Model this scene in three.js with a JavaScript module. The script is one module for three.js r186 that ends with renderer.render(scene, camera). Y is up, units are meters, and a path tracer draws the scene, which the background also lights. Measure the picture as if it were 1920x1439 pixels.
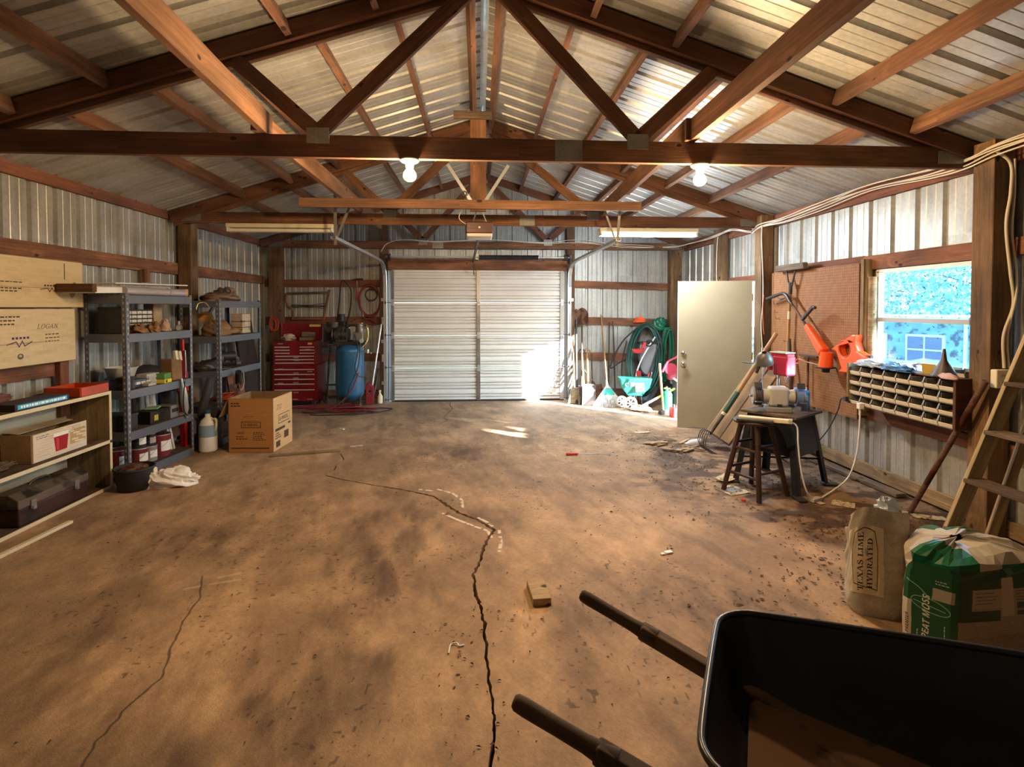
import * as THREE from 'three';
import { mergeGeometries, toCreasedNormals } from 'three/addons/utils/BufferGeometryUtils.js';
import { RoundedBoxGeometry } from 'three/addons/geometries/RoundedBoxGeometry.js';
import { ConvexGeometry } from 'three/addons/geometries/ConvexGeometry.js';
import { RectAreaLightUniformsLib } from 'three/addons/lights/RectAreaLightUniformsLib.js';
import { Sky } from 'three/addons/objects/Sky.js';

// ---------- camera, sky, sun, exposure ----------
const scene = new THREE.Scene();
const renderer = new THREE.WebGLRenderer({ antialias: true });
renderer.toneMapping = THREE.LinearToneMapping;
renderer.toneMappingExposure = 1.08;
renderer.shadowMap.enabled = true;
RectAreaLightUniformsLib.init();
const FOCAL = 1000;                                  // in pixels of the 1920 x 1439 frame
const camera = new THREE.PerspectiveCamera(2 * Math.atan(719.5 / FOCAL) * 180 / Math.PI, 1920 / 1439, 0.05, 200);
camera.position.set(0, 1.48, 0);
camera.rotation.order = 'YXZ';
camera.rotation.y = -Math.atan(0.063);               // turned a little to the right of the shed's axis
camera.rotation.x = -1.5 * Math.PI / 180;
camera.setViewOffset(1920, 1439, 0, 116.5, 1920, 1439);   // shifted lens: uprights stay upright
scene.add(camera);

const SUN = new THREE.Vector3(1.15, 0.47, 1.0).normalize();  // towards the sun: right and behind
const sky = new Sky();
sky.scale.setScalar(1000); sky.name = 'sky';
const su = sky.material.uniforms;
su.turbidity.value = 2; su.rayleigh.value = 1.6; su.mieCoefficient.value = 0.003; su.mieDirectionalG.value = 0.75;
su.sunPosition.value.copy(SUN).multiplyScalar(100);
scene.add(sky);
const SKY_GAIN = 5.5;
scene.backgroundIntensity = SKY_GAIN;
scene.environmentIntensity = SKY_GAIN;
const sun = new THREE.DirectionalLight(new THREE.Color(0.97, 0.97, 1.0), 110);
sun.position.copy(SUN).multiplyScalar(40).add(new THREE.Vector3(0, 1, -5));
sun.target.position.set(0, 1, -5);
sun.castShadow = true;
sun.shadow.mapSize.set(4096, 4096);
Object.assign(sun.shadow.camera, { left: -14, right: 14, top: 14, bottom: -14, near: 1, far: 90 });
scene.add(sun, sun.target);

// ---------- helpers ----------
let seed = 20241;
const rnd = () => { seed = (seed * 1664525 + 1013904223) >>> 0; return seed / 4294967296; };
const rr = (a, b) => a + (b - a) * rnd();
const V = (x, y, d) => new THREE.Vector3(x, y, -d);          // d = metres down the shed from the camera
const P2 = Math.PI / 2;
const used = new Map();
function numbered(n) { const k = used.get(n) ?? 0; used.set(n, k + 1); return k ? n + '_' + String(k).padStart(3, '0') : n; }
function flat(g) { const r = g.index ? g.toNonIndexed() : g; for (const k of Object.keys(r.attributes)) if (!['position', 'normal', 'uv', 'color'].includes(k)) r.deleteAttribute(k); r.morphAttributes = {}; return r; }
function join(list) { const a = (Array.isArray(list) ? list : [list]).map(flat); return a.length === 1 ? a[0] : mergeGeometries(a); }
function shadow(o) { o.castShadow = true; o.receiveShadow = true; return o; }
function mesh(name, g, m, parent) { const o = shadow(new THREE.Mesh(join(g), m)); o.name = name; if (parent) parent.add(o); return o; }
function thing(name, label, category, p = [0, 0, 0], turn = 0, group) {
  const o = new THREE.Group(); o.name = numbered(name); o.position.set(p[0], p[1], -p[2]); o.rotation.y = turn;
  o.userData = { label, category }; if (group) o.userData.group = group;
  scene.add(o); return o;
}
function solo(name, g, m, label, category, p = [0, 0, 0], turn = 0, group) {   // a thing that is one mesh
  const o = mesh(numbered(name), g, m); o.position.set(p[0], p[1], -p[2]); o.rotation.y = turn;
  o.userData = { label, category }; if (group) o.userData.group = group;
  scene.add(o); return o;
}
function struct(name, g, m) { const o = g ? mesh(name, g, m) : new THREE.Group(); o.name = name; o.userData = { kind: 'structure' }; scene.add(o); return o; }
function copyOf(o, label, p, turn) { const c = o.clone(); c.name = numbered(o.name.replace(/_\d{3}$/, '')); c.userData = { ...o.userData, label }; if (p) c.position.set(p[0], p[1], -p[2]); if (turn !== undefined) c.rotation.y = turn; scene.add(c); return c; }
function adopt(parent, o, name) { parent.updateMatrixWorld(true); o.updateMatrixWorld(true); parent.attach(o); o.name = name; o.userData = {}; }
const T = (g, x = 0, y = 0, z = 0, rx = 0, ry = 0, rz = 0, s = 1) => {
  const m = new THREE.Matrix4().compose(new THREE.Vector3(x, y, z), new THREE.Quaternion().setFromEuler(new THREE.Euler(rx, ry, rz)), Array.isArray(s) ? new THREE.Vector3(...s) : new THREE.Vector3(s, s, s));
  return g.applyMatrix4(m);
};
// uv in metres: grain (u) along local axis 0 = x, 1 = y, 2 = z
function grain(g0, ax = 0, off = rnd() * 7) {
  const g = flat(g0), p = g.attributes.position, n = g.attributes.normal, uv = new Float32Array(p.count * 2), o2 = off * 3.7 % 1;
  const get = [(i) => p.getX(i), (i) => p.getY(i), (i) => p.getZ(i)], a1 = (ax + 1) % 3, a2 = (ax + 2) % 3;
  for (let i = 0; i < p.count; i++) {
    const nn = [Math.abs(n.getX(i)), Math.abs(n.getY(i)), Math.abs(n.getZ(i))];
    if (nn[ax] > 0.7) { uv[2 * i] = get[a1](i) * 0.2 + off; uv[2 * i + 1] = get[a2](i) + o2; }
    else { uv[2 * i] = get[ax](i) + off; uv[2 * i + 1] = (nn[a1] > nn[a2] ? get[a2](i) : get[a1](i)) + o2; }
  }
  g.setAttribute('uv', new THREE.BufferAttribute(uv, 2)); return g;
}
const box = (w, h, l, x = 0, y = 0, z = 0, ax) => grain(new THREE.BoxGeometry(w, h, l), ax ?? (w >= h && w >= l ? 0 : h >= l ? 1 : 2)).translate(x, y, z);
const rbox = (w, h, l, r, x = 0, y = 0, z = 0, ax) => grain(new RoundedBoxGeometry(w, h, l, 2, Math.min(r, w / 2.01, h / 2.01, l / 2.01)), ax ?? (w >= h && w >= l ? 0 : h >= l ? 1 : 2)).translate(x, y, z);
const cyl = (r0, r1, h, x = 0, y = 0, z = 0, seg = 20, open = false) => new THREE.CylinderGeometry(r1, r0, h, seg, 1, open).translate(x, y, z);   // r0 bottom, r1 top
const ball = (r, x = 0, y = 0, z = 0, s = 14) => new THREE.SphereGeometry(r, s, Math.max(8, s * 0.7 | 0)).translate(x, y, z);
const torus = (R, r, seg = 40, rs = 8, arc = Math.PI * 2) => new THREE.TorusGeometry(R, r, rs, seg, arc);
const vec = (a) => a.isVector3 ? a : new THREE.Vector3(...a);
function tube(pts, r, n = 40, rs = 6, closed = false, tension) { const c = new THREE.CatmullRomCurve3(pts.map(vec), closed, tension === undefined ? 'centripetal' : 'catmullrom', tension); return new THREE.TubeGeometry(c, n, r, rs, closed); }
const lathe = (pts, seg = 24) => new THREE.LatheGeometry(pts.map((p) => new THREE.Vector2(p[0], p[1])), seg);
function along(g, p, q, up = new THREE.Vector3(0, 1, 0)) {       // g lies along +x, centred; put it between p and q
  const x = q.clone().sub(p).normalize(); let z = x.clone().cross(up); if (z.lengthSq() < 1e-6) z = new THREE.Vector3(0, 0, 1); z.normalize();
  const y = z.clone().cross(x), m = new THREE.Matrix4().makeBasis(x, y, z).setPosition(p.clone().add(q).multiplyScalar(0.5));
  return g.applyMatrix4(m);
}
const bar = (p, q, h, w, up) => along(grain(new THREE.BoxGeometry(p.distanceTo(q), h, w), 0), p, q, up);
const rbar = (p, q, h, w, r = 0.006, up) => along(grain(new RoundedBoxGeometry(p.distanceTo(q), h, w, 1, r), 0), p, q, up);
const rod = (p, q, r0, r1 = r0, seg = 10) => along(grain(new THREE.CylinderGeometry(r1, r0, p.distanceTo(q), seg).rotateZ(-P2), 0), p, q);
function ext(pts, depth, bevel = 0, holes = [], curve = 8) {     // outline in x,y, thickness in z (centred)
  const s = new THREE.Shape(pts.map((p) => new THREE.Vector2(p[0], p[1])));
  for (const h of holes) s.holes.push(new THREE.Path(h.map((p) => new THREE.Vector2(p[0], p[1]))));
  const g = new THREE.ExtrudeGeometry(s, { depth: depth - 2 * bevel, bevelEnabled: bevel > 0, bevelSize: bevel, bevelThickness: bevel, bevelSegments: 2, bevelOffset: -bevel, curveSegments: curve });
  return g.translate(0, 0, -depth / 2 + bevel);
}
const circ = (r, n = 20, x = 0, y = 0, e = 1) => Array.from({ length: n }, (_, i) => [x + r * Math.cos(i / n * Math.PI * 2), y + e * r * Math.sin(i / n * Math.PI * 2)]);
function bend(g, fn) { const p = g.attributes.position, v = new THREE.Vector3(); for (let i = 0; i < p.count; i++) { v.fromBufferAttribute(p, i); fn(v); p.setXYZ(i, v.x, v.y, v.z); } g.computeVertexNormals(); return g; }

// ---------- noise and textures ----------
const PERM = new Uint16Array(1024); { const a = Array.from({ length: 512 }, (_, i) => i); for (let i = 511; i > 0; i--) { const j = rnd() * (i + 1) | 0; [a[i], a[j]] = [a[j], a[i]]; } for (let i = 0; i < 1024; i++) PERM[i] = a[i & 511]; }
function vn(x, y, per = 512) {
  const xi = Math.floor(x), yi = Math.floor(y), fx = x - xi, fy = y - yi, u = fx * fx * (3 - 2 * fx), v = fy * fy * (3 - 2 * fy), M = (k) => ((k % per) + per) % per;
  const x0 = M(xi), x1 = M(xi + 1), y0 = PERM[M(yi)], y1 = PERM[M(yi + 1)];
  const a = PERM[x0 + y0 & 1023], b = PERM[x1 + y0 & 1023], c = PERM[x0 + y1 & 1023], d = PERM[x1 + y1 & 1023];
  return ((a + (b - a) * u) + ((c + (d - c) * u) - (a + (b - a) * u)) * v) / 511;
}
function fbm(x, y, oct = 4, per = 512) { let s = 0, a = 0.5, t = 0; for (let o = 0; o < oct; o++) { s += a * vn(x, y, per); t += a; a *= 0.5; x = x * 2 + 17; y = y * 2 + 31; per = Math.min(512, per * 2); } return s / t; }
const sm = (a, b, x) => { const t = Math.min(1, Math.max(0, (x - a) / (b - a))); return t * t * (3 - 2 * t); };
function tex(w, h, fn, sx = 1, sy = 1, srgb = true) {             // fn(u,v) -> [r,g,b] 0..1 ; covers sx by sy metres
  const d = new Uint8Array(w * h * 4);
  for (let j = 0; j < h; j++) for (let i = 0; i < w; i++) { const c = fn(i / w, j / h), k = 4 * (j * w + i); d[k] = c[0] * 255; d[k + 1] = c[1] * 255; d[k + 2] = c[2] * 255; d[k + 3] = 255; }
  const t = new THREE.DataTexture(d, w, h); t.wrapS = t.wrapT = THREE.RepeatWrapping; t.magFilter = THREE.LinearFilter; t.minFilter = THREE.LinearMipmapLinearFilter; t.generateMipmaps = true;
  t.repeat.set(1 / sx, 1 / sy); if (srgb) t.colorSpace = THREE.SRGBColorSpace; t.needsUpdate = true; return t;
}
const cl = (x) => Math.min(1, Math.max(0, x));
// sawn lumber: grey-scale grain with knots, tinted by each material's colour; 2.4 m by 0.6 m
const knots = Array.from({ length: 9 }, () => [rnd(), rnd(), rr(0.010, 0.022)]);
const woodFn = (rough) => (u, v) => {
  let k = 0, warp = 0;
  for (const [a, b, r] of knots) { let dx = Math.abs(u - a); dx = Math.min(dx, 1 - dx) * 2.4; let dy = Math.abs(v - b); dy = Math.min(dy, 1 - dy) * 0.6; const q = Math.sqrt(dx * dx * 0.35 + dy * dy); k = Math.max(k, 1 - sm(r * 0.5, r, q)); warp += Math.exp(-q * q / (r * r * 9)) * 1.2; }
  const g1 = vn(u * 10, v * 128 + warp * 3, 128), g2 = fbm(u * 6, v * 24 + warp * 2 + 3 * vn(u * 4, v * 6, 4), 3, 8), g3 = vn(u * 64, v * 256, 256), st = fbm(u * 8 + 5, v * 4 + 9, 4, 8);
  let c = 0.70 + 0.22 * (g2 - 0.5) + 0.16 * (g1 - 0.5) + 0.08 * (g3 - 0.5) + rough * (st - 0.5);
  c *= 1 - 0.62 * k;
  return [cl(c), cl(c * (0.98 - 0.04 * k)), cl(c * (0.95 - 0.05 * k))];
};
const woodTex = tex(1024, 256, woodFn(0.28), 2.4, 0.6), woodTex2 = tex(1024, 256, woodFn(0.5), 2.4, 0.6);
const noiseTex = tex(512, 512, (u, v) => { const n = 0.78 + 0.3 * (fbm(u * 8, v * 8, 5, 8) - 0.5) + 0.12 * (vn(u * 200, v * 200, 200) - 0.5); return [cl(n), cl(n), cl(n)]; }, 1, 1);
const grimeTex = tex(512, 512, (u, v) => { const a = fbm(u * 6, v * 6, 5, 6), b = sm(0.5, 0.72, fbm(u * 10 + 7, v * 10 + 3, 5, 10)), n = 0.85 - 0.25 * (a - 0.4) - 0.4 * b; return [cl(n), cl(n * 0.94), cl(n * 0.87)]; }, 0.8, 0.8);
const rustTex = tex(512, 512, (u, v) => { const a = sm(0.42, 0.62, fbm(u * 8, v * 8, 5, 8)), n = 0.9 + 0.3 * (vn(u * 90, v * 90, 90) - 0.5); return [cl(n * (0.75 - 0.25 * a)), cl(n * (0.7 - 0.42 * a)), cl(n * (0.68 - 0.52 * a))]; }, 0.5, 0.5);
const bumpTex = tex(512, 512, (u, v) => { const n = 0.6 * fbm(u * 24, v * 24, 4, 24) + 0.4 * vn(u * 128, v * 128, 128); return [n, n, n]; }, 0.5, 0.5, false);
const softTex = tex(256, 256, (u, v) => { const n = 0.93 + 0.06 * (fbm(u * 5, v * 5, 4, 5) - 0.5) + 0.03 * (vn(u * 120, v * 120, 120) - 0.5); return [cl(n), cl(n), cl(n)]; }, 0.7, 0.7);
// galvanised sheet: faint spangle and dust, 1 m by 1 m
const galvTex = tex(512, 512, (u, v) => { const a = fbm(u * 6, v * 3, 4, 6), b = vn(u * 60, v * 60, 60), c = vn(u * 40, v * 3 + 5, 40); const n = 0.83 + 0.16 * (a - 0.5) + 0.07 * (b - 0.5) + 0.07 * (c - 0.5); return [cl(n), cl(n), cl(n * 0.985)]; }, 1, 1);

// ---------- materials ----------
const lin = (r, g, b) => new THREE.Color().setRGB(r, g, b);
const M = {};
const std = (c, rough = 0.8, metal = 0, o = {}) => new THREE.MeshStandardMaterial({ color: c, roughness: rough, metalness: metal, ...o });
const woodM = (c, t = woodTex, o = {}) => std(c, 0.82, 0, { map: t, bumpMap: t, bumpScale: 0.0012, ...o });
M.truss = woodM(lin(0.33, 0.145, 0.08)); M.truss2 = woodM(lin(0.39, 0.185, 0.095), woodTex2);
M.girt = woodM(lin(0.42, 0.165, 0.09)); M.girt2 = woodM(lin(0.48, 0.21, 0.11), woodTex2);
M.post = woodM(lin(0.36, 0.215, 0.105), woodTex2); M.post2 = woodM(lin(0.30, 0.165, 0.085));
M.purlin = woodM(lin(0.42, 0.21, 0.115)); M.purlin2 = woodM(lin(0.34, 0.16, 0.09), woodTex2);
M.pine = woodM(lin(0.84, 0.60, 0.34)); M.oldpine = woodM(lin(0.62, 0.44, 0.24), woodTex2); M.greywood = woodM(lin(0.33, 0.24, 0.17), woodTex2);
M.darkwood = woodM(lin(0.10, 0.045, 0.03), woodTex, { roughness: 0.5 }); M.handle = woodM(lin(0.74, 0.42, 0.16), woodTex, { roughness: 0.6 }); M.oldhandle = woodM(lin(0.20, 0.125, 0.08), woodTex2);
M.barrowhandle = woodM(lin(0.22, 0.135, 0.085), woodTex2); M.cream = woodM(lin(0.80, 0.72, 0.52), softTex, { bumpScale: 0.0003 }); M.ply = woodM(lin(0.62, 0.45, 0.24), woodTex2);
M.galv = std(lin(0.66, 0.665, 0.645), 0.42, 0.35, { map: galvTex }); M.galvRoof = std(lin(0.66, 0.665, 0.665), 0.40, 0.35, { map: galvTex });
M.plate = std(lin(0.40, 0.385, 0.36), 0.45, 0.5, { map: noiseTex }); M.steel = std(lin(0.55, 0.56, 0.58), 0.35, 0.85, { map: noiseTex }); M.darksteel = std(lin(0.12, 0.12, 0.135), 0.5, 0.5, { map: grimeTex });
M.trimsilver = std(lin(0.72, 0.72, 0.72), 0.35, 0.2); M.ladder = woodM(lin(0.95, 0.76, 0.44), woodTex); M.zinc = std(lin(0.62, 0.66, 0.70), 0.33, 0.6, { map: softTex }); M.chrome = std(lin(0.8, 0.8, 0.8), 0.12, 1); M.brass = std(lin(0.72, 0.50, 0.18), 0.25, 1);
M.black = std(lin(0.02, 0.02, 0.022), 0.5); M.rubber = std(lin(0.022, 0.022, 0.024), 0.7); M.blackplastic = std(lin(0.03, 0.03, 0.033), 0.4);
M.white = std(lin(0.78, 0.78, 0.76), 0.5); M.doorwhite = std(lin(0.88, 0.88, 0.87), 0.4, 0, { map: softTex }); M.ivory = std(lin(0.74, 0.68, 0.48), 0.45); M.wire = std(lin(0.66, 0.61, 0.52), 0.55);
M.red = std(lin(0.36, 0.015, 0.025), 0.32, 0, { map: noiseTex }); M.redplain = std(lin(0.50, 0.02, 0.025), 0.35); M.orange = std(lin(0.85, 0.11, 0.02), 0.4); M.orange2 = std(lin(0.80, 0.09, 0.02), 0.45, 0, { map: noiseTex });
M.slate = std(lin(0.135, 0.155, 0.20), 0.42, 0.1, { map: softTex }); M.blue = std(lin(0.035, 0.20, 0.43), 0.32, 0, { map: noiseTex }); M.green = std(lin(0.005, 0.13, 0.07), 0.4); M.darkgreen = std(lin(0.012, 0.07, 0.05), 0.38);
M.card = std(lin(0.55, 0.33, 0.16), 0.9, 0, { map: noiseTex }); M.cardlight = std(lin(0.72, 0.52, 0.31), 0.9, 0, { map: noiseTex }); M.paper = std(lin(0.75, 0.70, 0.58), 0.9, 0, { map: grimeTex }); M.bag = std(lin(0.40, 0.22, 0.10), 0.9, 0, { map: noiseTex });
M.cloth = std(lin(0.33, 0.24, 0.16), 1, 0, { map: grimeTex }); M.darkcloth = std(lin(0.05, 0.04, 0.04), 1); M.grey = std(lin(0.27, 0.27, 0.26), 0.5, 0, { map: softTex }); M.lightgrey = std(lin(0.50, 0.49, 0.46), 0.5, 0, { map: softTex });
M.rust = std(lin(0.34, 0.22, 0.16), 0.8, 0.2, { map: rustTex }); M.redhose = std(lin(0.20, 0.022, 0.028), 0.5); M.plasticfilm = new THREE.MeshPhysicalMaterial({ color: lin(0.85, 0.85, 0.86), roughness: 0.3, transmission: 0.35, thickness: 0, side: THREE.DoubleSide });

// ---------- the shed's shell ----------
const XL = -3.38, XR = 3.40, DF = 8.62, DB = -3.2;    // inner faces of the sheets; DF = gable with the big door, DB = gable behind the camera
const RX = 0.05, RY = 3.605, SL = 0.32, TH = Math.atan(SL);
const roofY = (x) => RY - SL * Math.abs(x - RX);
const RIB = 0.248;
function sheet(u0, u1, yb, yt, ph = 0) {               // ribbed steel sheet in x,y facing +z, ribs pressed outwards
  const fb = typeof yb === 'function' ? yb : () => yb, ft = typeof yt === 'function' ? yt : () => yt, raw = [[u0, 0]];
  for (let k = Math.floor((u0 - ph) / RIB) - 1; ph + k * RIB < u1 + RIB; k++) {
    const c = ph + k * RIB;
    raw.push([c - 0.026, 0], [c - 0.014, -0.026], [c + 0.014, -0.026], [c + 0.026, 0]);
    for (const t of [1 / 3, 2 / 3]) { const m = c + t * RIB; raw.push([m - 0.008, 0], [m - 0.003, -0.003], [m + 0.003, -0.003], [m + 0.008, 0]); }
  }
  raw.sort((a, b) => a[0] - b[0]);
  const pr = raw.filter((p) => p[0] >= u0 && p[0] <= u1); pr.push([u1, pr[pr.length - 1][1]]); pr[0][1] = pr[1][1];
  const pos = [], uv = [], quad = (a, b, c, d) => { for (const p of [a, b, c, a, c, d]) { pos.push(...p); uv.push(p[0], p[1]); } };
  for (let i = 0; i + 1 < pr.length; i++) {
    const [x0, z0] = pr[i], [x1, z1] = pr[i + 1]; if (x1 - x0 < 1e-6) continue;
    const a = fb(x0), b = fb(x1), c = ft(x1), d = ft(x0), w = -0.032;
    quad([x0, a, z0], [x1, b, z1], [x1, c, z1], [x0, d, z0]);
    quad([x1, b, w], [x0, a, w], [x0, d, w], [x1, c, w]);
    quad([x0, d, z0], [x1, c, z1], [x1, c, w], [x0, d, w]); quad([x0, a, w], [x1, b, w], [x1, b, z1], [x0, a, z0]);
  }
  const l = pr[0], r = pr[pr.length - 1];
  quad([l[0], fb(l[0]), -0.032], [l[0], fb(l[0]), l[1]], [l[0], ft(l[0]), l[1]], [l[0], ft(l[0]), -0.032]); quad([r[0], fb(r[0]), r[1]], [r[0], fb(r[0]), -0.032], [r[0], ft(r[0]), -0.032], [r[0], ft(r[0]), r[1]]);
  const g = new THREE.BufferGeometry(); g.setAttribute('position', new THREE.Float32BufferAttribute(pos, 3)); g.setAttribute('uv', new THREE.Float32BufferAttribute(uv, 2)); g.computeVertexNormals(); return g;
}
const basis = (x, y, z, o) => new THREE.Matrix4().makeBasis(new THREE.Vector3(...x), new THREE.Vector3(...y), new THREE.Vector3(...z)).setPosition(...o);
const ONLEFT = basis([0, 0, -1], [0, 1, 0], [1, 0, 0], [XL, 0, 0]), ONRIGHT = basis([0, 0, 1], [0, 1, 0], [-1, 0, 0], [XR, 0, 0]), ONFAR = basis([1, 0, 0], [0, 1, 0], [0, 0, 1], [0, 0, -DF]), ONBACK = basis([-1, 0, 0], [0, 1, 0], [0, 0, -1], [0, 0, -DB]);
const SHW = RIB * 4;
function sheets(parent, mat4, u0, u1, yb, yt, ph, m = M.galv) { // one mesh per sheet
  for (let k = Math.floor((u0 - ph) / SHW); ph + k * SHW < u1; k++) { const a = Math.max(u0, ph + k * SHW + 0.06), b = Math.min(u1, ph + (k + 1) * SHW + 0.06); if (b - a > 0.01) mesh('metal_sheet', sheet(a, b, yb, yt, ph).applyMatrix4(mat4), m, parent); }
}
// floor: two slabs parted by the crack, soil below, painted with concrete, dirt and stains
const crackPx = [[0.13, 0.35, 12], [0.0, 1.30, 11], [0.02, 1.55, 12], [0.055, 1.82, 12], [0.05, 1.93, 11], [0.035, 2.16, 13], [0.026, 2.46, 15], [0.01, 2.61, 16], [-0.015, 2.72, 16], [-0.03, 2.93, 17], [0.005, 3.07, 16], [0.028, 3.24, 18], [0.06, 3.38, 18], [0.105, 3.51, 19], [-0.005, 3.68, 20], [-0.14, 3.82, 22], [-0.235, 3.97, 24], [-0.29, 4.07, 24], [-0.35, 4.17, 22], [-0.42, 4.22, 20], [-0.60, 4.33, 18], [-0.88, 4.47, 16], [-1.19, 4.64, 15], [-1.36, 4.77, 15], [-1.31, 4.92, 16], [-1.34, 5.06, 16], [-1.31, 5.25, 12], [-1.40, 5.47, 5], [-1.28, 5.72, 3], [-1.06, 5.90, 3], [-0.80, 6.26, 3], [-0.62, 6.55, 4], [-0.52, 6.72, 9], [-0.46, 6.88, 18], [-0.41, 7.02, 22], [-0.47, 7.15, 14], [-0.42, 7.55, 18], [-0.38, 7.82, 18], [-0.43, 8.05, 16], [-0.44, 8.4, 12], [-0.40, 9.2, 6]];
const crackL = [], crackR = [];
for (let i = 0; i + 1 < crackPx.length; i++) for (let k = 0; k < 10; k++) {
  const t = k / 10, a = crackPx[i], b = crackPx[i + 1], x = a[0] + (b[0] - a[0]) * t, d = a[1] + (b[1] - a[1]) * t, w = (a[2] + (b[2] - a[2]) * t) / 1000, dx = b[0] - a[0], dd = b[1] - a[1], L = Math.hypot(dx, dd);
  const j = Math.min(1, w / 0.012) * 0.014 * (vn(i * 3.1 + k * 0.7, 3.3) - 0.5), e = 1 + 0.9 * (vn(i * 7 + k * 1.3, 8.1) - 0.5), nx = dd / L, nd = -dx / L;
  crackL.push([x + nx * (j - w * 0.5 * e), d + nd * (j - w * 0.5 * e)]); crackR.push([x + nx * (j + w * 0.5 * e), d + nd * (j + w * 0.5 * e)]);
}
const inkDist = (x, d, line) => { let q = 1e9; for (let i = 0; i + 1 < line.length; i++) { const [ax, ay] = line[i], [bx, by] = line[i + 1], ux = bx - ax, uy = by - ay, t = cl(((x - ax) * ux + (d - ay) * uy) / (ux * ux + uy * uy)); q = Math.min(q, Math.hypot(x - ax - ux * t, d - ay - uy * t)); } return q; };
const hair = [[-1.52, 3.0], [-1.42, 2.78], [-1.40, 2.62], [-1.36, 2.45], [-1.27, 2.18], [-1.30, 2.0], [-1.30, 1.86], [-1.25, 1.6]];
const chalk = [[[-0.33, 4.33], [-0.20, 4.22], [-0.13, 4.08], [-0.12, 3.93]], [[-0.26, 3.82], [-0.14, 3.69], [-0.02, 3.57], [0.06, 3.5], [0.08, 3.40]], [[0.135, 3.50], [0.14, 3.32], [0.125, 3.20]], [[0.0, 3.72], [0.06, 3.64], [0.10, 3.56]], [[-0.48, 4.34], [-0.38, 4.3]]];
const chalk2 = [[[-1.42, 2.98], [-1.33, 3.02]], [[-1.43, 2.91], [-1.30, 2.95]], [[-1.54, 2.87], [-1.48, 2.89]]];
const FW = 6.9, FD = 8.2, FX = -3.45, F0 = 0.6;       // the painted part of the floor in metres
const smear = [[-1.42, 1.9, 0.22, 0.75, -0.65], [-0.62, 1.85, 0.16, 0.55, -0.28], [-0.85, 2.05, 0.1, 0.45, -0.3], [-1.75, 3.45, 0.55, 0.28, 0.15], [-0.55, 2.9, 0.34, 0.8, -0.25], [1.1, 2.45, 0.45, 0.35, 0.5], [-0.2, 5.3, 0.5, 0.5, 0], [-1.15, 6.7, 0.35, 0.3, 0], [-0.5, 3.7, 0.4, 0.4, 0.3], [-0.75, 3.5, 0.08, 0.6, -0.35], [-1.75, 4.25, 0.12, 0.45, -0.6], [0.5, 6.0, 0.4, 0.4, 0], [-0.45, 2.35, 0.12, 0.5, -0.2], [-0.9, 1.55, 0.12, 0.5, -0.3]];
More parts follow.
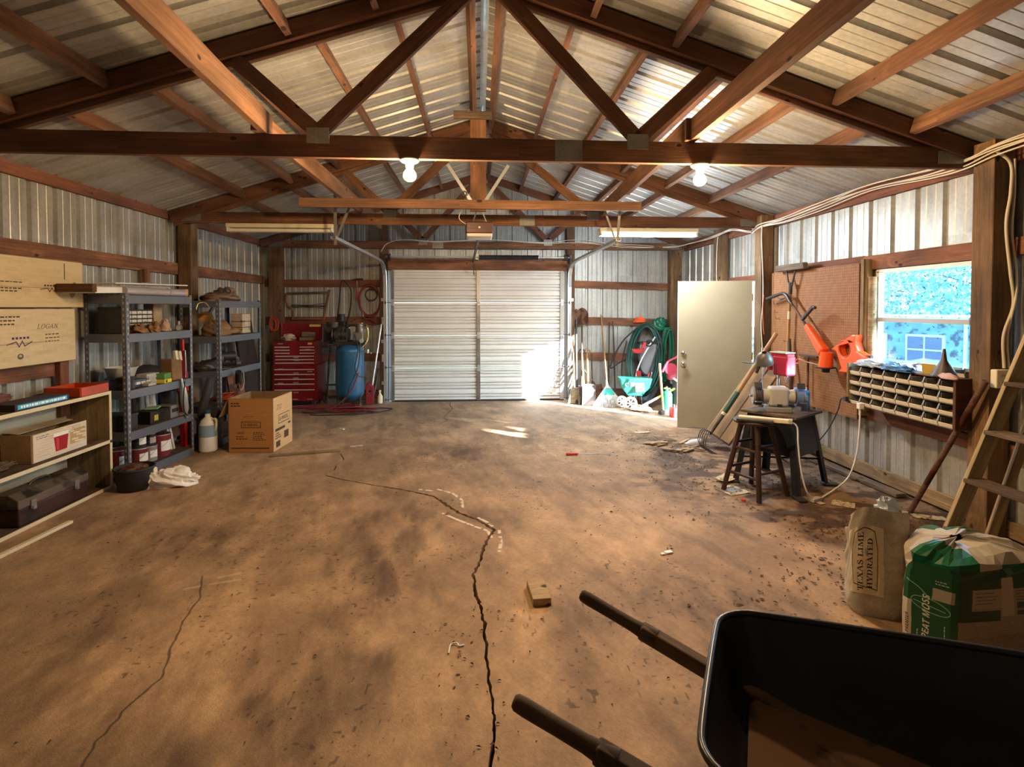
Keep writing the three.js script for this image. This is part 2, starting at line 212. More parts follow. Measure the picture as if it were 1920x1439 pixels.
const floorTex = (() => {
  const W = 2048, Hh = 2048, d = new Uint8Array(W * Hh * 4), streak = (x, y) => fbm(x * 9 + y * 2.2, y * 2.4, 4);
  for (let j = 0; j < Hh; j++) for (let i = 0; i < W; i++) {
    const x = FX + FW * (i + 0.5) / W, y = F0 + FD * (j + 0.5) / Hh;
    const big = fbm(x * 0.9 + 40, y * 0.9 + 40, 4), mid = fbm(x * 4 + 90, y * 4 + 20, 5), fine = vn(x * 60 + 11, y * 60 + 5) * 0.5 + vn(x * 140, y * 140) * 0.5;
    let r = 0.625, g = 0.51, b = 0.39;
    const tone = 1 + 0.30 * (big - 0.5) + 0.34 * (mid - 0.5) + 0.18 * (fine - 0.5) + 0.22 * (fbm(x * 15 + 4, y * 11 + 8, 3) - 0.5); r *= tone; g *= tone; b *= tone;
    let dirt = sm(0.50, 0.74, streak(x, y)) * 0.20;                                     // dragged soil, streaked down the shed
    for (const [sx, sd, wx, wd, an] of smear) { const ca = Math.cos(an), sa = Math.sin(an), dx = x - sx, dd = y - sd, px = (dx * ca - dd * sa) / wx, py = (dx * sa + dd * ca) / wd, q = px * px + py * py; if (q < 5) dirt += Math.exp(-q * 1.1) * (0.04 + 0.52 * sm(0.25, 0.8, fbm(x * 13 + sx * 9, y * 5, 4))); }
    const leaf = sm(1.15, 2.35, x + 0.9 * (fbm(x * 1.4, y * 1.4 + 7, 3) - 0.5)) * sm(2.6, 3.9, y + 0.35 * x - 0.6 + 0.9 * (fbm(x * 1.3 + 3, y * 1.3, 3) - 0.5)) * (1 - sm(5.5, 6.6, y)); // litter blown in by the door, under the bench
    dirt += leaf * (0.32 + 0.9 * sm(0.38, 0.64, fbm(x * 7 + 30, y * 9 + 1, 5)));
    dirt += 0.22 * sm(0.5, 0.75, fbm(x * 2.2 + 71, y * 1.6 + 13, 5));
    const speck = sm(0.84, 0.92, vn(x * 62 + 9, y * 48 + 2)) * sm(0.50, 0.66, fbm(x * 2.5 + 21, y * 2.5 + 3, 3)); dirt += speck * 0.55;
    dirt = cl(dirt) * 0.86; r += (0.235 - r) * dirt; g += (0.165 - g) * dirt; b += (0.115 - b) * dirt;
    let wmark = 0;
    if (x > -0.6 && x < 0.25 && y > 3.1 && y < 4.5) for (const c of chalk) { const q = inkDist(x, y, c); if (q < 0.03) wmark = Math.max(wmark, (1 - sm(0.006, 0.016, q)) * sm(0.25, 0.5, vn(x * 45, y * 45))); }
    if (x < -1.2 && x > -1.7 && y > 2.8 && y < 3.1) for (const c of chalk2) { const q = inkDist(x, y, c); wmark = Math.max(wmark, 0.35 * (1 - sm(0.006, 0.016, q))); }
    r += (0.86 - r) * wmark * 0.8; g += (0.82 - g) * wmark * 0.8; b += (0.76 - b) * wmark * 0.8;
    if (x < -1.1 && x > -1.7 && y < 3.1) { const q = inkDist(x + 0.012 * (vn(x * 30, y * 30) - 0.5), y, hair), k = 1 - sm(0.0025, 0.006, q); r *= 1 - 0.5 * k; g *= 1 - 0.5 * k; b *= 1 - 0.5 * k; }
    const k = 4 * (j * W + i); d[k] = cl(r) * 255; d[k + 1] = cl(g) * 255; d[k + 2] = cl(b) * 255; d[k + 3] = 255;
  }
  const t = new THREE.DataTexture(d, W, Hh); t.wrapS = t.wrapT = THREE.MirroredRepeatWrapping; t.magFilter = THREE.LinearFilter; t.minFilter = THREE.LinearMipmapLinearFilter; t.generateMipmaps = true; t.colorSpace = THREE.SRGBColorSpace;
  t.repeat.set(1 / FW, 1 / FD); t.offset.set(-FX / FW, -F0 / FD); t.needsUpdate = true; return t;
})();
M.floor = std(lin(1, 1, 1), 0.78, 0, { map: floorTex, bumpMap: bumpTex, bumpScale: 0.002 });
M.soil = std(lin(0.035, 0.025, 0.018), 1);
const floor = struct('floor');
{
  const slab = (pts) => { const g = new THREE.ExtrudeGeometry(new THREE.Shape(pts.map((p) => new THREE.Vector2(...p))), { depth: 0.09, bevelEnabled: false }); return flat(g).rotateX(-P2).translate(0, -0.09, 0); };
  const L0 = XL - 0.1, R0 = XR + 0.1, back = DB - 0.1, far = DF + 0.1, cut = crackL.filter((p) => p[1] < far), cut2 = crackR.filter((p) => p[1] < far);
  mesh('concrete_slab', slab([[L0, back], [cut[0][0], back], ...cut, [cut[cut.length - 1][0], far], [L0, far]]), M.floor, floor);
  mesh('concrete_slab', slab([[cut2[0][0] + 0.002, back], [R0, back], [R0, far], [cut2[cut2.length - 1][0], far], ...cut2.slice().reverse()]), M.floor, floor);
  mesh('soil_bed', box(R0 - L0, 0.05, far - back, (L0 + R0) / 2, -0.115, -(far + back) / 2), M.soil, floor);
}
// side wall on the left
const wallLeft = struct('wall_left');
sheets(wallLeft, ONLEFT, DB, DF, -0.02, roofY(XL) - 0.02, 0.043);
function girt(parent, p, q, h, m = M.girt) { return mesh('girt', bar(p, q, h, 0.04), m, parent); }
for (const [y, h, m] of [[2.49, 0.11, M.girt], [1.91, 0.125, M.girt2], [0.12, 0.14, M.girt]]) { let a = DB; for (const b of [3.2, 6.2, 8.55]) { girt(wallLeft, V(XL + 0.024, y, a + 0.003), V(XL + 0.024, y, b - 0.003), h, m); a = b; } }
for (const d of [-2.2, 0.3, 3.3, 6.24]) mesh('post', rbox(0.14, d < 4 ? roofY(XL) + 0.06 : roofY(XL) + 0.03, 0.145, 0.006, XL + 0.048 + 0.07, (roofY(XL) + 0.03) / 2, -d, 1), M.post, wallLeft);
girt(wallLeft, V(XL + 0.024, 1.0, DB), V(XL + 0.024, 1.0, 4.46), 0.12, M.girt2); mesh('stud', rbox(0.04, 0.5, 0.09, 0.003, XL + 0.066, 0.86, -4.46, 1), M.girt, wallLeft);
mesh('blocking', bar(V(XL + 0.064, 1.73, 5.55), V(XL + 0.064, 1.86, 5.55), 0.09, 0.04, new THREE.Vector3(0, 0, 1)), M.girt2, wallLeft);
// side wall on the right, with door and window openings
const wallRight = struct('wall_right');
const WD0 = 3.42, WD1 = 4.33, WY0 = 0.93, WY1 = 1.80, PD0 = 6.07, PD1 = 6.98, PDY = 1.83;
for (const [a, b, y0, y1] of [[DB, WD0, -0.02, 9], [WD0, WD1, -0.02, WY0], [WD0, WD1, WY1, 9], [WD1, PD0, -0.02, 9], [PD0, PD1, PDY, 9], [PD1, DF, -0.02, 9]]) sheets(wallRight, ONRIGHT, -b, -a, y0, Math.min(y1, roofY(XR) - 0.02), 0.02);
{
  const gx = XR - 0.024, G = (y, h, a, b, m) => girt(wallRight, V(gx, y, a), V(gx, y, b), h, m);
  G(2.465, 0.13, DB, 3.2, M.girt); G(2.465, 0.13, 3.203, 5.94, M.girt); G(2.465, 0.13, 5.943, 8.55, M.girt);
  G(1.865, 0.11, DB, 3.3, M.girt2); G(1.865, 0.12, 3.303, 4.47, M.girt2); G(1.84, 0.07, PD0, PD1, M.girt); G(1.88, 0.1, 4.473, 5.9, M.girt);
  G(0.56, 0.095, DB, 3.1, M.girt); G(0.56, 0.095, 3.103, 5.9, M.girt); G(0.07, 0.10, 3.3, 5.9, M.oldpine); G(0.07, 0.10, DB, 3.297, M.oldpine); G(1.0, 0.1, 7.2, 8.5, M.girt); G(0.1, 0.14, 7.2, 8.5, M.girt);
  G(1.30, 0.12, DB, 3.05, M.girt); G(2.18, 0.10, DB, 3.05, M.girt);
  for (const [d, m] of [[-2.2, M.post], [0.3, M.post], [3.225, M.post], [5.965, M.post], [7.06, M.post]]) mesh('post', rbox(0.14, roofY(XR), 0.145, 0.006, XR - 0.048 - 0.07, roofY(XR) / 2, -d, 1), m, wallRight);
  mesh('nailer', rbox(0.05, 0.52, 0.035, 0.003, XR - 0.07, 2.18, -3.34, 1), M.pine, wallRight); mesh('nailer', rbox(0.05, 0.55, 0.035, 0.003, XR - 0.07, 2.14, -6.07, 1), M.pine, wallRight);
  mesh('stud', rbox(0.10, 1.35, 0.04, 0.003, XR - 0.055, 1.22, -4.40, 1), M.oldpine, wallRight);
}
// gable with the big door
const wallFar = struct('wall_far');
const GW = 1.385, GH = 2.09;
sheets(wallFar, ONFAR, XL, -GW, -0.02, (x) => roofY(x) - 0.02, 0.03); sheets(wallFar, ONFAR, GW, XR, -0.02, (x) => roofY(x) - 0.02, 0.03);
mesh('metal_sheet', sheet(-GW, RX, GH, (x) => roofY(x) - 0.02, 0.03).applyMatrix4(ONFAR), M.galv, wallFar); mesh('metal_sheet', sheet(RX, GW, GH, (x) => roofY(x) - 0.02, 0.03).applyMatrix4(ONFAR), M.galv, wallFar);
{
  const gd = DF - 0.024;
  for (const [y, h, m] of [[1.86, 0.115, M.girt], [1.27, 0.125, M.girt], [0.69, 0.125, M.girt], [0.1, 0.14, M.girt]]) { girt(wallFar, V(XL + 0.05, y, gd), V(-1.5, y, gd), h, m); girt(wallFar, V(1.5, y, gd), V(XR - 0.05, y - 0.05, gd), h, M.girt2); }
  for (const x of [-3.12, 3.18]) mesh('post', rbox(0.185, roofY(x), 0.15, 0.006, x, roofY(x) / 2, -(DF - 0.125), 1), x < 0 ? M.post2 : M.post, wallFar);
  for (const x of [-1.475, 1.475]) mesh('post', rbox(0.13, 2.78, 0.13, 0.006, x, 1.39, -(DF - 0.10), 1), M.post2, wallFar);
}
const wallNear = struct('wall_near');
sheets(wallNear, ONBACK, -XR, -XL, -0.02, (x) => roofY(-x) - 0.02, 0.03);
// roof: sheets, purlins and ridge cap
const ceiling = struct('ceiling');
{
  const c = Math.cos(TH), s = Math.sin(TH), LL = (RX - XL + 0.25) / c, LR = (XR + 0.25 - RX) / c;
  const mL = basis([0, 0, -1], [c, s, 0], [s, -c, 0], [RX - LL * c, RY - LL * s, 0]), mR = basis([0, 0, 1], [-c, s, 0], [-s, -c, 0], [RX + LR * c, RY - LR * s, 0]);
  for (let k = Math.floor(DB / SHW) - 1; k * SHW < DF + 0.2; k++) {
    const a = Math.max(DB - 0.25, k * SHW + 0.05), b = Math.min(DF + 0.25, (k + 1) * SHW + 0.05); if (b - a < 0.02) continue;
    mesh('roof_sheet', sheet(a, b, 0, LL - 0.03, 0).applyMatrix4(mL), M.galvRoof, ceiling); mesh('roof_sheet', sheet(-b, -a, 0, LR - 0.03, 0).applyMatrix4(mR), M.galvRoof, ceiling);
  }
  mesh('ridge_cap', [bar(V(RX - 0.14, RY - 0.005, DB - 0.25), V(RX - 0.14, RY - 0.005, DF + 0.25), 0.006, 0.30).translate(0, 0.047, 0), bar(V(RX + 0.14, RY - 0.005, DB - 0.25), V(RX + 0.14, RY - 0.005, DF + 0.25), 0.006, 0.30).translate(0, 0.047, 0)], M.galv, ceiling);
  const pur = (x, a, b, m) => { const sg = x < RX ? -1 : 1, y = roofY(x) - 0.058; mesh('purlin', T(grain(new THREE.BoxGeometry(0.04, 0.1, b - a), 2), x, y, -(a + b) / 2, 0, 0, -sg * TH), m, ceiling); };
  const near = [0.15, 0.68, 1.2, 1.72, 2.25, 2.78], mid = [0.10, 0.58, 1.07, 1.58, 2.09, 2.6], fa = [0.11, 0.62, 1.14, 1.66, 2.16, 2.68];
  for (const sg of [-1, 1]) {
    near.forEach((o, i) => { pur(RX + sg * o, 0.62, 3.325, i % 2 ? M.purlin : M.purlin2); pur(RX + sg * (o - 0.05), DB, 0.58, M.purlin); });
    mid.forEach((o, i) => pur(RX + sg * o, 3.425, 5.985, i % 2 ? M.purlin2 : M.purlin));
    fa.forEach((o, i) => pur(RX + sg * o, 6.085, 8.375, i % 2 ? M.purlin : M.purlin2));
  }
}
// trusses
function truss(d, label, bh, nodeL, nodeR, m, splice, ply = true) {
  const t = thing('roof_truss', label, 'truss', [0, 0, d], 0, 'roof trusses'), L = (x, y) => new THREE.Vector3(x, y, 0), by = 2.40;
  const x0 = XL + 0.06, x1 = XR - 0.06, cb = (x) => roofY(x) - 0.16, UP = new THREE.Vector3(0, 1, 0);
  mesh('bottom_chord', bar(L(x0 + (d < 8 ? 0 : 0.1), by + bh / 2), L(splice, by + bh / 2), bh, 0.04), m, t); mesh('bottom_chord', bar(L(splice + 0.003, by + bh / 2), L(x1 - (d < 8 ? 0 : 0.1), by + bh / 2), bh, 0.04), m === M.truss ? M.truss2 : M.truss, t);
  for (const sg of [-1, 1]) {
    const xe = sg < 0 ? x0 : x1, chord = (z, lift, h) => T(bar(L(RX + sg * 0.004, cb(RX + sg * 0.004) + lift + h / 2), L(xe, cb(xe) + lift + h / 2), h, 0.038), 0, 0, z);
    mesh('top_chord', chord(0.022, 0.035, 0.108), M.truss, t); if (ply) mesh('top_chord', chord(-0.022, 0.0, 0.145), M.truss2, t);
    const nx = sg < 0 ? nodeL : nodeR, web = (xa, ya, xb, yb) => mesh('web', T(bar(L(xa, ya), L(xb, yb), 0.09, 0.036), 0, 0, 0.0), m, t);
    web(nx, by + bh + 0.02, RX + sg * 0.06, cb(RX + sg * 0.06) + 0.06); web(nx + sg * 0.01, by + bh + 0.02, nx + sg * 0.50, cb(nx + sg * 0.5) + 0.03);
    mesh('gusset_plate', box(0.135, 0.095, 0.004, nx, by + bh - 0.005, 0.0245), M.plate, t); mesh('gusset_plate', box(0.20, 0.085, 0.004, xe - sg * 0.22, by + bh * 0.5, 0.0245), M.plate, t);
  }
  mesh('gusset_plate', box(0.17, bh * 0.95, 0.004, splice, by + bh / 2, 0.0245), M.plate, t); mesh('gusset_plate', box(0.2, 0.12, 0.004, RX, cb(RX) + 0.03, 0.046), M.plate, t);
  return t;
}
truss(3.375, 'nearest wooden roof truss with two light bulbs under its long dark beam', 0.135, -0.976, 1.01, M.truss, 0.57);
truss(6.035, 'middle wooden roof truss carrying the two fluorescent fixtures', 0.12, -0.98, 1.30, M.truss2, 0.55);
truss(8.425, 'farthest wooden roof truss against the gable above the roller tracks', 0.11, -0.86, 1.10, M.truss, -0.63, false);

// ---------- roof fittings, lamps, doors, window ----------
// long 2x6 runners lying on the truss beams
for (const [p, q, label] of [[[-1.16, 2.62, 0.2], [-1.305, 2.607, 3.46], 'long bright pine runner on the nearest truss beam, left of centre'], [[-1.335, 2.607, 3.30], [-1.30, 2.595, 7.2], 'pine runner past the left bulb, ending in a free end beyond the middle truss'], [[1.335, 2.61, 0.2], [1.365, 2.607, 3.47], 'long dark runner on the nearest truss beam, right of centre'], [[1.33, 2.607, 3.32], [1.46, 2.60, 6.9], 'runner beside the right bulb reaching over the middle truss']])
  solo('ceiling_runner', rbar(V(...p), V(...q), 0.14, 0.042, 0.004), label.includes('dark') ? M.truss : M.purlin, label, 'wooden beam', undefined, 0, 'runners under the roof');
{
  const t = thing('opener_hanger', 'wooden post and long cross board that hang the door opener from the ridge', 'wooden bracket', [0, 0, 5.08]);
  mesh('cross_board', rbox(3.22, 0.085, 0.042, 0.004, -0.045, 2.452, 0.0), M.purlin, t);
  mesh('post', rbox(0.15, 0.93, 0.04, 0.004, 0.0, 2.86, -0.045, 1), M.truss2, t);
  mesh('cleat', rbox(0.36, 0.07, 0.04, 0.004, -0.05, 3.29, 0.0), M.greywood, t);
  for (const s of [-1, 1]) mesh('perforated_strap', bar(new THREE.Vector3(s * 0.29, 2.84, -0.05), new THREE.Vector3(s * 0.035, 2.44, -0.02), 0.03, 0.004), M.zinc, t);
  mesh('eye_bolt', T(torus(0.02, 0.005, 20), -0.13, 2.55, 0.03), M.darksteel, t);
}
{
  const t = thing('door_opener', 'maroon garage door opener motor hanging under the middle beam', 'door opener', [0.012, 0, 5.45]);
  M.maroon = std(lin(0.14, 0.022, 0.022), 0.4, 0, { map: noiseTex });
  mesh('housing', rbox(0.265, 0.115, 0.30, 0.012, 0, 2.272, 0), M.maroon, t);
  mesh('lens', rbox(0.255, 0.035, 0.29, 0.012, 0, 2.20, 0), new THREE.MeshPhysicalMaterial({ color: lin(0.85, 0.84, 0.8), roughness: 0.45, transmission: 0.3, thickness: 0 }), t);
  mesh('trim_line', box(0.268, 0.004, 0.302, 0, 2.262, 0), M.black, t);
  mesh('badge', cyl(0.010, 0.010, 0.004, 0, 0, 0).rotateX(P2).translate(0, 2.272, 0.152), M.ivory, t);
  mesh('hanger', [bar(new THREE.Vector3(-0.07, 2.33, 0.06), new THREE.Vector3(-0.005, 2.455, 0.33), 0.02, 0.006), bar(new THREE.Vector3(0.07, 2.33, 0.06), new THREE.Vector3(0.005, 2.455, 0.33), 0.02, 0.006)], M.zinc, t);
  mesh('rail', [rbar(new THREE.Vector3(0, 2.255, -0.15), new THREE.Vector3(-0.09, 2.20, -2.92), 0.035, 0.028, 0.004)], M.darksteel, t);
  mesh('pull_arm', [rbar(new THREE.Vector3(-0.085, 2.18, -2.65), new THREE.Vector3(-0.08, 2.0, -2.93), 0.025, 0.012, 0.003)], M.darksteel, t);
  mesh('cord', tube([[-0.12, 2.30, 0.1], [-0.2, 2.36, 0.12], [-0.16, 2.46, 0.2], [-0.11, 2.5, 0.3]], 0.0045, 20), M.wire, t);
}
// the two bare bulbs
M.bulb = new THREE.MeshStandardMaterial({ color: lin(1, 0.9, 0.7), roughness: 0.4, emissive: lin(1, 0.66, 0.24), emissiveIntensity: 5 });
for (const [x, label] of [[-0.425, 'lit bulb in a porcelain holder under the near beam, left one'], [1.425, 'lit bulb in a porcelain holder under the near beam, right one by the bundled cables']]) {
  const t = thing('bulb_fitting', label, 'lamp', [x, 0, 3.375], 0, 'bare bulbs under the near beam');
  mesh('holder', lathe([[0, 2.3995], [0.058, 2.3995], [0.058, 2.392], [0.05, 2.384], [0.03, 2.378], [0.026, 2.365], [0.024, 2.35], [0.02, 2.345]].reverse(), 28), M.ivory, t);
  mesh('bulb', lathe([[0, 2.263], [0.018, 2.265], [0.033, 2.275], [0.041, 2.29], [0.042, 2.30], [0.038, 2.318], [0.028, 2.333], [0.018, 2.345], [0.014, 2.352]], 24), M.bulb, t);
  const l = new THREE.PointLight(lin(1, 0.665, 0.33), 9.5, 0, 2); l.position.set(0, 2.30, 0); l.castShadow = true; l.shadow.radius = 1.9; t.add(l);
}
// fluorescent battens under the middle truss
M.tubeOff = std(lin(0.80, 0.79, 0.72), 0.25); M.tubeOn = new THREE.MeshStandardMaterial({ color: 0xffffff, roughness: 0.4, emissive: lin(0.95, 0.98, 1), emissiveIntensity: 6 });
for (const [xc, y, on, label] of [[-2.16, 2.372, false, 'unlit fluorescent batten under the middle truss on the left'], [1.945, 2.36, true, 'lit fluorescent batten glowing white under the middle truss on the right']]) {
  const t = thing('fluorescent_batten', label, 'light fixture', [xc, 0, 6.035], 0, 'fluorescent battens');
  mesh('body', rbox(1.14, 0.045, 0.115, 0.006, 0, y, 0.0), M.ivory, t);
  for (const z of [-0.03, 0.03]) mesh('tube', cyl(0.019, 0.019, 1.08, 0, 0, 0, 16).rotateZ(P2).translate(0, y - 0.048, z), on ? M.tubeOn : M.tubeOff, t);
  for (const s of [-1, 1]) mesh('end_cap', rbox(0.02, 0.05, 0.10, 0.004, s * 0.555, y - 0.04, 0), M.white, t);
  if (on) { for (const px of [-0.36, 0, 0.36]) { const q = new THREE.PointLight(lin(0.82, 0.92, 1), 4.2, 0, 2); q.position.set(px, y - 0.085, 0); q.castShadow = true; q.shadow.radius = 3; t.add(q); } const l = new THREE.RectAreaLight(lin(0.84, 0.93, 1), 120, 1.08, 0.10); l.position.set(0, y - 0.072, 0); l.lookAt(new THREE.Vector3(0, -10, 0)); l.castShadow = true; t.add(l); l.rotation.set(-P2, 0, 0); }
}
// big sectional door
{
  const t = struct('door_1'), z0 = -8.44, W = 2.72, SH = 0.515, prof = [];
  const bands = [0.014, 0.034, 0.018, 0.024, 0.018, 0.070, 0.018, 0.034, 0.018, 0.024, 0.018, 0.070, 0.018, 0.034, 0.018, 0.024, 0.018, 0.028];
  const pts = [[-0.04, 0]]; let y = 0; bands.forEach((b, i) => { const z = i % 2 ? 0.014 : -0.024; pts.push([z, y + 0.0015], [z, y + b - 0.0015]); y += b; }); pts.push([0.02, 0.503], [0.02, 0.511], [-0.04, 0.512]);
  const sec = T(ext(pts, W, 0), 0, 0, 0, 0, -P2, 0);          // profile x -> depth, extruded along x
  for (let k = 0; k < 4; k++) {
    const s = mesh('door_section', sec.clone().translate(0, 0.012 + k * SH, z0), M.doorwhite, t);
    for (const [x, w, m] of [[-1.335, 0.05, M.plate], [0.0, 0.058, k > 2 ? M.ivory : M.steel], [1.325, 0.06, k === 1 ? M.zinc : M.lightgrey]]) { mesh('stile', rbox(w, 0.505, 0.022, 0.003, x, 0.265 + k * SH, z0 + 0.024), m, s); if (k) mesh('hinge', [rbox(0.045, 0.10, 0.008, 0.002, x, 0.012 + k * SH, z0 + 0.042), T(cyl(0.008, 0.008, 0.06), x, 0.012 + k * SH, z0 + 0.048, 0, 0, P2)], M.zinc, s); }
  }
  mesh('bottom_seal', rbox(W, 0.03, 0.05, 0.01, 0, 0.012, z0), M.rubber, t);
  for (const s of [-1, 1]) for (let k = 0; k < 5; k++) mesh('roller', [T(cyl(0.022, 0.022, 0.012), s * 1.44, 0.04 + k * 0.505, z0 + 0.055, 0, 0, P2), T(cyl(0.005, 0.005, 0.1), s * 1.40, 0.04 + k * 0.505, z0 + 0.055, 0, 0, P2)], M.darksteel, t);
}
solo('door_header', rbar(V(-1.40, 2.15, 8.40), V(1.40, 2.145, 8.40), 0.165, 0.05, 0.004), M.girt2, 'wide reddish header board above the white sectional door', 'wooden beam');
{
  const t = thing('torsion_spring', 'black torsion spring on its shaft above the door header', 'spring', [0, 2.262, 8.345]);
  mesh('shaft', T(cyl(0.012, 0.012, 2.86), 0, 0, 0, 0, 0, P2), M.zinc, t);
  const n = 52, c = []; for (let i = 0; i <= n * 10; i++) { const a = i / 10 * Math.PI * 2; c.push(new THREE.Vector3(0.02 + 0.92 * i / (n * 10), 0.03 * Math.cos(a), 0.03 * Math.sin(a))); }
  mesh('coil', new THREE.TubeGeometry(new THREE.CatmullRomCurve3(c), 620, 0.0085, 5), M.black, t);
  for (const s of [-1, 1]) { mesh('cable_drum', T(lathe([[0.012, -0.03], [0.05, -0.03], [0.05, -0.02], [0.038, 0.0], [0.05, 0.025], [0.05, 0.03], [0.012, 0.03]]), s * 1.38, 0, 0, 0, 0, P2), M.darksteel, t); mesh('end_bracket', [rbox(0.005, 0.13, 0.09, 0.002, s * 1.435, -0.02, -0.02), rbox(0.05, 0.13, 0.005, 0.002, s * 1.455, -0.02, -0.05)], M.darksteel, t); }
  mesh('center_bracket', [rbox(0.005, 0.11, 0.08, 0.002, 0.0, 0.0, -0.02), rbox(0.05, 0.12, 0.005, 0.002, -0.02, 0, -0.052)], M.zinc, t);
}
for (const s of [-1, 1]) {
  const t = thing('door_track', s < 0 ? 'galvanised roller track beside the air compressor, curving back under the roof' : 'galvanised roller track beside the garden tools, curving back under the roof', 'door track', [s * 1.445, 0, 0], 0, 'roller tracks');
  const path = [[0, 0.0, -8.385], [0, 1.0, -8.385], [0, 1.80, -8.385], [0, 1.98, -8.36], [0, 2.09, -8.27], [0, 2.145, -8.12], [0, 2.16, -7.9], [0, 2.165, -6.8], [0, 2.165, -5.45]];
  const sh = new THREE.Shape(); [[-0.025, -0.02], [0.025, -0.02], [0.025, 0.02], [0.02, 0.02], [0.02, -0.016], [-0.02, -0.016], [-0.02, 0.02], [-0.025, 0.02]].forEach((p, i) => i ? sh.lineTo(...p) : sh.moveTo(...p)); sh.closePath();
  const curve = new THREE.CurvePath(); for (let i = 0; i + 1 < path.length; i++) curve.add(new THREE.LineCurve3(vec(path[i]), vec(path[i + 1])));
  const tubes = []; for (let i = 0; i + 1 < path.length; i++) { const a = vec(path[i]), b = vec(path[i + 1]); tubes.push(along(new THREE.BoxGeometry(a.distanceTo(b) + 0.006, 0.05, 0.005), a, b, new THREE.Vector3(1, 0, 0)).translate(s * 0.022 * 0, 0, 0)); tubes.push(along(new THREE.BoxGeometry(a.distanceTo(b) + 0.006, 0.006, 0.03).translate(0, 0.024, 0.014), a, b, new THREE.Vector3(1, 0, 0))); tubes.push(along(new THREE.BoxGeometry(a.distanceTo(b) + 0.006, 0.006, 0.03).translate(0, -0.024, 0.014), a, b, new THREE.Vector3(1, 0, 0))); }
  mesh('track', tubes, M.zinc, t);
  mesh('hanger', s < 0 ? [bar(vec([0.01, 2.11, -5.49]), vec([0.01, 2.62, -5.49]), 0.03, 0.004), bar(vec([0.01, 2.17, -5.52]), vec([0.17, 2.56, -5.52]), 0.025, 0.004)] : [bar(vec([-0.0, 2.12, -5.50]), vec([0.03, 2.56, -5.50]), 0.028, 0.004), bar(vec([0, 2.15, -5.53]), vec([-0.15, 2.56, -5.53]), 0.02, 0.004)], M.plate, t);
  for (const y of [0.3, 0.95, 1.6]) mesh('bracket', rbox(0.06, 0.05, 0.07, 0.003, s * 0.035, y, -8.43), M.zinc, t);
}
// side door, standing open
{
  const t = struct('door_2'); t.position.set(3.262, 0, -6.18); t.rotation.y = 2.853;
  M.doorpaint = std(lin(0.36, 0.305, 0.20), 0.55, 0, { map: softTex });
  mesh('leaf', rbox(0.845, 1.79, 0.042, 0.003, 0.4225, 0.905, 0.0, 1), M.doorpaint, t);
  mesh('leaf_edge', rbox(0.006, 1.79, 0.043, 0.002, 0.846, 0.905, 0), M.white, t);
  for (const [y, r] of [[0.915, 0.0], [0.785, 1]]) {
    const k = mesh(r ? 'door_knob' : 'deadbolt', lathe(r ? [[0, 0.058], [0.018, 0.057], [0.027, 0.047], [0.027, 0.036], [0.013, 0.024], [0.012, 0.008], [0.031, 0.006], [0.031, 0.0]] : [[0, 0.018], [0.022, 0.018], [0.03, 0.008], [0.03, 0]], 24).rotateX(-P2).translate(0.78, y, -0.021), M.chrome, t);
    if (!r) mesh('thumb_turn', rbox(0.012, 0.034, 0.014, 0.003, 0.78, y, -0.045), M.darksteel, k);
  }
  for (const y of [0.25, 0.9, 1.6]) mesh('hinge', [rbox(0.004, 0.09, 0.035, 0.001, -0.003, y, 0.0), cyl(0.006, 0.006, 0.09, -0.006, y, -0.022)], M.brass, t);
}
{
  const t = struct('trim_1');                                     // door frame
  mesh('jamb', rbox(0.11, 1.83, 0.03, 0.003, XR - 0.03, 0.915, -6.085, 1), M.oldpine, t); mesh('jamb', rbox(0.11, 1.83, 0.03, 0.003, XR - 0.03, 0.915, -6.965, 1), M.oldpine, t); mesh('threshold', rbox(0.14, 0.02, 0.86, 0.004, XR - 0.0, 0.0, -6.525, 2), M.plate, t);
}
// window with two sashes
{
  const t = struct('window_1'), x = XR - 0.005, b = (h, l, y, d, w = 0.05, m = M.white) => mesh('frame', rbox(w, h, l, 0.003, x, y, -d), m, t);
  b(0.03, 0.91, 1.785, 3.875); b(0.03, 0.91, 0.945, 3.875); b(0.84, 0.03, 1.365, 3.435); b(0.84, 0.03, 1.365, 4.315); mesh('meeting_rail', rbox(0.045, 0.035, 0.85, 0.003, x - 0.015, 1.378, -3.875), M.lightgrey, t);
  M.glass = new THREE.MeshPhysicalMaterial({ color: lin(0.96, 0.98, 0.99), roughness: 0.02, transmission: 1, thickness: 0, ior: 1.45 });
  mesh('pane', box(0.004, 0.38, 0.85, x + 0.01, 1.582, -3.875), M.glass, t); mesh('pane', box(0.004, 0.40, 0.85, x - 0.012, 1.165, -3.875), M.glass, t);
  { const bits = []; for (let i = 0; i < 70; i++) { const up = i % 3, y = up ? rr(1.42, 1.76) : rr(0.98, 1.34); bits.push(T(rbox(0.003, rr(0.003, 0.006), rr(0.008, 0.026), 0.001), x + (up ? 0.004 : -0.018), up && i % 4 === 0 ? 1.402 + rr(0, 0.01) : y, -rr(3.47, 4.28), rr(-1.2, 1.2), 0, 0)); } mesh('leaf_specks', bits, std(lin(0.05, 0.04, 0.035), 1), t).userData.kind = 'stuff'; }
  mesh('casing', rbox(0.05, 1.30, 0.06, 0.004, 3.335, 1.24, -4.39, 1), M.oldpine, t); mesh('casing', rbox(0.09, 0.05, 0.93, 0.004, 3.36, 0.905, -3.875, 2), M.girt2, t);
  mesh('log_stop', T(cyl(0.033, 0.03, 0.82, 0, 0, 0, 12), 3.33, 1.33, -4.318, 0, 0, 0), M.oldpine, t);
}
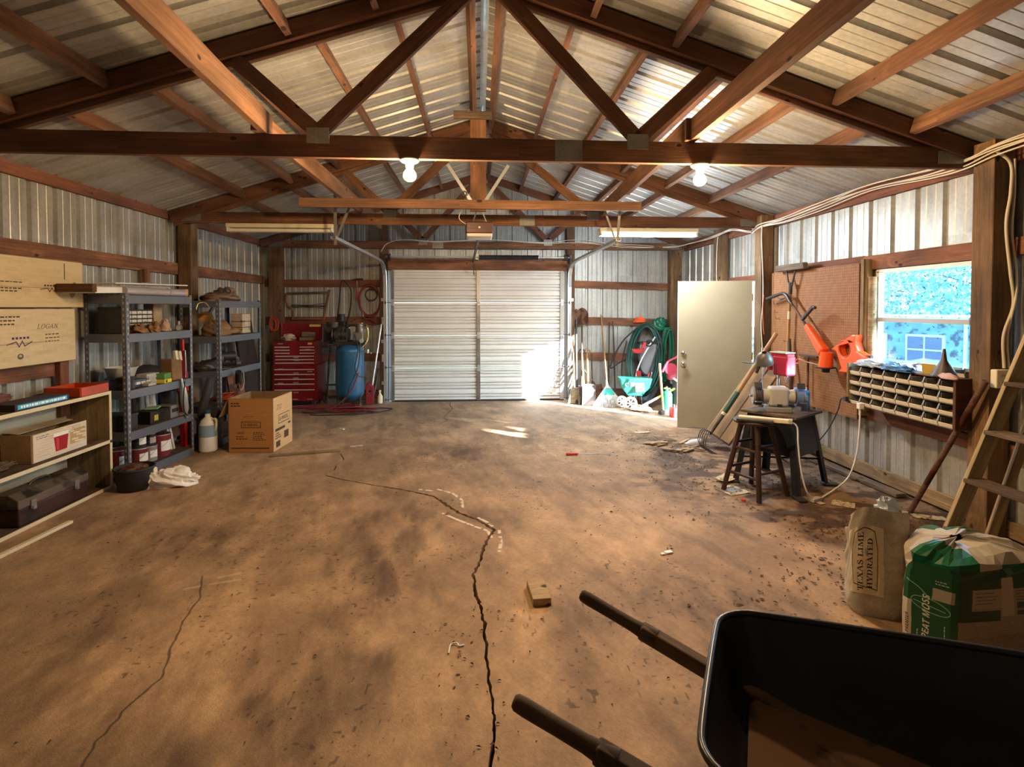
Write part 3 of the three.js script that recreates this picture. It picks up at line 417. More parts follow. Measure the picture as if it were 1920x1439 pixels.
// what lies outside: yard, low blue shed, trees
{
  M.grass = std(lin(0.16, 0.19, 0.09), 1, 0, { map: grimeTex });
  const yard = struct('ground'); mesh('yard', [box(60, 0.1, 70, XR + 0.1 + 30, -0.16, -8), box(40, 0.1, 70, XL - 0.15 - 20, -0.16, -8), box(6.95, 0.1, 30, 0, -0.16, -DF - 15.15), box(6.95, 0.1, 20, 0, -0.16, -DB + 10.15)], M.grass, yard);
  mesh('doorstep', box(1.2, 0.06, 1.3, XR + 0.72, -0.08, -6.5), std(lin(0.5, 0.48, 0.44), 0.9, 0, { map: grimeTex }), yard);
  const t = thing('garden_shed', 'low pale blue shed seen through the lower window pane', 'shed', [9.0, -0.1, 10.4], 0.35);
  M.shedblue = std(lin(0.10, 0.42, 0.74), 0.8, 0, { map: grimeTex }); M.shedtrim = std(lin(0.30, 0.58, 0.80), 0.7); M.shedpane = std(lin(0.03, 0.10, 0.20), 0.15);
  mesh('wall', rbox(1.8, 1.36, 6.2, 0.01, 0.9, 0.68, 0), M.shedblue, t);
  mesh('roof', rbox(2.1, 0.05, 6.5, 0.01, 0.9, 1.38, 0), M.shedtrim, t);
  for (const z of [-0.95, 0.15, 1.5]) { const w = mesh('window_frame', rbox(0.06, 0.62, 0.72, 0.01, -0.01, 0.72, z), M.shedtrim, t); for (const sy of [-1, 1]) for (const sz of [-1, 1]) mesh('pane', box(0.02, 0.25, 0.30, -0.035, 0.72 + sy * 0.14, z + sz * 0.165), M.shedpane, w); }
  for (const z of [-2.2, -1.6, 0.85, 2.3]) mesh('batten', box(0.03, 1.3, 0.06, -0.012, 0.67, z), M.shedtrim, t);
  const leafG = (n, fx, s0, s1) => { const pos = [], v = new THREE.Vector3(), a = new THREE.Vector3(), b = new THREE.Vector3(); for (let i = 0; i < n; i++) { fx(v); const s = rr(s0, s1); a.set(rnd() - 0.5, rnd() - 0.5, rnd() - 0.5).normalize().multiplyScalar(s); b.set(rnd() - 0.5, rnd() - 0.5, rnd() - 0.5).cross(a).normalize().multiplyScalar(s * 0.45); for (const [p, q] of [[-1, 0], [0, 1], [1, 0], [-1, 0], [1, 0], [0, -1]]) pos.push(v.x + a.x * p + b.x * q, v.y + a.y * p + b.y * q, v.z + a.z * p + b.z * q); } const g = new THREE.BufferGeometry(); g.setAttribute('position', new THREE.Float32BufferAttribute(pos, 3)); g.setAttribute('uv', new THREE.Float32BufferAttribute(new Float32Array(pos.length / 3 * 2), 2)); g.computeVertexNormals(); return g; };
  M.leaf = new THREE.MeshPhysicalMaterial({ color: lin(0.13, 0.36, 0.42), roughness: 0.8, transmission: 0.4, thickness: 0, side: THREE.DoubleSide }); M.bark = std(lin(0.14, 0.11, 0.09), 1);
  const tree = (x, d, h, r, ry, n, label, s0 = 0.05, s1 = 0.13) => {
    const o = thing('tree', label, 'tree', [x, -0.1, d], 0, 'trees in the yard');
    const tr = mesh('trunk', [rod(vec([0, 0, 0]), vec([0.1, h, 0]), 0.14, 0.07)], M.bark, o);
    mesh('branch', Array.from({ length: 7 }, () => { const a = rnd() * 6.28, y = h * rr(0.6, 0.98); return rod(vec([0.05, y, 0]), vec([Math.cos(a) * r * 0.8, y + rr(-0.2, 0.5) * ry, Math.sin(a) * r * 0.8]), 0.04, 0.012, 6); }), M.bark, tr);
    mesh('foliage', leafG(n, (v) => { do v.set(rr(-1, 1), rr(-1, 1), rr(-1, 1)); while (v.lengthSq() > 1); v.set(v.x * r, h + v.y * ry, v.z * r); }, s0, s1), M.leaf, o);
  };
  tree(14.0, 13.7, 2.2, 1.85, 2.0, 5200, 'leafy tree behind the low shed, nearest the post side of the upper pane'); tree(15.2, 17.9, 2.4, 2.1, 2.2, 6500, 'leafy tree behind the low shed, seen in the middle of the upper pane'); tree(19.5, 22.5, 2.2, 2.4, 2.0, 5200, 'smaller leafy tree behind the low shed, seen by the pegboard side of the pane');
  tree(9.6, -1.35, 5.15, 1.55, 1.25, 3000, 'tree outside on the sunny side that shades the window', 0.08, 0.17);
}

// ---------- more helpers ----------
function canvasTex(w, h, draw) { const c = document.createElement('canvas'); c.width = w; c.height = h; const x = c.getContext('2d'); draw(x, w, h); const t = new THREE.CanvasTexture(c); t.colorSpace = THREE.SRGBColorSpace; t.magFilter = THREE.LinearFilter; t.minFilter = THREE.LinearMipmapLinearFilter; return t; }
const printM = (w, h, draw, rough = 0.8) => std(0xffffff, rough, 0, { map: canvasTex(w, h, draw) });
const card = (w, h, x = 0, y = 0, z = 0, rx = 0, ry = 0, rz = 0) => T(new THREE.PlaneGeometry(w, h), x, y, z, rx, ry, rz);
function lines(x, n, x0, y0, w, dy, h, c) { x.fillStyle = c; for (let i = 0; i < n; i++) { let p = x0; const e = x0 + w * (0.6 + 0.4 * vn(i * 3.3, w)); while (p < e) { const q = 4 + 14 * vn(p * 0.37, i * 5.1 + y0); x.fillRect(p, y0 + i * dy, q, h); p += q + 4; } } }
function lump(rx, ry, rz, amp = 0.25, f = 2.2, n = 24, s = 0, cut = -0.25) {   // crumpled heap standing on y = 0
  const g = new THREE.SphereGeometry(1, n, n * 0.7 | 0), p = g.attributes.position, v = new THREE.Vector3();
  for (let i = 0; i < p.count; i++) { v.fromBufferAttribute(p, i); const k = 1 + amp * 2 * (fbm(v.x * f + v.y * 1.7 * f + s + 50, v.z * f - v.y * f + s * 2 + 50, 3) - 0.5) + amp * 0.8 * (Math.abs(vn(v.x * f * 3 + s + 80, v.y * f * 3 + v.z * f * 3 + 80) - 0.5) - 0.25); v.multiplyScalar(k); v.y = Math.max(v.y, cut) - cut; p.setXYZ(i, v.x * rx, v.y * ry / (1 - cut), v.z * rz); }
  g.computeVertexNormals(); return g;
}
const W3 = (x, y, d) => [x, y, d];
function carton(name, label, cat, m, w, h, l, p, turn = 0, lid, group) { const t = thing(name, label, cat, p, turn, group); mesh('body', rbox(w, h, l, 0.004, 0, h / 2, 0), m, t); if (lid) mesh('lid', rbox(w + 0.01, 0.02, l + 0.01, 0.004, 0, h - 0.002, 0), lid, t); return t; }

// ---------- left side ----------
{ // low cream bookcase
  const t = thing('bookcase', 'low cream bookcase with one shelf along the left wall', 'bookcase', [-3.17, 0, 3.98]);
  const L = 1.12, D = 0.34;
  M.caseback = std(lin(0.72, 0.65, 0.48), 0.8, 0, { map: softTex }); M.casetop = woodM(lin(0.20, 0.125, 0.085), woodTex2);
  for (const [n, y] of [['top', 0.786], ['shelf', 0.388], ['bottom', 0.016]]) { const b = mesh(n, rbox(D, 0.026, L - (n === 'top' ? 0 : 0.05), 0.003, 0, y, 0, 2), M.casetop, t); mesh('edging', rbox(0.006, 0.027, L, 0.002, D / 2 + 0.002, y, 0, 2), M.cream, b); }
  for (const s of [-1, 1]) { const b = mesh('side', rbox(D, 0.775, 0.026, 0.003, 0, 0.388, s * (L / 2 - 0.013), 1), M.ply, t); mesh('edging', rbox(0.006, 0.775, 0.027, 0.002, D / 2 + 0.002, 0.388, s * (L / 2 - 0.013), 1), M.cream, b); }
  mesh('back', box(0.008, 0.77, L - 0.04, -D / 2 + 0.004, 0.39, 0), M.caseback, t);
}
{ // boxed beer glass, toolbox, flat things on the bookcase
  const pm = printM(256, 200, (x, w, h) => { x.fillStyle = '#d8cfbf'; x.fillRect(0, 0, w, h); for (let i = 0; i < 40; i++) { x.fillStyle = `rgba(${150 + i * 2},${135 + i},${105 + i},0.35)`; x.fillRect((i * 67) % w, (i * 41) % h, 60, 6); } x.fillStyle = '#b89a6a'; x.fillRect(170, 40, 80, 110); x.fillStyle = '#dcd2c0'; for (let i = 0; i < 14; i++) x.fillRect(172 + (i * 31) % 70, 44 + (i * 23) % 95, 18, 12); x.fillStyle = '#eee'; x.fillRect(92, 34, 70, 26); x.fillStyle = '#9c1420'; x.beginPath(); x.moveTo(92, 60); x.lineTo(162, 60); x.lineTo(154, 168); x.lineTo(100, 168); x.fill(); x.fillStyle = '#c43a44'; x.fillRect(104, 70, 12, 90); x.fillStyle = '#5a4530'; x.font = 'italic 20px serif'; lines(x, 2, 14, 20, 60, 14, 5, '#6b6255'); lines(x, 3, 180, 20, 60, 12, 3, '#5d5142'); });
  const t = thing('glassware_box', 'open carton printed with a glass of red drink on the bookcase shelf', 'box', [-3.16, 0.402, 4.09]);
  mesh('body', [rbox(0.20, 0.20, 0.008, 0.003, 0, 0.1, 0.255), rbox(0.20, 0.20, 0.008, 0.003, 0, 0.1, -0.255), rbox(0.008, 0.20, 0.51, 0.003, 0.10, 0.1, 0), rbox(0.008, 0.20, 0.51, 0.003, -0.10, 0.1, 0), box(0.2, 0.006, 0.51, 0, 0.004, 0)], M.card, t);
  mesh('flap', T(rbox(0.10, 0.005, 0.50, 0.002), -0.045, 0.21, 0, 0, 0, -0.1), M.cardlight, t); mesh('print', card(0.50, 0.195, 0.1055, 0.101, 0, 0, P2, 0), pm, t);
  const b = thing('toolbox', 'old dark metal toolbox with grey lid and two latches under the bookcase shelf', 'toolbox', [-3.12, 0.03, 3.97]);
  mesh('body', rbox(0.22, 0.12, 0.62, 0.012, 0, 0.06, 0), std(lin(0.075, 0.03, 0.025), 0.5, 0.2, { map: grimeTex }), b);
  mesh('lid', T(ext([[-0.112, 0], [0.112, 0], [0.112, 0.055], [0.05, 0.095], [-0.05, 0.095], [-0.112, 0.055]], 0.63, 0.006), 0, 0.122, 0), std(lin(0.22, 0.20, 0.18), 0.5, 0.4, { map: grimeTex }), b);
  for (const z of [-0.19, 0.2]) mesh('latch', [rbox(0.012, 0.06, 0.045, 0.003, 0.115, 0.125, z), rbox(0.014, 0.025, 0.03, 0.003, 0.12, 0.10, z)], M.plate, b);
  mesh('handle', tube([[0, 0.215, -0.09], [0, 0.232, -0.07], [0, 0.232, 0.07], [0, 0.215, 0.09]], 0.008, 20), M.darksteel, b);
  const r = thing('tool_tray', 'shallow orange-red metal tray at the end of the bookcase top', 'tray', [-3.13, 0.80, 4.36]);
  mesh('base', rbox(0.26, 0.012, 0.30, 0.003, 0, 0.007, 0), M.orange2, r); for (const s of [-1, 1]) { mesh('side', rbox(0.26, 0.07, 0.012, 0.003, 0, 0.037, s * 0.15), M.orange2, r); mesh('side', rbox(0.012, 0.07, 0.30, 0.003, s * 0.13, 0.037, 0), M.orange2, r); }
  solo('folded_papers', [rbox(0.16, 0.012, 0.2, 0.003, 0, 0.007, 0), T(rbox(0.12, 0.006, 0.16, 0.002), 0.01, 0.02, 0.01, 0.1, 0.2, 0.1)], M.paper, 'folded papers lying in the orange-red tray', 'paper', [-3.13, 0.813, 4.36], 0.2);
  const bm = printM(256, 40, (x, w, h) => { x.fillStyle = '#1a4a78'; x.fillRect(0, 0, w, h); x.fillStyle = '#58bde0'; x.fillRect(6, 6, w - 12, 28); x.fillStyle = '#f2fbff'; lines(x, 1, 20, 12, 220, 10, 16, '#f4fbff'); });
  const f = thing('flat_carton', 'flat dark carton with a bright blue printed edge on the bookcase top', 'box', [-3.095, 0.80, 3.88]);
  mesh('body', rbox(0.17, 0.045, 0.46, 0.003, 0, 0.023, 0), M.darkcloth, f); mesh('print', card(0.44, 0.04, 0.0865, 0.023, 0, 0, P2, 0), bm, f);
  solo('plastic_bag', lump(0.055, 0.10, 0.22, 0.4, 2.5, 30, 4), std(lin(0.16, 0.07, 0.06), 0.35, 0, {}), 'crumpled dark brown plastic bag on the bookcase top', 'bag', [-3.265, 0.80, 3.72]);
  solo('dried_bundle', Array.from({ length: 46 }, (_, i) => tube([[rr(-0.08, 0.02), 0.012 + 0.002 * (i % 18), -0.25 + rr(0, 0.06)], [rr(-0.06, 0.06), 0.02 + 0.002 * (i % 18), 0], [rr(-0.09, 0.09), 0.014 + 0.002 * (i % 18), 0.2 + rr(0, 0.09)]], rr(0.002, 0.0045), 6, 4).scale(1, 1, 0.6)), M.greywood, 'bundle of dry grey stalks lying on the bookcase shelf', 'dry stalks', [-3.13, 0.40, 3.64]);
}
solo('wood_strip', rbar(V(-2.83, 0.012, 3.1), V(-2.79, 0.012, 3.80), 0.02, 0.035, 0.003), M.cream, 'thin pale wood strip on the floor before the bookcase', 'wood strip');
{ // printed insulation boards on the wall
  const draw = (n) => (x, w, h) => {
    x.fillStyle = n ? '#d0bf9c' : '#ccb98f'; x.fillRect(0, 0, w, h); for (let i = 0; i < 700; i++) { const a = vn(i * 1.7, n * 9) * w, b = vn(i * 2.9, 3 + n) * h; x.fillStyle = i % 2 ? 'rgba(110,85,50,0.05)' : 'rgba(235,220,190,0.06)'; x.fillRect(a, b, 10 + 60 * vn(i, 5), 3 + 14 * vn(i, 9)); }
    x.strokeStyle = '#6b5740'; x.lineWidth = 1.5; x.beginPath(); x.moveTo(0, h * 0.62); x.lineTo(w * 0.86, h * 0.60); x.stroke();
    const logo = (px, py, s, c) => { x.strokeStyle = c; x.lineWidth = 4 * s; x.beginPath(); x.moveTo(px, py + 22 * s); x.lineTo(px + 40 * s, py + 12 * s); x.lineTo(px + 52 * s, py + 34 * s); x.lineTo(px + 66 * s, py + 10 * s); x.lineTo(px + 76 * s, py + 32 * s); x.lineTo(px + 110 * s, py + 14 * s); x.stroke(); x.fillStyle = c; x.font = `bold ${16 * s}px sans-serif`; for (let i = 0; i < 5; i++) x.fillRect(px + 22 * s + i * 16 * s, py - 8 * s, 10 * s, 9 * s); };
    if (n === 0) { logo(w * 0.815, h * 0.56, 0.75, '#2d2530'); lines(x, 1, w * 0.655, h * 0.50, 90, 10, 4, '#3a3028'); lines(x, 2, w * 0.655, h * 0.62, 100, 12, 5, '#3a3028'); x.fillStyle = '#4b3b28'; x.fillRect(w * 0.915, h * 0.05, 4, h * 0.35); x.fillStyle = 'rgba(90,65,35,0.55)'; x.beginPath(); x.ellipse(w * 0.955, h * 0.62, 14, 40, 0.2, 0, 7); x.fill(); }
    else { lines(x, 3, w * 0.665, h * 0.12, 100, 14, 5, '#3a3028'); logo(w * 0.715, h * 0.52, 0.9, '#3d2a55'); lines(x, 3, w * 0.865, h * 0.46, 80, 14, 4, '#4a4035'); x.font = 'italic 26px serif'; x.fillStyle = '#5a4c3c'; x.fillText('LOGAN', w * 0.83, h * 0.36); x.fillStyle = '#5c5048'; x.beginPath(); x.ellipse(w * 0.765, h * 0.83, 12, 11, 0, 0, 7); x.fill(); x.fillStyle = '#b9b0a2'; x.beginPath(); x.ellipse(w * 0.765, h * 0.82, 6, 5, 0, 0, 7); x.fill(); x.fillRect(w * 0.785, h * 0.84, 18, 4); }
  };
  for (const [n, y0, y1, d1, label] of [[0, 1.478, 1.85, 4.64, 'upper tan insulation board with a dark logo on the left wall'], [1, 1.055, 1.472, 4.53, 'lower tan insulation board with a purple logo on the left wall']]) {
    const t = thing('insulation_board', label, 'board', [-3.285, 0, 3.4], 0, 'printed boards on the left wall'), L = d1 - 3.4, z = -(d1 + 3.4) / 2 + 3.4, cut = 1.1 / (d1 - 2.3);
    mesh('panel', rbox(0.03, y1 - y0, L, 0.006, n ? 0.012 : 0, (y0 + y1) / 2, z), std(lin(0.53, 0.40, 0.22), 0.9, 0, { map: noiseTex }), t);
    const pc = card(L - 0.01, y1 - y0 - 0.01, (n ? 0.012 : 0) + 0.0165, (y0 + y1) / 2, z, 0, P2, 0), pu = pc.attributes.uv; for (let i = 0; i < pu.count; i++) pu.setX(i, cut + (1 - cut) * pu.getX(i)); mesh('print', pc, printM(1024, 220, draw(n)), t);
  }
}
function rack(label, L, D, H, shelfY, p, turn, m = M.slate) {   // slotted-angle shelving, L along local z, D along local x
  const t = thing('steel_rack', label, 'shelving', p, turn, 'steel shelving racks');
  for (const sx of [-1, 1]) for (const sz of [-1, 1]) {
    const X = sx * D / 2, Z = sz * L / 2, slots = []; for (let y = 0.06; y < H - 0.03; y += 0.052) slots.push([y]);
    const leg = mesh('upright', [box(0.036, H, 0.003, X - sx * 0.018, H / 2, Z), box(0.003, H, 0.036, X, H / 2, Z - sz * 0.018)], m, t);
    const holes = []; for (const [y] of slots) { holes.push(box(0.010, 0.022, 0.0012, X - sx * 0.02, y, Z + sz * 0.0018), box(0.0012, 0.022, 0.010, X + sx * 0.0018, y, Z - sz * 0.02)); }
    mesh('slot', holes, M.lightgrey, leg).userData.kind = 'stuff';
  }
  for (const y of shelfY) {
    const s = mesh('shelf_deck', box(D - 0.01, 0.016, L - 0.01, 0, y - 0.008, 0), M.casetop, t);
    for (const sx of [-1, 1]) mesh('beam', rbox(0.004, 0.072, L - 0.05, 0.0015, sx * (D / 2 + 0.003), y - 0.036, 0, 2), m, s); for (const sz of [-1, 1]) mesh('beam', rbox(D - 0.05, 0.072, 0.004, 0.0015, 0, y - 0.036, sz * (L / 2 + 0.003), 0), m, s);
    for (const sx of [-1, 1]) for (const sz of [-1, 1]) for (const dy of [0.018, 0.056]) mesh('rivet', ball(0.006, sx * (D / 2 + 0.004), y - dy, sz * (L / 2 - 0.018), 6), M.steel, s);
  }
  return t;
}
const R1 = [-3.085, 5.115], R1T = -0.10; // rack one: centre and turn
rack('near blue-grey steel rack beside the bookcase end', 0.87, 0.36, 1.60, [1.585, 1.255, 0.775, 0.42, 0.075], [R1[0], 0, R1[1]], R1T);
const on1 = (x, y, z) => { const c = Math.cos(R1T), s = Math.sin(R1T); return [R1[0] + x * c + z * s, y, R1[1] - (-x * s + z * c)]; };  // local (x, z towards the camera) on rack one
const R2 = [-2.93, 6.33], R2T = -0.06;
rack('far blue-grey steel rack before the left corner', 0.94, 0.42, 1.565, [1.55, 1.17, 0.80, 0.42, 0.075], [R2[0], 0, R2[1]], R2T);
const on2 = (x, y, z) => { const c = Math.cos(R2T), s = Math.sin(R2T); return [R2[0] + x * c + z * s, y, R2[1] - (-x * s + z * c)]; };
{ // on rack one, top
  const a = thing('cabinet_panel', 'long white panel with a brown wooden end lying on top of the near rack', 'panel', on1(0.02, 1.59, 0.12), R1T + 0.10);
  mesh('foam_core', T(rbox(0.25, 0.05, 1.02, 0.006, -0.04, 0.045, 0.1), 0, 0, 0, 0.03), M.white, a); mesh('wooden_end', T(rbox(0.27, 0.065, 0.05, 0.006, -0.04, 0.062, 0.635, 0), 0, 0, 0, 0.03), woodM(lin(0.22, 0.095, 0.045)), a); mesh('top_sheet', T(rbox(0.255, 0.006, 1.0, 0.002, -0.04, 0.074, 0.1), 0, 0, 0, 0.03), M.lightgrey, a);
  const ws = solo('white_trim_board', rbox(0.16, 0.012, 0.98, 0.003, 0, 0.006, 0), M.white, 'thin white trim board on the very top of the near rack pile', 'board', on1(-0.03, 1.69, -0.1), R1T + 0.02); ws.rotation.order = 'YXZ'; ws.rotation.x = 0.02;
  solo('plastic_roll', [T(cyl(0.036, 0.036, 0.78, 0, 0, 0, 18), 0, 0.036, 0, P2), T(torus(0.038, 0.003, 20, 5), 0, 0.036, -0.15)], std(lin(0.36, 0.34, 0.37), 0.3), 'grey roll of plastic film along the front of the near rack top', 'roll', on1(0.145, 1.586, 0.02), R1T);
  carton('small_carton', 'small ochre carton at the far end of the near rack top', 'box', std(lin(0.55, 0.30, 0.06), 0.8), 0.07, 0.075, 0.09, on1(0.11, 1.586, -0.395), R1T);
}
{ // on rack one, second shelf
  const t = thing('drawer_organizer', 'dark parts organizer with rows of clear drawers on the near rack', 'organizer', on1(-0.06, 1.256, 0.10), R1T);
  mesh('case', rbox(0.15, 0.205, 0.40, 0.004, 0, 0.103, 0), M.black, t); M.clearplastic = std(lin(0.62, 0.62, 0.58), 0.3);
  for (let r = 0; r < 5; r++) for (let c = 0; c < 6; c++) { const dr = mesh('drawer', rbox(0.012, 0.026, 0.055, 0.003, 0.077, 0.026 + r * 0.038, -0.163 + c * 0.065), M.clearplastic, t); if ((r + c) % 3 === 0) mesh('pull', rbox(0.008, 0.005, 0.02, 0.002, 0.086, 0.02 + r * 0.038, -0.163 + c * 0.065), M.grey, dr); }
  carton('storage_case', 'black plastic storage case at the near corner of the near rack', 'case', M.blackplastic, 0.20, 0.22, 0.10, on1(0.02, 1.256, 0.36), R1T, M.black);
  solo('leather_glove', lump(0.065, 0.075, 0.09, 0.75, 3.6, 30, 1), M.bag, 'crumpled brown leather glove before the drawers, nearer one', 'glove', on1(0.12, 1.256, 0.22), 0.3); solo('leather_glove', lump(0.055, 0.09, 0.08, 0.75, 3.6, 30, 7), M.bag, 'crumpled brown leather glove before the drawers, farther one', 'glove', on1(0.125, 1.256, 0.04), 0.3);
  solo('work_glove', [lump(0.045, 0.11, 0.05, 0.4, 2.6, 18, 3), lump(0.05, 0.035, 0.13, 0.4, 2.6, 18, 5)], std(lin(0.45, 0.30, 0.22), 0.9), 'pale tan work glove at the end of the drawers', 'glove', on1(0.10, 1.256, -0.15), 0.3);
  carton('tall_carton', 'tall narrow tan carton standing at the back of the near rack', 'box', M.cardlight, 0.10, 0.27, 0.12, on1(-0.10, 1.256, -0.27), R1T);
  solo('pipe_fitting', [T(cyl(0.025, 0.025, 0.08, 0, 0, 0, 16, false), 0, 0.025, 0, P2), T(cyl(0.02, 0.02, 0.07), 0, 0.055, 0.0), T(torus(0.026, 0.005, 20, 6), 0, 0.025, 0.04)], M.plate, 'grey elbow pipe fitting at the far end of the near rack shelf', 'pipe fitting', on1(0.09, 1.256, -0.36), 0.6);
}
{ // on rack one, third shelf
  solo('plastic_tub', lathe([[0, 0.004], [0.09, 0.004], [0.12, 0.10], [0.128, 0.102], [0.128, 0.11], [0.114, 0.11], [0.085, 0.012], [0, 0.012]], 28), std(lin(0.50, 0.52, 0.50), 0.4), 'round light grey plastic tub on the near rack', 'tub', on1(-0.04, 0.845, 0.22));
  const u = carton('parts_case', 'blue parts case with small front drawers under the grey tub', 'case', std(lin(0.03, 0.04, 0.09), 0.4), 0.26, 0.068, 0.32, on1(-0.02, 0.776, 0.23), R1T); for (let i = 0; i < 5; i++) mesh('drawer', rbox(0.01, 0.022, 0.05, 0.002, 0.134, 0.036, -0.13 + i * 0.062), M.clearplastic, u);
  carton('dark_tin', 'dark oblong tin in the near corner of the near rack', 'tin', M.darksteel, 0.10, 0.10, 0.09, on1(0.10, 0.776, 0.345), R1T + 0.2, M.black);
  solo('welding_mask', lump(0.13, 0.16, 0.22, 0.15, 1.6, 26, 9), M.blackplastic, 'black rounded hood at the back of the near rack', 'hood', on1(-0.06, 0.776, -0.12)); solo('small_drawer_unit', [rbox(0.10, 0.10, 0.16, 0.004, 0, 0.05, 0), ...[0.03, 0.07].map((y) => rbox(0.01, 0.02, 0.13, 0.002, 0.052, y, 0))], M.lightgrey, 'small grey two-drawer unit behind the near upright', 'drawer unit', on1(0.06, 0.776, 0.03), R1T);
  const g = carton('detergent_box', 'green and yellow printed box at the edge of the near rack', 'box', std(lin(0.10, 0.24, 0.06), 0.6), 0.09, 0.055, 0.12, on1(0.13, 0.812, -0.07), R1T + 0.15); const y = carton('screw_box', 'flat yellow box under the green one on the near rack', 'box', std(lin(0.75, 0.60, 0.03), 0.6), 0.10, 0.035, 0.12, on1(0.13, 0.776, -0.07), R1T + 0.15); mesh('label', box(0.002, 0.022, 0.03, 0.051, 0.018, 0.035), M.black, y);
  solo('cardboard_roll_box', rbox(0.11, 0.10, 0.14, 0.01, 0, 0.05, 0), std(lin(0.20, 0.07, 0.05), 0.8, 0, { map: grimeTex }), 'maroon box at the back of the near rack beside the paper sack', 'box', on1(-0.05, 0.776, -0.19), R1T);
  { const s = new THREE.Shape(circ(0.1, 4).map((p) => new THREE.Vector2(...p))); const gb = rbox(0.13, 0.20, 0.15, 0.012, 0, 0.10, 0); bend(gb, (v) => { const k = 0.016 * (fbm(v.y * 18 + v.x * 20 + 50, v.z * 22 + v.y * 9 + 50, 3) - 0.5); v.x *= 1 + 4 * k; v.z *= 1 + 4 * k; if (v.y > 0.16) { v.y += 0.02 * Math.sin(v.z * 40); v.x *= 0.9; } }); solo('paper_sack', gb, M.bag, 'brown paper sack with a crumpled mouth on the near rack', 'paper bag', on1(0.08, 0.776, -0.26), R1T); }
  solo('circuit_box', [rbox(0.10, 0.025, 0.10, 0.003, 0, 0.013, 0), T(rbox(0.08, 0.01, 0.09, 0.002), 0.0, 0.03, 0, 0, 0.4)], M.lightgrey, 'pale grey electrical box by the near upright of the near rack', 'electrical box', on1(0.12, 0.776, 0.12), R1T);
  const br = thing('scrub_brush', 'white long-handled brush standing on the near rack by the paper sack', 'brush', on1(0.10, 0.776, -0.36), R1T); mesh('handle', rod(vec([0, 0.0, 0]), vec([0.0, 0.19, 0.035]), 0.012, 0.010), M.white, br); mesh('head', [T(rbox(0.03, 0.10, 0.035, 0.005), 0, 0.235, 0.06, 0.2), T(rbox(0.03, 0.10, 0.035, 0.005), 0, 0.225, 0.005, 0.2)], M.ivory, br);
}
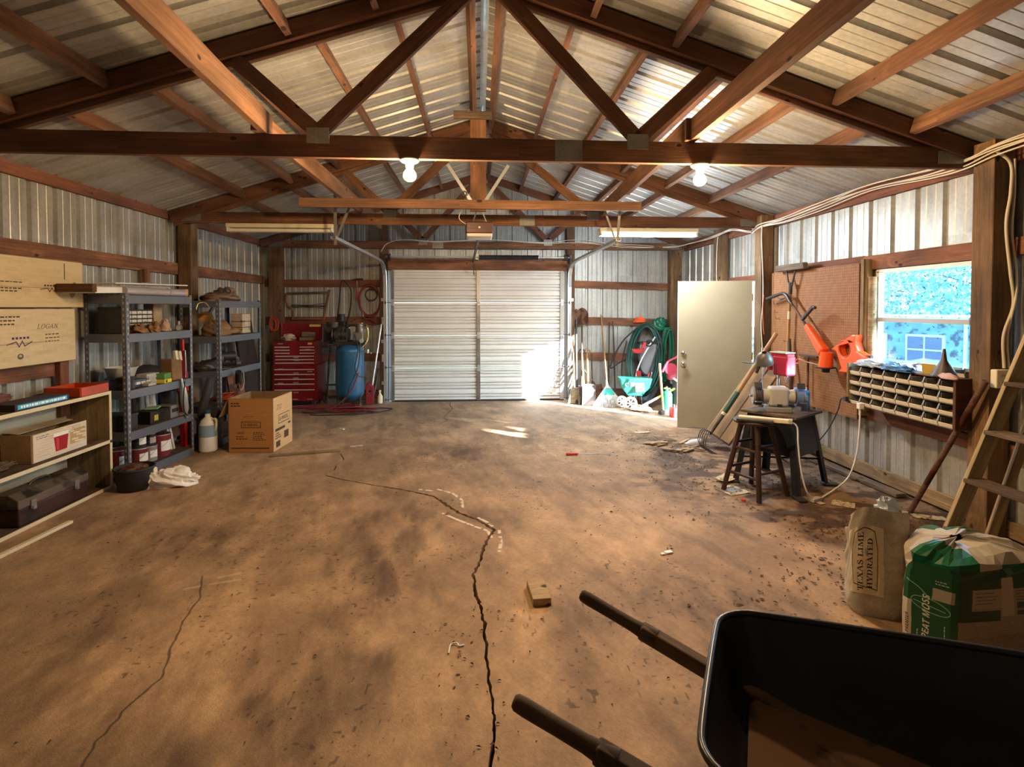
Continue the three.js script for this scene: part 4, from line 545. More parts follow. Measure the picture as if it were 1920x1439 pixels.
{ // on rack one, lower shelves
  const t = carton('ammo_box', 'dark green metal box with a grey end and label on the near rack', 'metal box', std(lin(0.05, 0.045, 0.03), 0.5, 0.2, { map: grimeTex }), 0.16, 0.115, 0.27, on1(0.06, 0.421, -0.02), R1T); mesh('front', rbox(0.165, 0.118, 0.12, 0.004, 0, 0.059, -0.195), M.grey, t); mesh('label', box(0.002, 0.035, 0.09, 0.083, 0.07, -0.195), M.black, t); mesh('tag', box(0.002, 0.05, 0.05, 0.081, 0.05, 0.06), std(lin(0.5, 0.42, 0.05), 0.6), t);
  solo('green_packet', T(rbox(0.10, 0.012, 0.14, 0.003, 0, 0.01, 0), 0, 0.0, 0, 0, 0, 0.0), std(lin(0.25, 0.45, 0.25), 0.5), 'pale green packet on the dark metal box', 'packet', on1(0.06, 0.537, -0.03), R1T + 0.4);
  for (let i = 0; i < 3; i++) solo('caulk_tube', rod(vec([0, 0.0, 0]), vec([0.01, 0.30, 0.07]), 0.019, 0.019, 14), M.white, ['white tube leaning at the back of the near rack, nearest of three', 'white tube leaning at the back of the near rack, middle of three', 'white tube leaning at the back of the near rack, farthest of three'][i], 'tube', on1(-0.10, 0.421, -0.20 - i * 0.042), R1T, 'white tubes on the near rack');
  const sp = thing('pump_sprayer', 'silver pump nozzle with a black hose hanging from the near rack', 'sprayer', on1(0.20, 0.40, -0.30), R1T); mesh('barrel', lathe([[0, 0.0], [0.012, 0.0], [0.014, 0.05], [0.03, 0.09], [0.035, 0.22], [0.03, 0.30], [0.012, 0.335], [0.012, 0.40], [0, 0.40]], 18).rotateX(0.18), M.zinc, sp); mesh('hose', tube([[0.01, 0.36, 0.04], [0.05, 0.34, 0.10], [0.05, 0.2, 0.12], [0.03, 0.08, 0.08], [0.01, 0.02, 0.0]], 0.006, 24), M.rubber, sp);
  solo('saw_blades', [rbox(0.12, 0.006, 0.12, 0.002, 0, 0.004, 0), T(rbox(0.09, 0.006, 0.10, 0.002), 0.02, 0.012, 0.02, 0, 0.5)], M.lightgrey, 'loose pale cards on the near rack beside the grey-ended box', 'cards', on1(0.09, 0.421, -0.33), 0.3);
  solo('dark_canister', [cyl(0.07, 0.07, 0.24, 0, 0.12, 0, 22), cyl(0.04, 0.03, 0.03, 0, 0.255, 0, 18)], M.black, 'black canister behind the silver nozzle on the near rack', 'canister', on1(-0.02, 0.421, -0.35));
  carton('tool_case', 'black tool case at the near end of the low shelf', 'case', M.blackplastic, 0.24, 0.13, 0.16, on1(0.0, 0.421, 0.32), R1T, M.black); 
  const can = (m, lab, label, p, s = 1, tilt = 0) => { const c = thing('paint_can', label, 'paint can', p, R1T, 'paint cans on the near rack'); const g = (x) => tilt ? T(x, 0, 0.082 * s, 0, 0, 0, tilt).translate(0, 0, 0) : x; mesh('body', g(cyl(0.08 * s, 0.08 * s, 0.18 * s, 0, tilt ? 0 : 0.09 * s, 0, 26)), m, c); mesh('rim', [g(T(torus(0.079 * s, 0.005, 28, 6), 0, tilt ? 0.09 * s : 0.18 * s, 0, P2)), g(cyl(0.066 * s, 0.066 * s, 0.004, 0, tilt ? 0.088 * s : 0.177 * s, 0, 24))], M.zinc, c); mesh('label', g(new THREE.CylinderGeometry(0.0812 * s, 0.0812 * s, 0.085 * s, 10, 1, true, 0.7, 1.3).translate(0, tilt ? 0 : 0.09 * s, 0)), lab, c); mesh('bail', g(tube([[0.08 * s, tilt ? 0.05 : 0.14 * s, 0], [0.075 * s, tilt ? 0.02 : 0.10 * s, 0.05 * s], [0, tilt ? 0.0 : 0.07 * s, 0.088 * s], [-0.075 * s, tilt ? 0.02 : 0.10 * s, 0.05 * s], [-0.08 * s, tilt ? 0.05 : 0.14 * s, 0]], 0.002, 24, 4)), M.steel, c); return c; };
  const mr = std(lin(0.16, 0.02, 0.025), 0.4);
  can(mr, M.white, 'maroon paint can behind the near upright of the near rack', on1(0.02, 0.076, 0.34)); can(mr, M.white, 'maroon paint can with white label beside the near upright', on1(0.085, 0.076, 0.19), 0.85); can(M.grey, M.white, 'small silver can with white label stacked between the maroon cans', on1(0.075, 0.076, 0.045), 0.75); can(M.black, M.lightgrey, 'black can with pale label standing on the small silver can', on1(0.08, 0.214, 0.05), 0.62); can(mr, M.white, 'large maroon paint can with dented top by the green box', on1(0.05, 0.076, -0.13), 1.12); can(M.black, M.white, 'white-labelled can stacked over the near maroon can', on1(0.085, 0.233, 0.19), 0.7);
  carton('green_box', 'olive green box at the back of the bottom shelf', 'box', std(lin(0.06, 0.085, 0.03), 0.7), 0.10, 0.26, 0.16, on1(-0.11, 0.076, -0.22), R1T);
  for (let i = 0; i < 2; i++) solo('trim_stick', rbar(V(0, 0.0, 0), V(0.0, 0.30, -0.08), 0.025, 0.02, 0.002), M.white, i ? 'white stick leaning on the bottom shelf, farther of two' : 'white stick leaning on the bottom shelf, nearer of two', 'stick', on1(0.03, 0.078, -0.31 - 0.04 * i), R1T, 'white sticks');
}
{ // in front of rack one
  const b = thing('bucket', 'black rubber bucket on the floor at the foot of the near rack', 'bucket', [-2.80, 0, 4.50]);
  mesh('shell', lathe([[0, 0.006], [0.115, 0.006], [0.14, 0.17], [0.147, 0.17], [0.147, 0.185], [0.133, 0.185], [0.108, 0.016], [0, 0.016]], 30), M.rubber, b); mesh('contents', lump(0.11, 0.07, 0.11, 0.3, 2.4, 20, 3).translate(0, 0.13, 0), M.rust, b);
  const g = lump(0.185, 0.15, 0.12, 0.40, 1.7, 46, 31, -0.35); const tail = lump(0.07, 0.16, 0.07, 0.45, 1.8, 24, 5, -0.4).translate(-0.15, 0, 0.05);
  solo('shopping_bag', [toCreasedNormals(g, 0.5), toCreasedNormals(tail, 0.5)], std(lin(0.86, 0.85, 0.83), 0.3), 'crumpled white plastic shopping bag on the floor by the bucket', 'plastic bag', [-2.55, 0.0, 4.60], 0.1);
  const l = thing('clamp_lamp', 'brass reflector clamp lamp hanging on the far upright of the near rack', 'lamp', [-2.80, 1.40, 5.62], 0.5);
  mesh('reflector', T(lathe([[0.022, 0.085], [0.035, 0.075], [0.06, 0.05], [0.085, 0.01], [0.09, 0.0], [0.088, 0.0], [0.057, 0.048], [0.03, 0.07], [0.018, 0.08]], 30), 0.02, -0.04, 0.0, -0.5, 0, -0.5), M.brass, l); mesh('socket', T(cyl(0.02, 0.018, 0.07, 0, 0.11, 0, 16), 0.02, -0.04, 0, -0.5, 0, -0.5), M.black, l); mesh('clamp', tube([[0.06, 0.08, -0.06], [0.02, 0.13, -0.05], [-0.04, 0.12, -0.02], [-0.06, 0.06, 0.0]], 0.006, 20), M.brass, l);
  const j = thing('floor_jack', 'red steel stand with a tall tapered post between the two racks', 'jack', [-3.05, 0, 5.70]);
  mesh('post', T(ext([[-0.05, 0], [0.05, 0], [0.022, 0.42], [-0.022, 0.42]], 0.06, 0.006), 0, 0.62, 0, 0, 0.6), M.redplain, j); mesh('column', rbox(0.05, 0.66, 0.05, 0.006, 0, 0.33, 0), M.redplain, j); mesh('base', rbox(0.20, 0.04, 0.20, 0.008, 0, 0.02, 0), M.redplain, j); mesh('chain', tube([[0.04, 1.04, 0.03], [0.05, 0.9, 0.04], [0.045, 0.7, 0.05], [0.05, 0.55, 0.05]], 0.009, 30, 5), M.steel, j); mesh('cap', T(cyl(0.018, 0.018, 0.14), 0, 1.08, 0), M.redplain, j);
}
{ // on rack two
  solo('folded_tarp', [lump(0.17, 0.10, 0.28, 0.25, 2.6, 28, 2), lump(0.12, 0.13, 0.14, 0.3, 2.6, 22, 8).translate(0.0, 0.03, -0.12)], M.cloth, 'heap of folded grey-brown cloth on top of the far rack', 'cloth', on2(0.0, 1.552, 0.05), 0);
  const gg = thing('safety_goggles', 'black safety goggles resting on the cloth on the far rack', 'goggles', on2(0.13, 1.635, 0.2), 0.9); for (const s of [-1, 1]) { mesh('rim', T(torus(0.028, 0.007, 22, 7), s * 0.036, 0.03, 0, -0.4), M.black, gg); mesh('lens', T(cyl(0.025, 0.025, 0.003), s * 0.036, 0.03, 0, P2 - 0.4), M.glass, gg); } mesh('strap', tube([[-0.06, 0.03, 0], [-0.09, 0.03, -0.05], [-0.05, 0.03, -0.1]], 0.006, 16), M.black, gg);
  const bag = thing('tool_bag', 'brown leather tool bag on the second shelf of the far rack', 'bag', on2(0.04, 1.172, 0.22)); mesh('body', lump(0.14, 0.17, 0.21, 0.22, 2, 28, 4), M.bag, bag); mesh('flap', lump(0.08, 0.06, 0.16, 0.3, 2.4, 20, 9).translate(0.09, 0.02, -0.12), M.bag, bag); mesh('strap', tube([[0.08, 0.05, -0.22], [0.12, 0.03, -0.32], [0.1, 0.04, -0.4]], 0.012, 14), M.bag, bag);
  const wb = carton('strapped_box', 'white box with two black straps on the far rack', 'box', M.paper, 0.13, 0.23, 0.20, on2(0.05, 1.172, -0.31), R2T); for (const y of [0.07, 0.14]) mesh('strap', rbox(0.134, 0.008, 0.204, 0.002, 0, y, 0), M.black, wb);
  const cs = thing('circular_saw', 'dark circular saw on the third shelf of the far rack', 'saw', on2(0.06, 0.802, 0.20), 0.7); mesh('blade_guard', T(cyl(0.09, 0.09, 0.04, 0, 0, 0, 26), 0, 0.105, 0, 0, 0, P2), M.darksteel, cs); mesh('motor', T(cyl(0.05, 0.045, 0.14, 0, 0, 0, 20), 0.09, 0.13, 0, 0, 0, P2), M.black, cs); mesh('handle', T(torus(0.045, 0.013, 24, 8), 0.03, 0.22, -0.05, 0, P2), M.black, cs); mesh('base_plate', rbox(0.14, 0.006, 0.26, 0.002, 0.02, 0.004, 0), M.steel, cs); mesh('blade', T(cyl(0.085, 0.085, 0.003, 0, 0, 0, 30), -0.025, 0.095, 0, 0, 0, P2), M.zinc, cs);
  const hc = thing('hand_vise', 'blue and silver clamp lying on the far rack behind the saw', 'clamp', on2(0.04, 0.802, -0.22), 0.5); mesh('jaw', [rbox(0.04, 0.09, 0.06, 0.006, 0, 0.045, 0), rbox(0.05, 0.03, 0.22, 0.006, 0, 0.03, 0.08)], M.slate, hc); mesh('screw', T(cyl(0.009, 0.009, 0.24), 0, 0.07, 0.1, P2 - 0.1), M.chrome, hc);
  solo('machine_parts', [lump(0.12, 0.10, 0.13, 0.4, 2.6, 22, 14), T(rbox(0.22, 0.02, 0.09, 0.004), 0.05, 0.09, 0.02, 0.2, 0.3, 0.4)], M.darksteel, 'pile of dark machine parts on the near end of the far rack', 'machine parts', on2(0.0, 0.802, 0.38));
  solo('fiberboard_sheet', rbar(V(0, 0.0, 0), V(-0.05, 0.31, 0), 0.02, 0.34, 0.003), std(lin(0.30, 0.12, 0.07), 0.9, 0, { map: grimeTex }), 'reddish brown board standing under the third shelf of the far rack', 'board', on2(0.03, 0.425, -0.24), R2T);
  const dr = thing('power_drill', 'black drill with a silver chuck hanging below the third shelf of the far rack', 'drill', on2(0.27, 0.60, 0.20), 0.4); mesh('motor', T(cyl(0.035, 0.032, 0.17, 0, 0, 0, 18), 0, 0.10, 0, P2 - 0.9), M.black, dr); mesh('chuck', T(cyl(0.02, 0.013, 0.06), 0, 0.02, 0.07, P2 - 0.9), M.chrome, dr); mesh('grip', T(rbox(0.03, 0.12, 0.045, 0.01), 0, 0.05, -0.06, 0.5), M.black, dr); mesh('cord', tube([[0, 0.0, -0.07], [0.02, -0.06, -0.12], [0.05, -0.02, -0.2], [0.05, 0.14, -0.24]], 0.005, 24), M.lightgrey, dr);
  solo('seat_cushion', [T(rbox(0.05, 0.36, 0.12, 0.02), -0.02, 0.25, 0, 0, 0, -0.28), T(rbox(0.19, 0.09, 0.12, 0.03), 0.0, 0.048, 0)], M.darkcloth, 'dark padded seat leaning before the far rack', 'seat', [-2.83, 0.322, 5.77], 0);
  carton('crate', 'black plastic crate under the dark seat', 'crate', M.blackplastic, 0.20, 0.32, 0.13, [-2.83, 0, 5.77], 0.0, M.black);
  const jug = thing('white_jug', 'white plastic jug with a blue label before the far rack', 'jug', [-2.775, 0, 5.635]); mesh('body', lathe([[0, 0.0], [0.075, 0.0], [0.085, 0.02], [0.085, 0.27], [0.06, 0.33], [0.025, 0.36], [0.025, 0.40], [0, 0.40]], 26), M.white, jug); mesh('label', new THREE.CylinderGeometry(0.0865, 0.0865, 0.12, 20, 1, true), std(lin(0.25, 0.38, 0.50), 0.5), jug); jug.children[1].position.y = 0.22; mesh('cap', cyl(0.028, 0.028, 0.035, 0, 0.41, 0, 18), M.blue, jug); mesh('handle', tube([[0.05, 0.33, 0.02], [0.09, 0.34, 0.03], [0.095, 0.26, 0.03], [0.08, 0.22, 0.02]], 0.012, 18), M.ivory, jug);
  const cord = []; for (let i = 0; i < 9; i++) { const a = rr(-0.2, 0.2); cord.push(T(torus(rr(0.07, 0.11), 0.006, 34, 5), rr(-0.03, 0.03), 0.10 + i * 0.007, rr(-0.03, 0.03), P2 + rr(-0.3, 0.3), rr(-0.3, 0.3), a)); }
  solo('extension_cord', cord, M.orange2, 'tangled orange extension cord on the shelf behind the moving box', 'cord', on2(0.06, 0.335, 0.08), 0);
  solo('plywood_sheet', rbar(V(0, 0.0, 0), V(-0.18, 1.30, 0), 0.03, 0.60, 0.004), std(lin(0.045, 0.03, 0.03), 0.7, 0, { map: grimeTex }), 'tall dark panel leaning between the far rack and the red tool chest', 'panel', [-2.93, 0, 7.25], 0.06);
}
{ // moving box
  const bm = (big) => printM(256, 320, (x, w, h) => { x.fillStyle = big ? '#b07c48' : '#cfa775'; x.fillRect(0, 0, w, h); for (let i = 0; i < 300; i++) { x.fillStyle = i % 2 ? 'rgba(90,55,20,0.05)' : 'rgba(255,230,190,0.05)'; x.fillRect(vn(i * 1.3, 4) * w, vn(i * 2.1, 8) * h, 40, 3); } x.strokeStyle = '#3f2c1c'; x.fillStyle = '#3f2c1c'; x.lineWidth = 4; if (big) { lines(x, 2, 12, 24, 62, 15, 8, '#4a3422'); lines(x, 1, 84, 106, 96, 8, 3, '#4a3422'); x.strokeRect(74, 138, 112, 34); x.font = 'bold 25px sans-serif'; x.fillText('U-HAUL', 82, 164); x.font = 'bold 19px sans-serif'; x.fillText('SAVE', 46, 212); lines(x, 2, 42, 224, 70, 13, 6, '#4a3422'); lines(x, 5, 142, 200, 80, 11, 5, '#4a3422'); x.fillRect(12, 292, 226, 8); } else { x.font = 'italic 54px serif'; x.strokeStyle = '#6b5138'; x.lineWidth = 2; x.strokeText('no', 40, 76); x.lineWidth = 5; x.strokeRect(66, 112, 150, 52); x.font = 'bold 34px sans-serif'; x.fillText('U-HAUL', 74, 150); x.fillRect(22, 190, 130, 16); lines(x, 3, 22, 216, 70, 14, 8, '#4a3422'); x.fillRect(140, 226, 62, 44); x.fillRect(30, 268, 56, 36); x.fillRect(196, 180, 36, 12); } });
  const t = thing('moving_box', 'open brown cardboard moving box on the floor before the far rack', 'box', [-2.30, 0, 5.79], -0.06), W = 0.45, H = 0.555, D = 0.47, k = 0.006;
  mesh('front', rbox(W, H, k, 0.002, 0, H / 2, D / 2), M.card, t); mesh('back', rbox(W, H, k, 0.002, 0, H / 2, -D / 2), M.card, t); mesh('side', rbox(k, H, D, 0.002, W / 2, H / 2, 0), M.card, t); mesh('side', rbox(k, H, D, 0.002, -W / 2, H / 2, 0), M.card, t); mesh('bottom', box(W, k, D, 0, 0.004, 0), M.card, t);
  mesh('flap', T(rbox(0.22, 0.005, 0.46, 0.002, -0.11, 0, 0), -W / 2 - 0.002, H, 0, 0, 0, 1.1), M.cardlight, t);
  mesh('packing_paper', lump(0.15, 0.22, 0.16, 0.3, 2, 20, 3).translate(0.02, 0.01, -0.03), M.bag, t);
  mesh('print', card(W - 0.01, H - 0.01, 0, H / 2, D / 2 + 0.0045), bm(true), t); mesh('print', card(D - 0.01, H - 0.01, W / 2 + 0.0045, H / 2, 0, 0, P2), bm(false), t);
}
solo('floor_lath', rbar(V(-2.06, 0.009, 5.40), V(-1.42, 0.009, 5.56), 0.012, 0.07, 0.002), M.oldpine, 'thin wooden lath on the floor beside the moving box', 'wood strip');

// ---------- far end, left of the big door ----------
{ // red tool chest
  const t = thing('tool_chest', 'red rolling tool chest with open lid in the far left corner', 'tool chest', [-2.705, 0, 8.225]);
  const W = 0.645, D = 0.40, F = D / 2;
  const lo = mesh('cabinet', rbox(W, 0.53, D, 0.008, 0, 0.36, 0), M.red, t), up = mesh('top_chest', rbox(W - 0.03, 0.355, D - 0.03, 0.008, -0.005, 0.805, 0), M.red, t);
  const dr = (par, x, w, y, h) => { const d = mesh('drawer', rbox(w, h - 0.006, 0.012, 0.003, x, y + h / 2, F - (par === up ? 0.012 : -0.003)), M.red, par); mesh('pull', rbox(w, 0.013, 0.018, 0.003, x, y + h - 0.010, F + (par === up ? -0.002 : 0.012)), M.trimsilver, d); };
  let y = 0.575; for (const h of [0.072, 0.072, 0.072, 0.085, 0.145]) { y -= h; dr(lo, 0, W - 0.07, y, h); }
  y = 0.905; for (const h of [0.045, 0.045, 0.045]) { y -= h; dr(up, -0.18, 0.21, y, h); dr(up, 0.18, 0.21, y, h); } for (const h of [0.05, 0.05, 0.05]) { y -= h; dr(up, 0, W - 0.09, y, h); }
  mesh('lid', [T(rbox(W - 0.03, 0.25, 0.012, 0.004, 0, 0.125, 0), -0.005, 0.985, -F + 0.03, -0.08), T(rbox(0.012, 0.25, 0.05, 0.003, 0, 0.125, 0.02), -0.31, 0.985, -F + 0.03, -0.08)], M.red, t);
  mesh('lid_label', T(rbox(0.17, 0.035, 0.003, 0.001), 0.19, 1.20, -F + 0.025, -0.08), std(lin(0.75, 0.62, 0.25), 0.6), t);
  mesh('warning_label', rbox(0.06, 0.028, 0.003, 0.001, 0.22, 0.945, F - 0.012), std(lin(0.75, 0.6, 0.22), 0.6), t);
  const stick = []; for (const [x, yy, f] of [[-0.2, 0.945, 0], [-0.16, 0.89, 0], [0.19, 0.86, 0], [0.02, 0.74, 0], [0.03, 0.70, 0], [-0.2, 0.575, 1], [0.22, 0.535, 1], [0.02, 0.515, 1], [0.02, 0.44, 1], [0.02, 0.37, 1], [-0.2, 0.365, 1], [0.02, 0.225, 1], [0.01, 0.125, 1], [0.22, 0.125, 1]]) stick.push(rbox(0.075, 0.013, 0.003, 0.001, x, yy, f ? F + 0.0115 : F - 0.0045));
  mesh('drawer_label', stick, M.lightgrey, t);
  for (const sx of [-1, 1]) for (const sz of [-1, 1]) mesh('caster', [T(cyl(0.04, 0.04, 0.03, 0, 0, 0, 18), sx * 0.26, 0.04, sz * 0.15, 0, 0, P2), rbox(0.05, 0.04, 0.05, 0.004, sx * 0.26, 0.078, sz * 0.15)], M.darksteel, t);
  solo('rag_heap', [lump(0.10, 0.09, 0.08, 0.5, 2.6, 20, 2)], M.paper, 'crumpled rags in the open tool chest', 'rags', [-2.85, 0.985, 8.2]);
  solo('ratchet_set', [rbox(0.2, 0.05, 0.16, 0.005, 0, 0.025, 0), T(cyl(0.012, 0.012, 0.18), 0.02, 0.065, 0, 0, 0.3, P2), T(rbox(0.2, 0.09, 0.01, 0.003), 0, 0.075, -0.075, -0.1)], M.greywood, 'open socket set in the right of the tool chest top', 'tool set', [-2.57, 0.985, 8.2], 0.1);
}
{
  const c = []; for (let i = 0; i < 5; i++) c.push(T(torus(0.07, 0.009, 30, 6), rr(-0.02, 0.02), 0, i * 0.015, rr(-0.2, 0.2), rr(-0.3, 0.3), 0, [0.75, 1.3, 1]));
  const t = thing('orange_cord_coil', 'coil of orange cord hanging by the corner post over the tool chest', 'cord', [-3.10, 1.22, 8.355]); mesh('coil', c, M.orange2, t); mesh('hook', T(cyl(0.005, 0.005, 0.06), 0, 0.09, 0.03, P2), M.darksteel, t);
}
{ // bow saw
  const t = thing('bow_saw', 'old wooden frame saw hanging on the wall over the tool chest', 'saw', [-2.67, 0, 8.53]), L = (x, y) => new THREE.Vector3(x, y, 0);
  mesh('stretcher', rbar(L(-0.31, 1.70), L(0.31, 1.715), 0.03, 0.025, 0.006), M.greywood, t); mesh('cheek', rbar(L(0.34, 1.76), L(0.245, 1.29), 0.035, 0.022, 0.006), M.girt2, t); mesh('cheek', tube([L(-0.31, 1.71), L(-0.325, 1.6), L(-0.28, 1.5), L(-0.235, 1.46), L(-0.22, 1.35), L(-0.23, 1.29)], 0.018, 30), M.girt2, t);
  mesh('blade', rbar(L(-0.25, 1.505), L(0.27, 1.50), 0.018, 0.003, 0.001), M.darksteel, t); mesh('brace', tube([L(-0.24, 1.53), L(0, 1.515), L(0.27, 1.545)], 0.005, 20), M.darksteel, t); mesh('brace', tube([L(-0.24, 1.475), L(0, 1.49), L(0.27, 1.46)], 0.005, 20), M.darksteel, t); mesh('base_bar', rbar(L(-0.24, 1.30), L(0.25, 1.30), 0.03, 0.02, 0.005), M.girt, t);
}
{ // tiller on end
  const t = thing('garden_tiller', 'dark garden tiller with a bent tube handle standing by the compressor', 'tiller', [-2.20, 0, 8.27]), p = (x, y, z) => new THREE.Vector3(x, y, z);
  mesh('engine', [rbox(0.26, 0.24, 0.20, 0.02, 0.02, 1.05, 0), T(cyl(0.11, 0.11, 0.08, 0, 0, 0, 26), 0.0, 1.22, 0.0), rbox(0.12, 0.1, 0.14, 0.015, 0.12, 1.22, 0)], M.darksteel, t);
  const fins = []; for (let i = 0; i < 6; i++) fins.push(rbox(0.17, 0.006, 0.17, 0.002, -0.04, 0.80 + i * 0.022, 0.02)); mesh('cooling_fin', fins, M.plate, t); mesh('muffler', T(cyl(0.035, 0.035, 0.10, 0, 0, 0, 16), -0.10, 0.92, 0.13, 0, 0, P2), M.rust, t); mesh('air_filter', cyl(0.045, 0.05, 0.10, 0.12, 1.33, 0.0, 18), M.black, t);
  mesh('frame', [rod(p(-0.12, 0.0, 0), p(-0.05, 0.9, 0), 0.016), rod(p(0.12, 0, 0), p(0.05, 0.9, 0), 0.016), rod(p(-0.12, 0.3, 0), p(0.12, 0.3, 0), 0.014)], M.darksteel, t);
  mesh('handle', [tube([p(0.03, 1.15, -0.03), p(0.08, 1.45, 0.02), p(0.15, 1.86, 0.1), p(0.17, 1.89, 0.1), p(0.26, 1.80, 0.1), p(0.285, 1.74, 0.09), p(0.255, 1.45, 0.02), p(0.17, 1.15, -0.03)], 0.012, 60, 8)], M.black, t);
  const tines = []; for (let i = 0; i < 8; i++) { const a = i / 8 * 6.28; tines.push(T(rbox(0.10, 0.02, 0.006, 0.002, 0.06, 0, 0), (i % 2 ? -0.14 : 0.14), 0.12, 0, a, 0, P2)); } mesh('tine', tines, M.rust, t); mesh('axle', T(cyl(0.014, 0.014, 0.36), 0, 0.12, 0, 0, 0, P2), M.darksteel, t);
}
{ // air compressor
  const t = thing('air_compressor', 'tall blue air compressor tank with motor and pump on top', 'air compressor', [-1.875, 0, 7.92]), p = (x, y, z) => new THREE.Vector3(x, y, z);
  mesh('tank', lathe([[0, 0.115], [0.09, 0.125], [0.16, 0.16], [0.195, 0.21], [0.20, 0.25], [0.20, 0.84], [0.195, 0.88], [0.16, 0.925], [0.09, 0.955], [0, 0.962]], 36), M.blue, t);
  for (let i = 0; i < 3; i++) { const a = i / 3 * 6.28 + 0.5; mesh('foot', [T(rbox(0.05, 0.22, 0.012, 0.004), 0.185 * Math.cos(a), 0.11, 0.185 * Math.sin(a), 0, -a + P2, 0), rbox(0.07, 0.01, 0.07, 0.003, 0.205 * Math.cos(a), 0.005, 0.205 * Math.sin(a))], M.darksteel, t); }
  mesh('saddle', [rbox(0.46, 0.02, 0.24, 0.004, 0.02, 0.975, 0), rbox(0.46, 0.05, 0.008, 0.002, 0.02, 0.955, 0.12)], M.black, t);
  const mo = mesh('motor', [T(cyl(0.095, 0.095, 0.20, 0, 0, 0, 26), -0.11, 1.08, 0, 0, 0, P2), T(cyl(0.07, 0.095, 0.03, 0, 0, 0, 26), -0.225, 1.08, 0, 0, 0, P2), rbox(0.16, 0.04, 0.14, 0.006, -0.11, 1.0, 0)], M.darksteel, t); mesh('terminal_box', rbox(0.10, 0.07, 0.05, 0.008, -0.12, 1.17, 0.05), M.black, mo);
  const pu = mesh('pump', [rbox(0.14, 0.14, 0.14, 0.015, 0.13, 1.055, 0.0), T(cyl(0.05, 0.05, 0.14, 0, 0, 0, 18), 0.15, 1.17, 0.02)], M.plate, t); const fin = []; for (let i = 0; i < 6; i++) fin.push(cyl(0.068, 0.068, 0.006, 0.15, 1.12 + i * 0.02, 0.02, 18)); mesh('fin', fin, M.steel, pu); mesh('cylinder_head', rbox(0.09, 0.035, 0.09, 0.008, 0.15, 1.25, 0.02), M.brass, pu); mesh('intake', T(cyl(0.03, 0.03, 0.06, 0, 0, 0, 16), 0.22, 1.2, 0.03, 0, 0, P2), M.chrome, pu);
  mesh('flywheel', T(torus(0.115, 0.014, 32, 8), 0.02, 1.10, -0.09), M.darksteel, t); mesh('belt', T(tube([[-0.14, 1.18, -0.1], [0.05, 1.22, -0.1], [0.14, 1.1, -0.1], [0.05, 0.99, -0.1], [-0.14, 1.0, -0.1]], 0.008, 40, 6, true), 0, 0, 0.0), M.rubber, t);
  mesh('copper_line', tube([p(0.17, 1.27, 0.04), p(0.26, 1.22, 0.08), p(0.27, 1.0, 0.1), p(0.2, 0.9, 0.14)], 0.008, 30), M.brass, t); mesh('gauge', [T(cyl(0.03, 0.03, 0.02, 0, 0, 0, 20), 0.20, 1.0, 0.16, P2), T(cyl(0.024, 0.024, 0.004, 0, 0, 0, 20), 0.20, 1.0, 0.172, P2)], M.lightgrey, t);
  mesh('regulator', [rod(p(0.19, 0.86, 0.1), p(0.34, 0.82, 0.14), 0.012), T(cyl(0.02, 0.02, 0.05), 0.28, 0.85, 0.13)], M.zinc, t); mesh('side_cord', tube([p(0.10, 1.1, 0.15), p(0.16, 0.9, 0.19), p(0.12, 0.6, 0.21), p(0.17, 0.5, 0.2), p(0.26, 0.47, 0.12)], 0.007, 40), M.black, t);
}
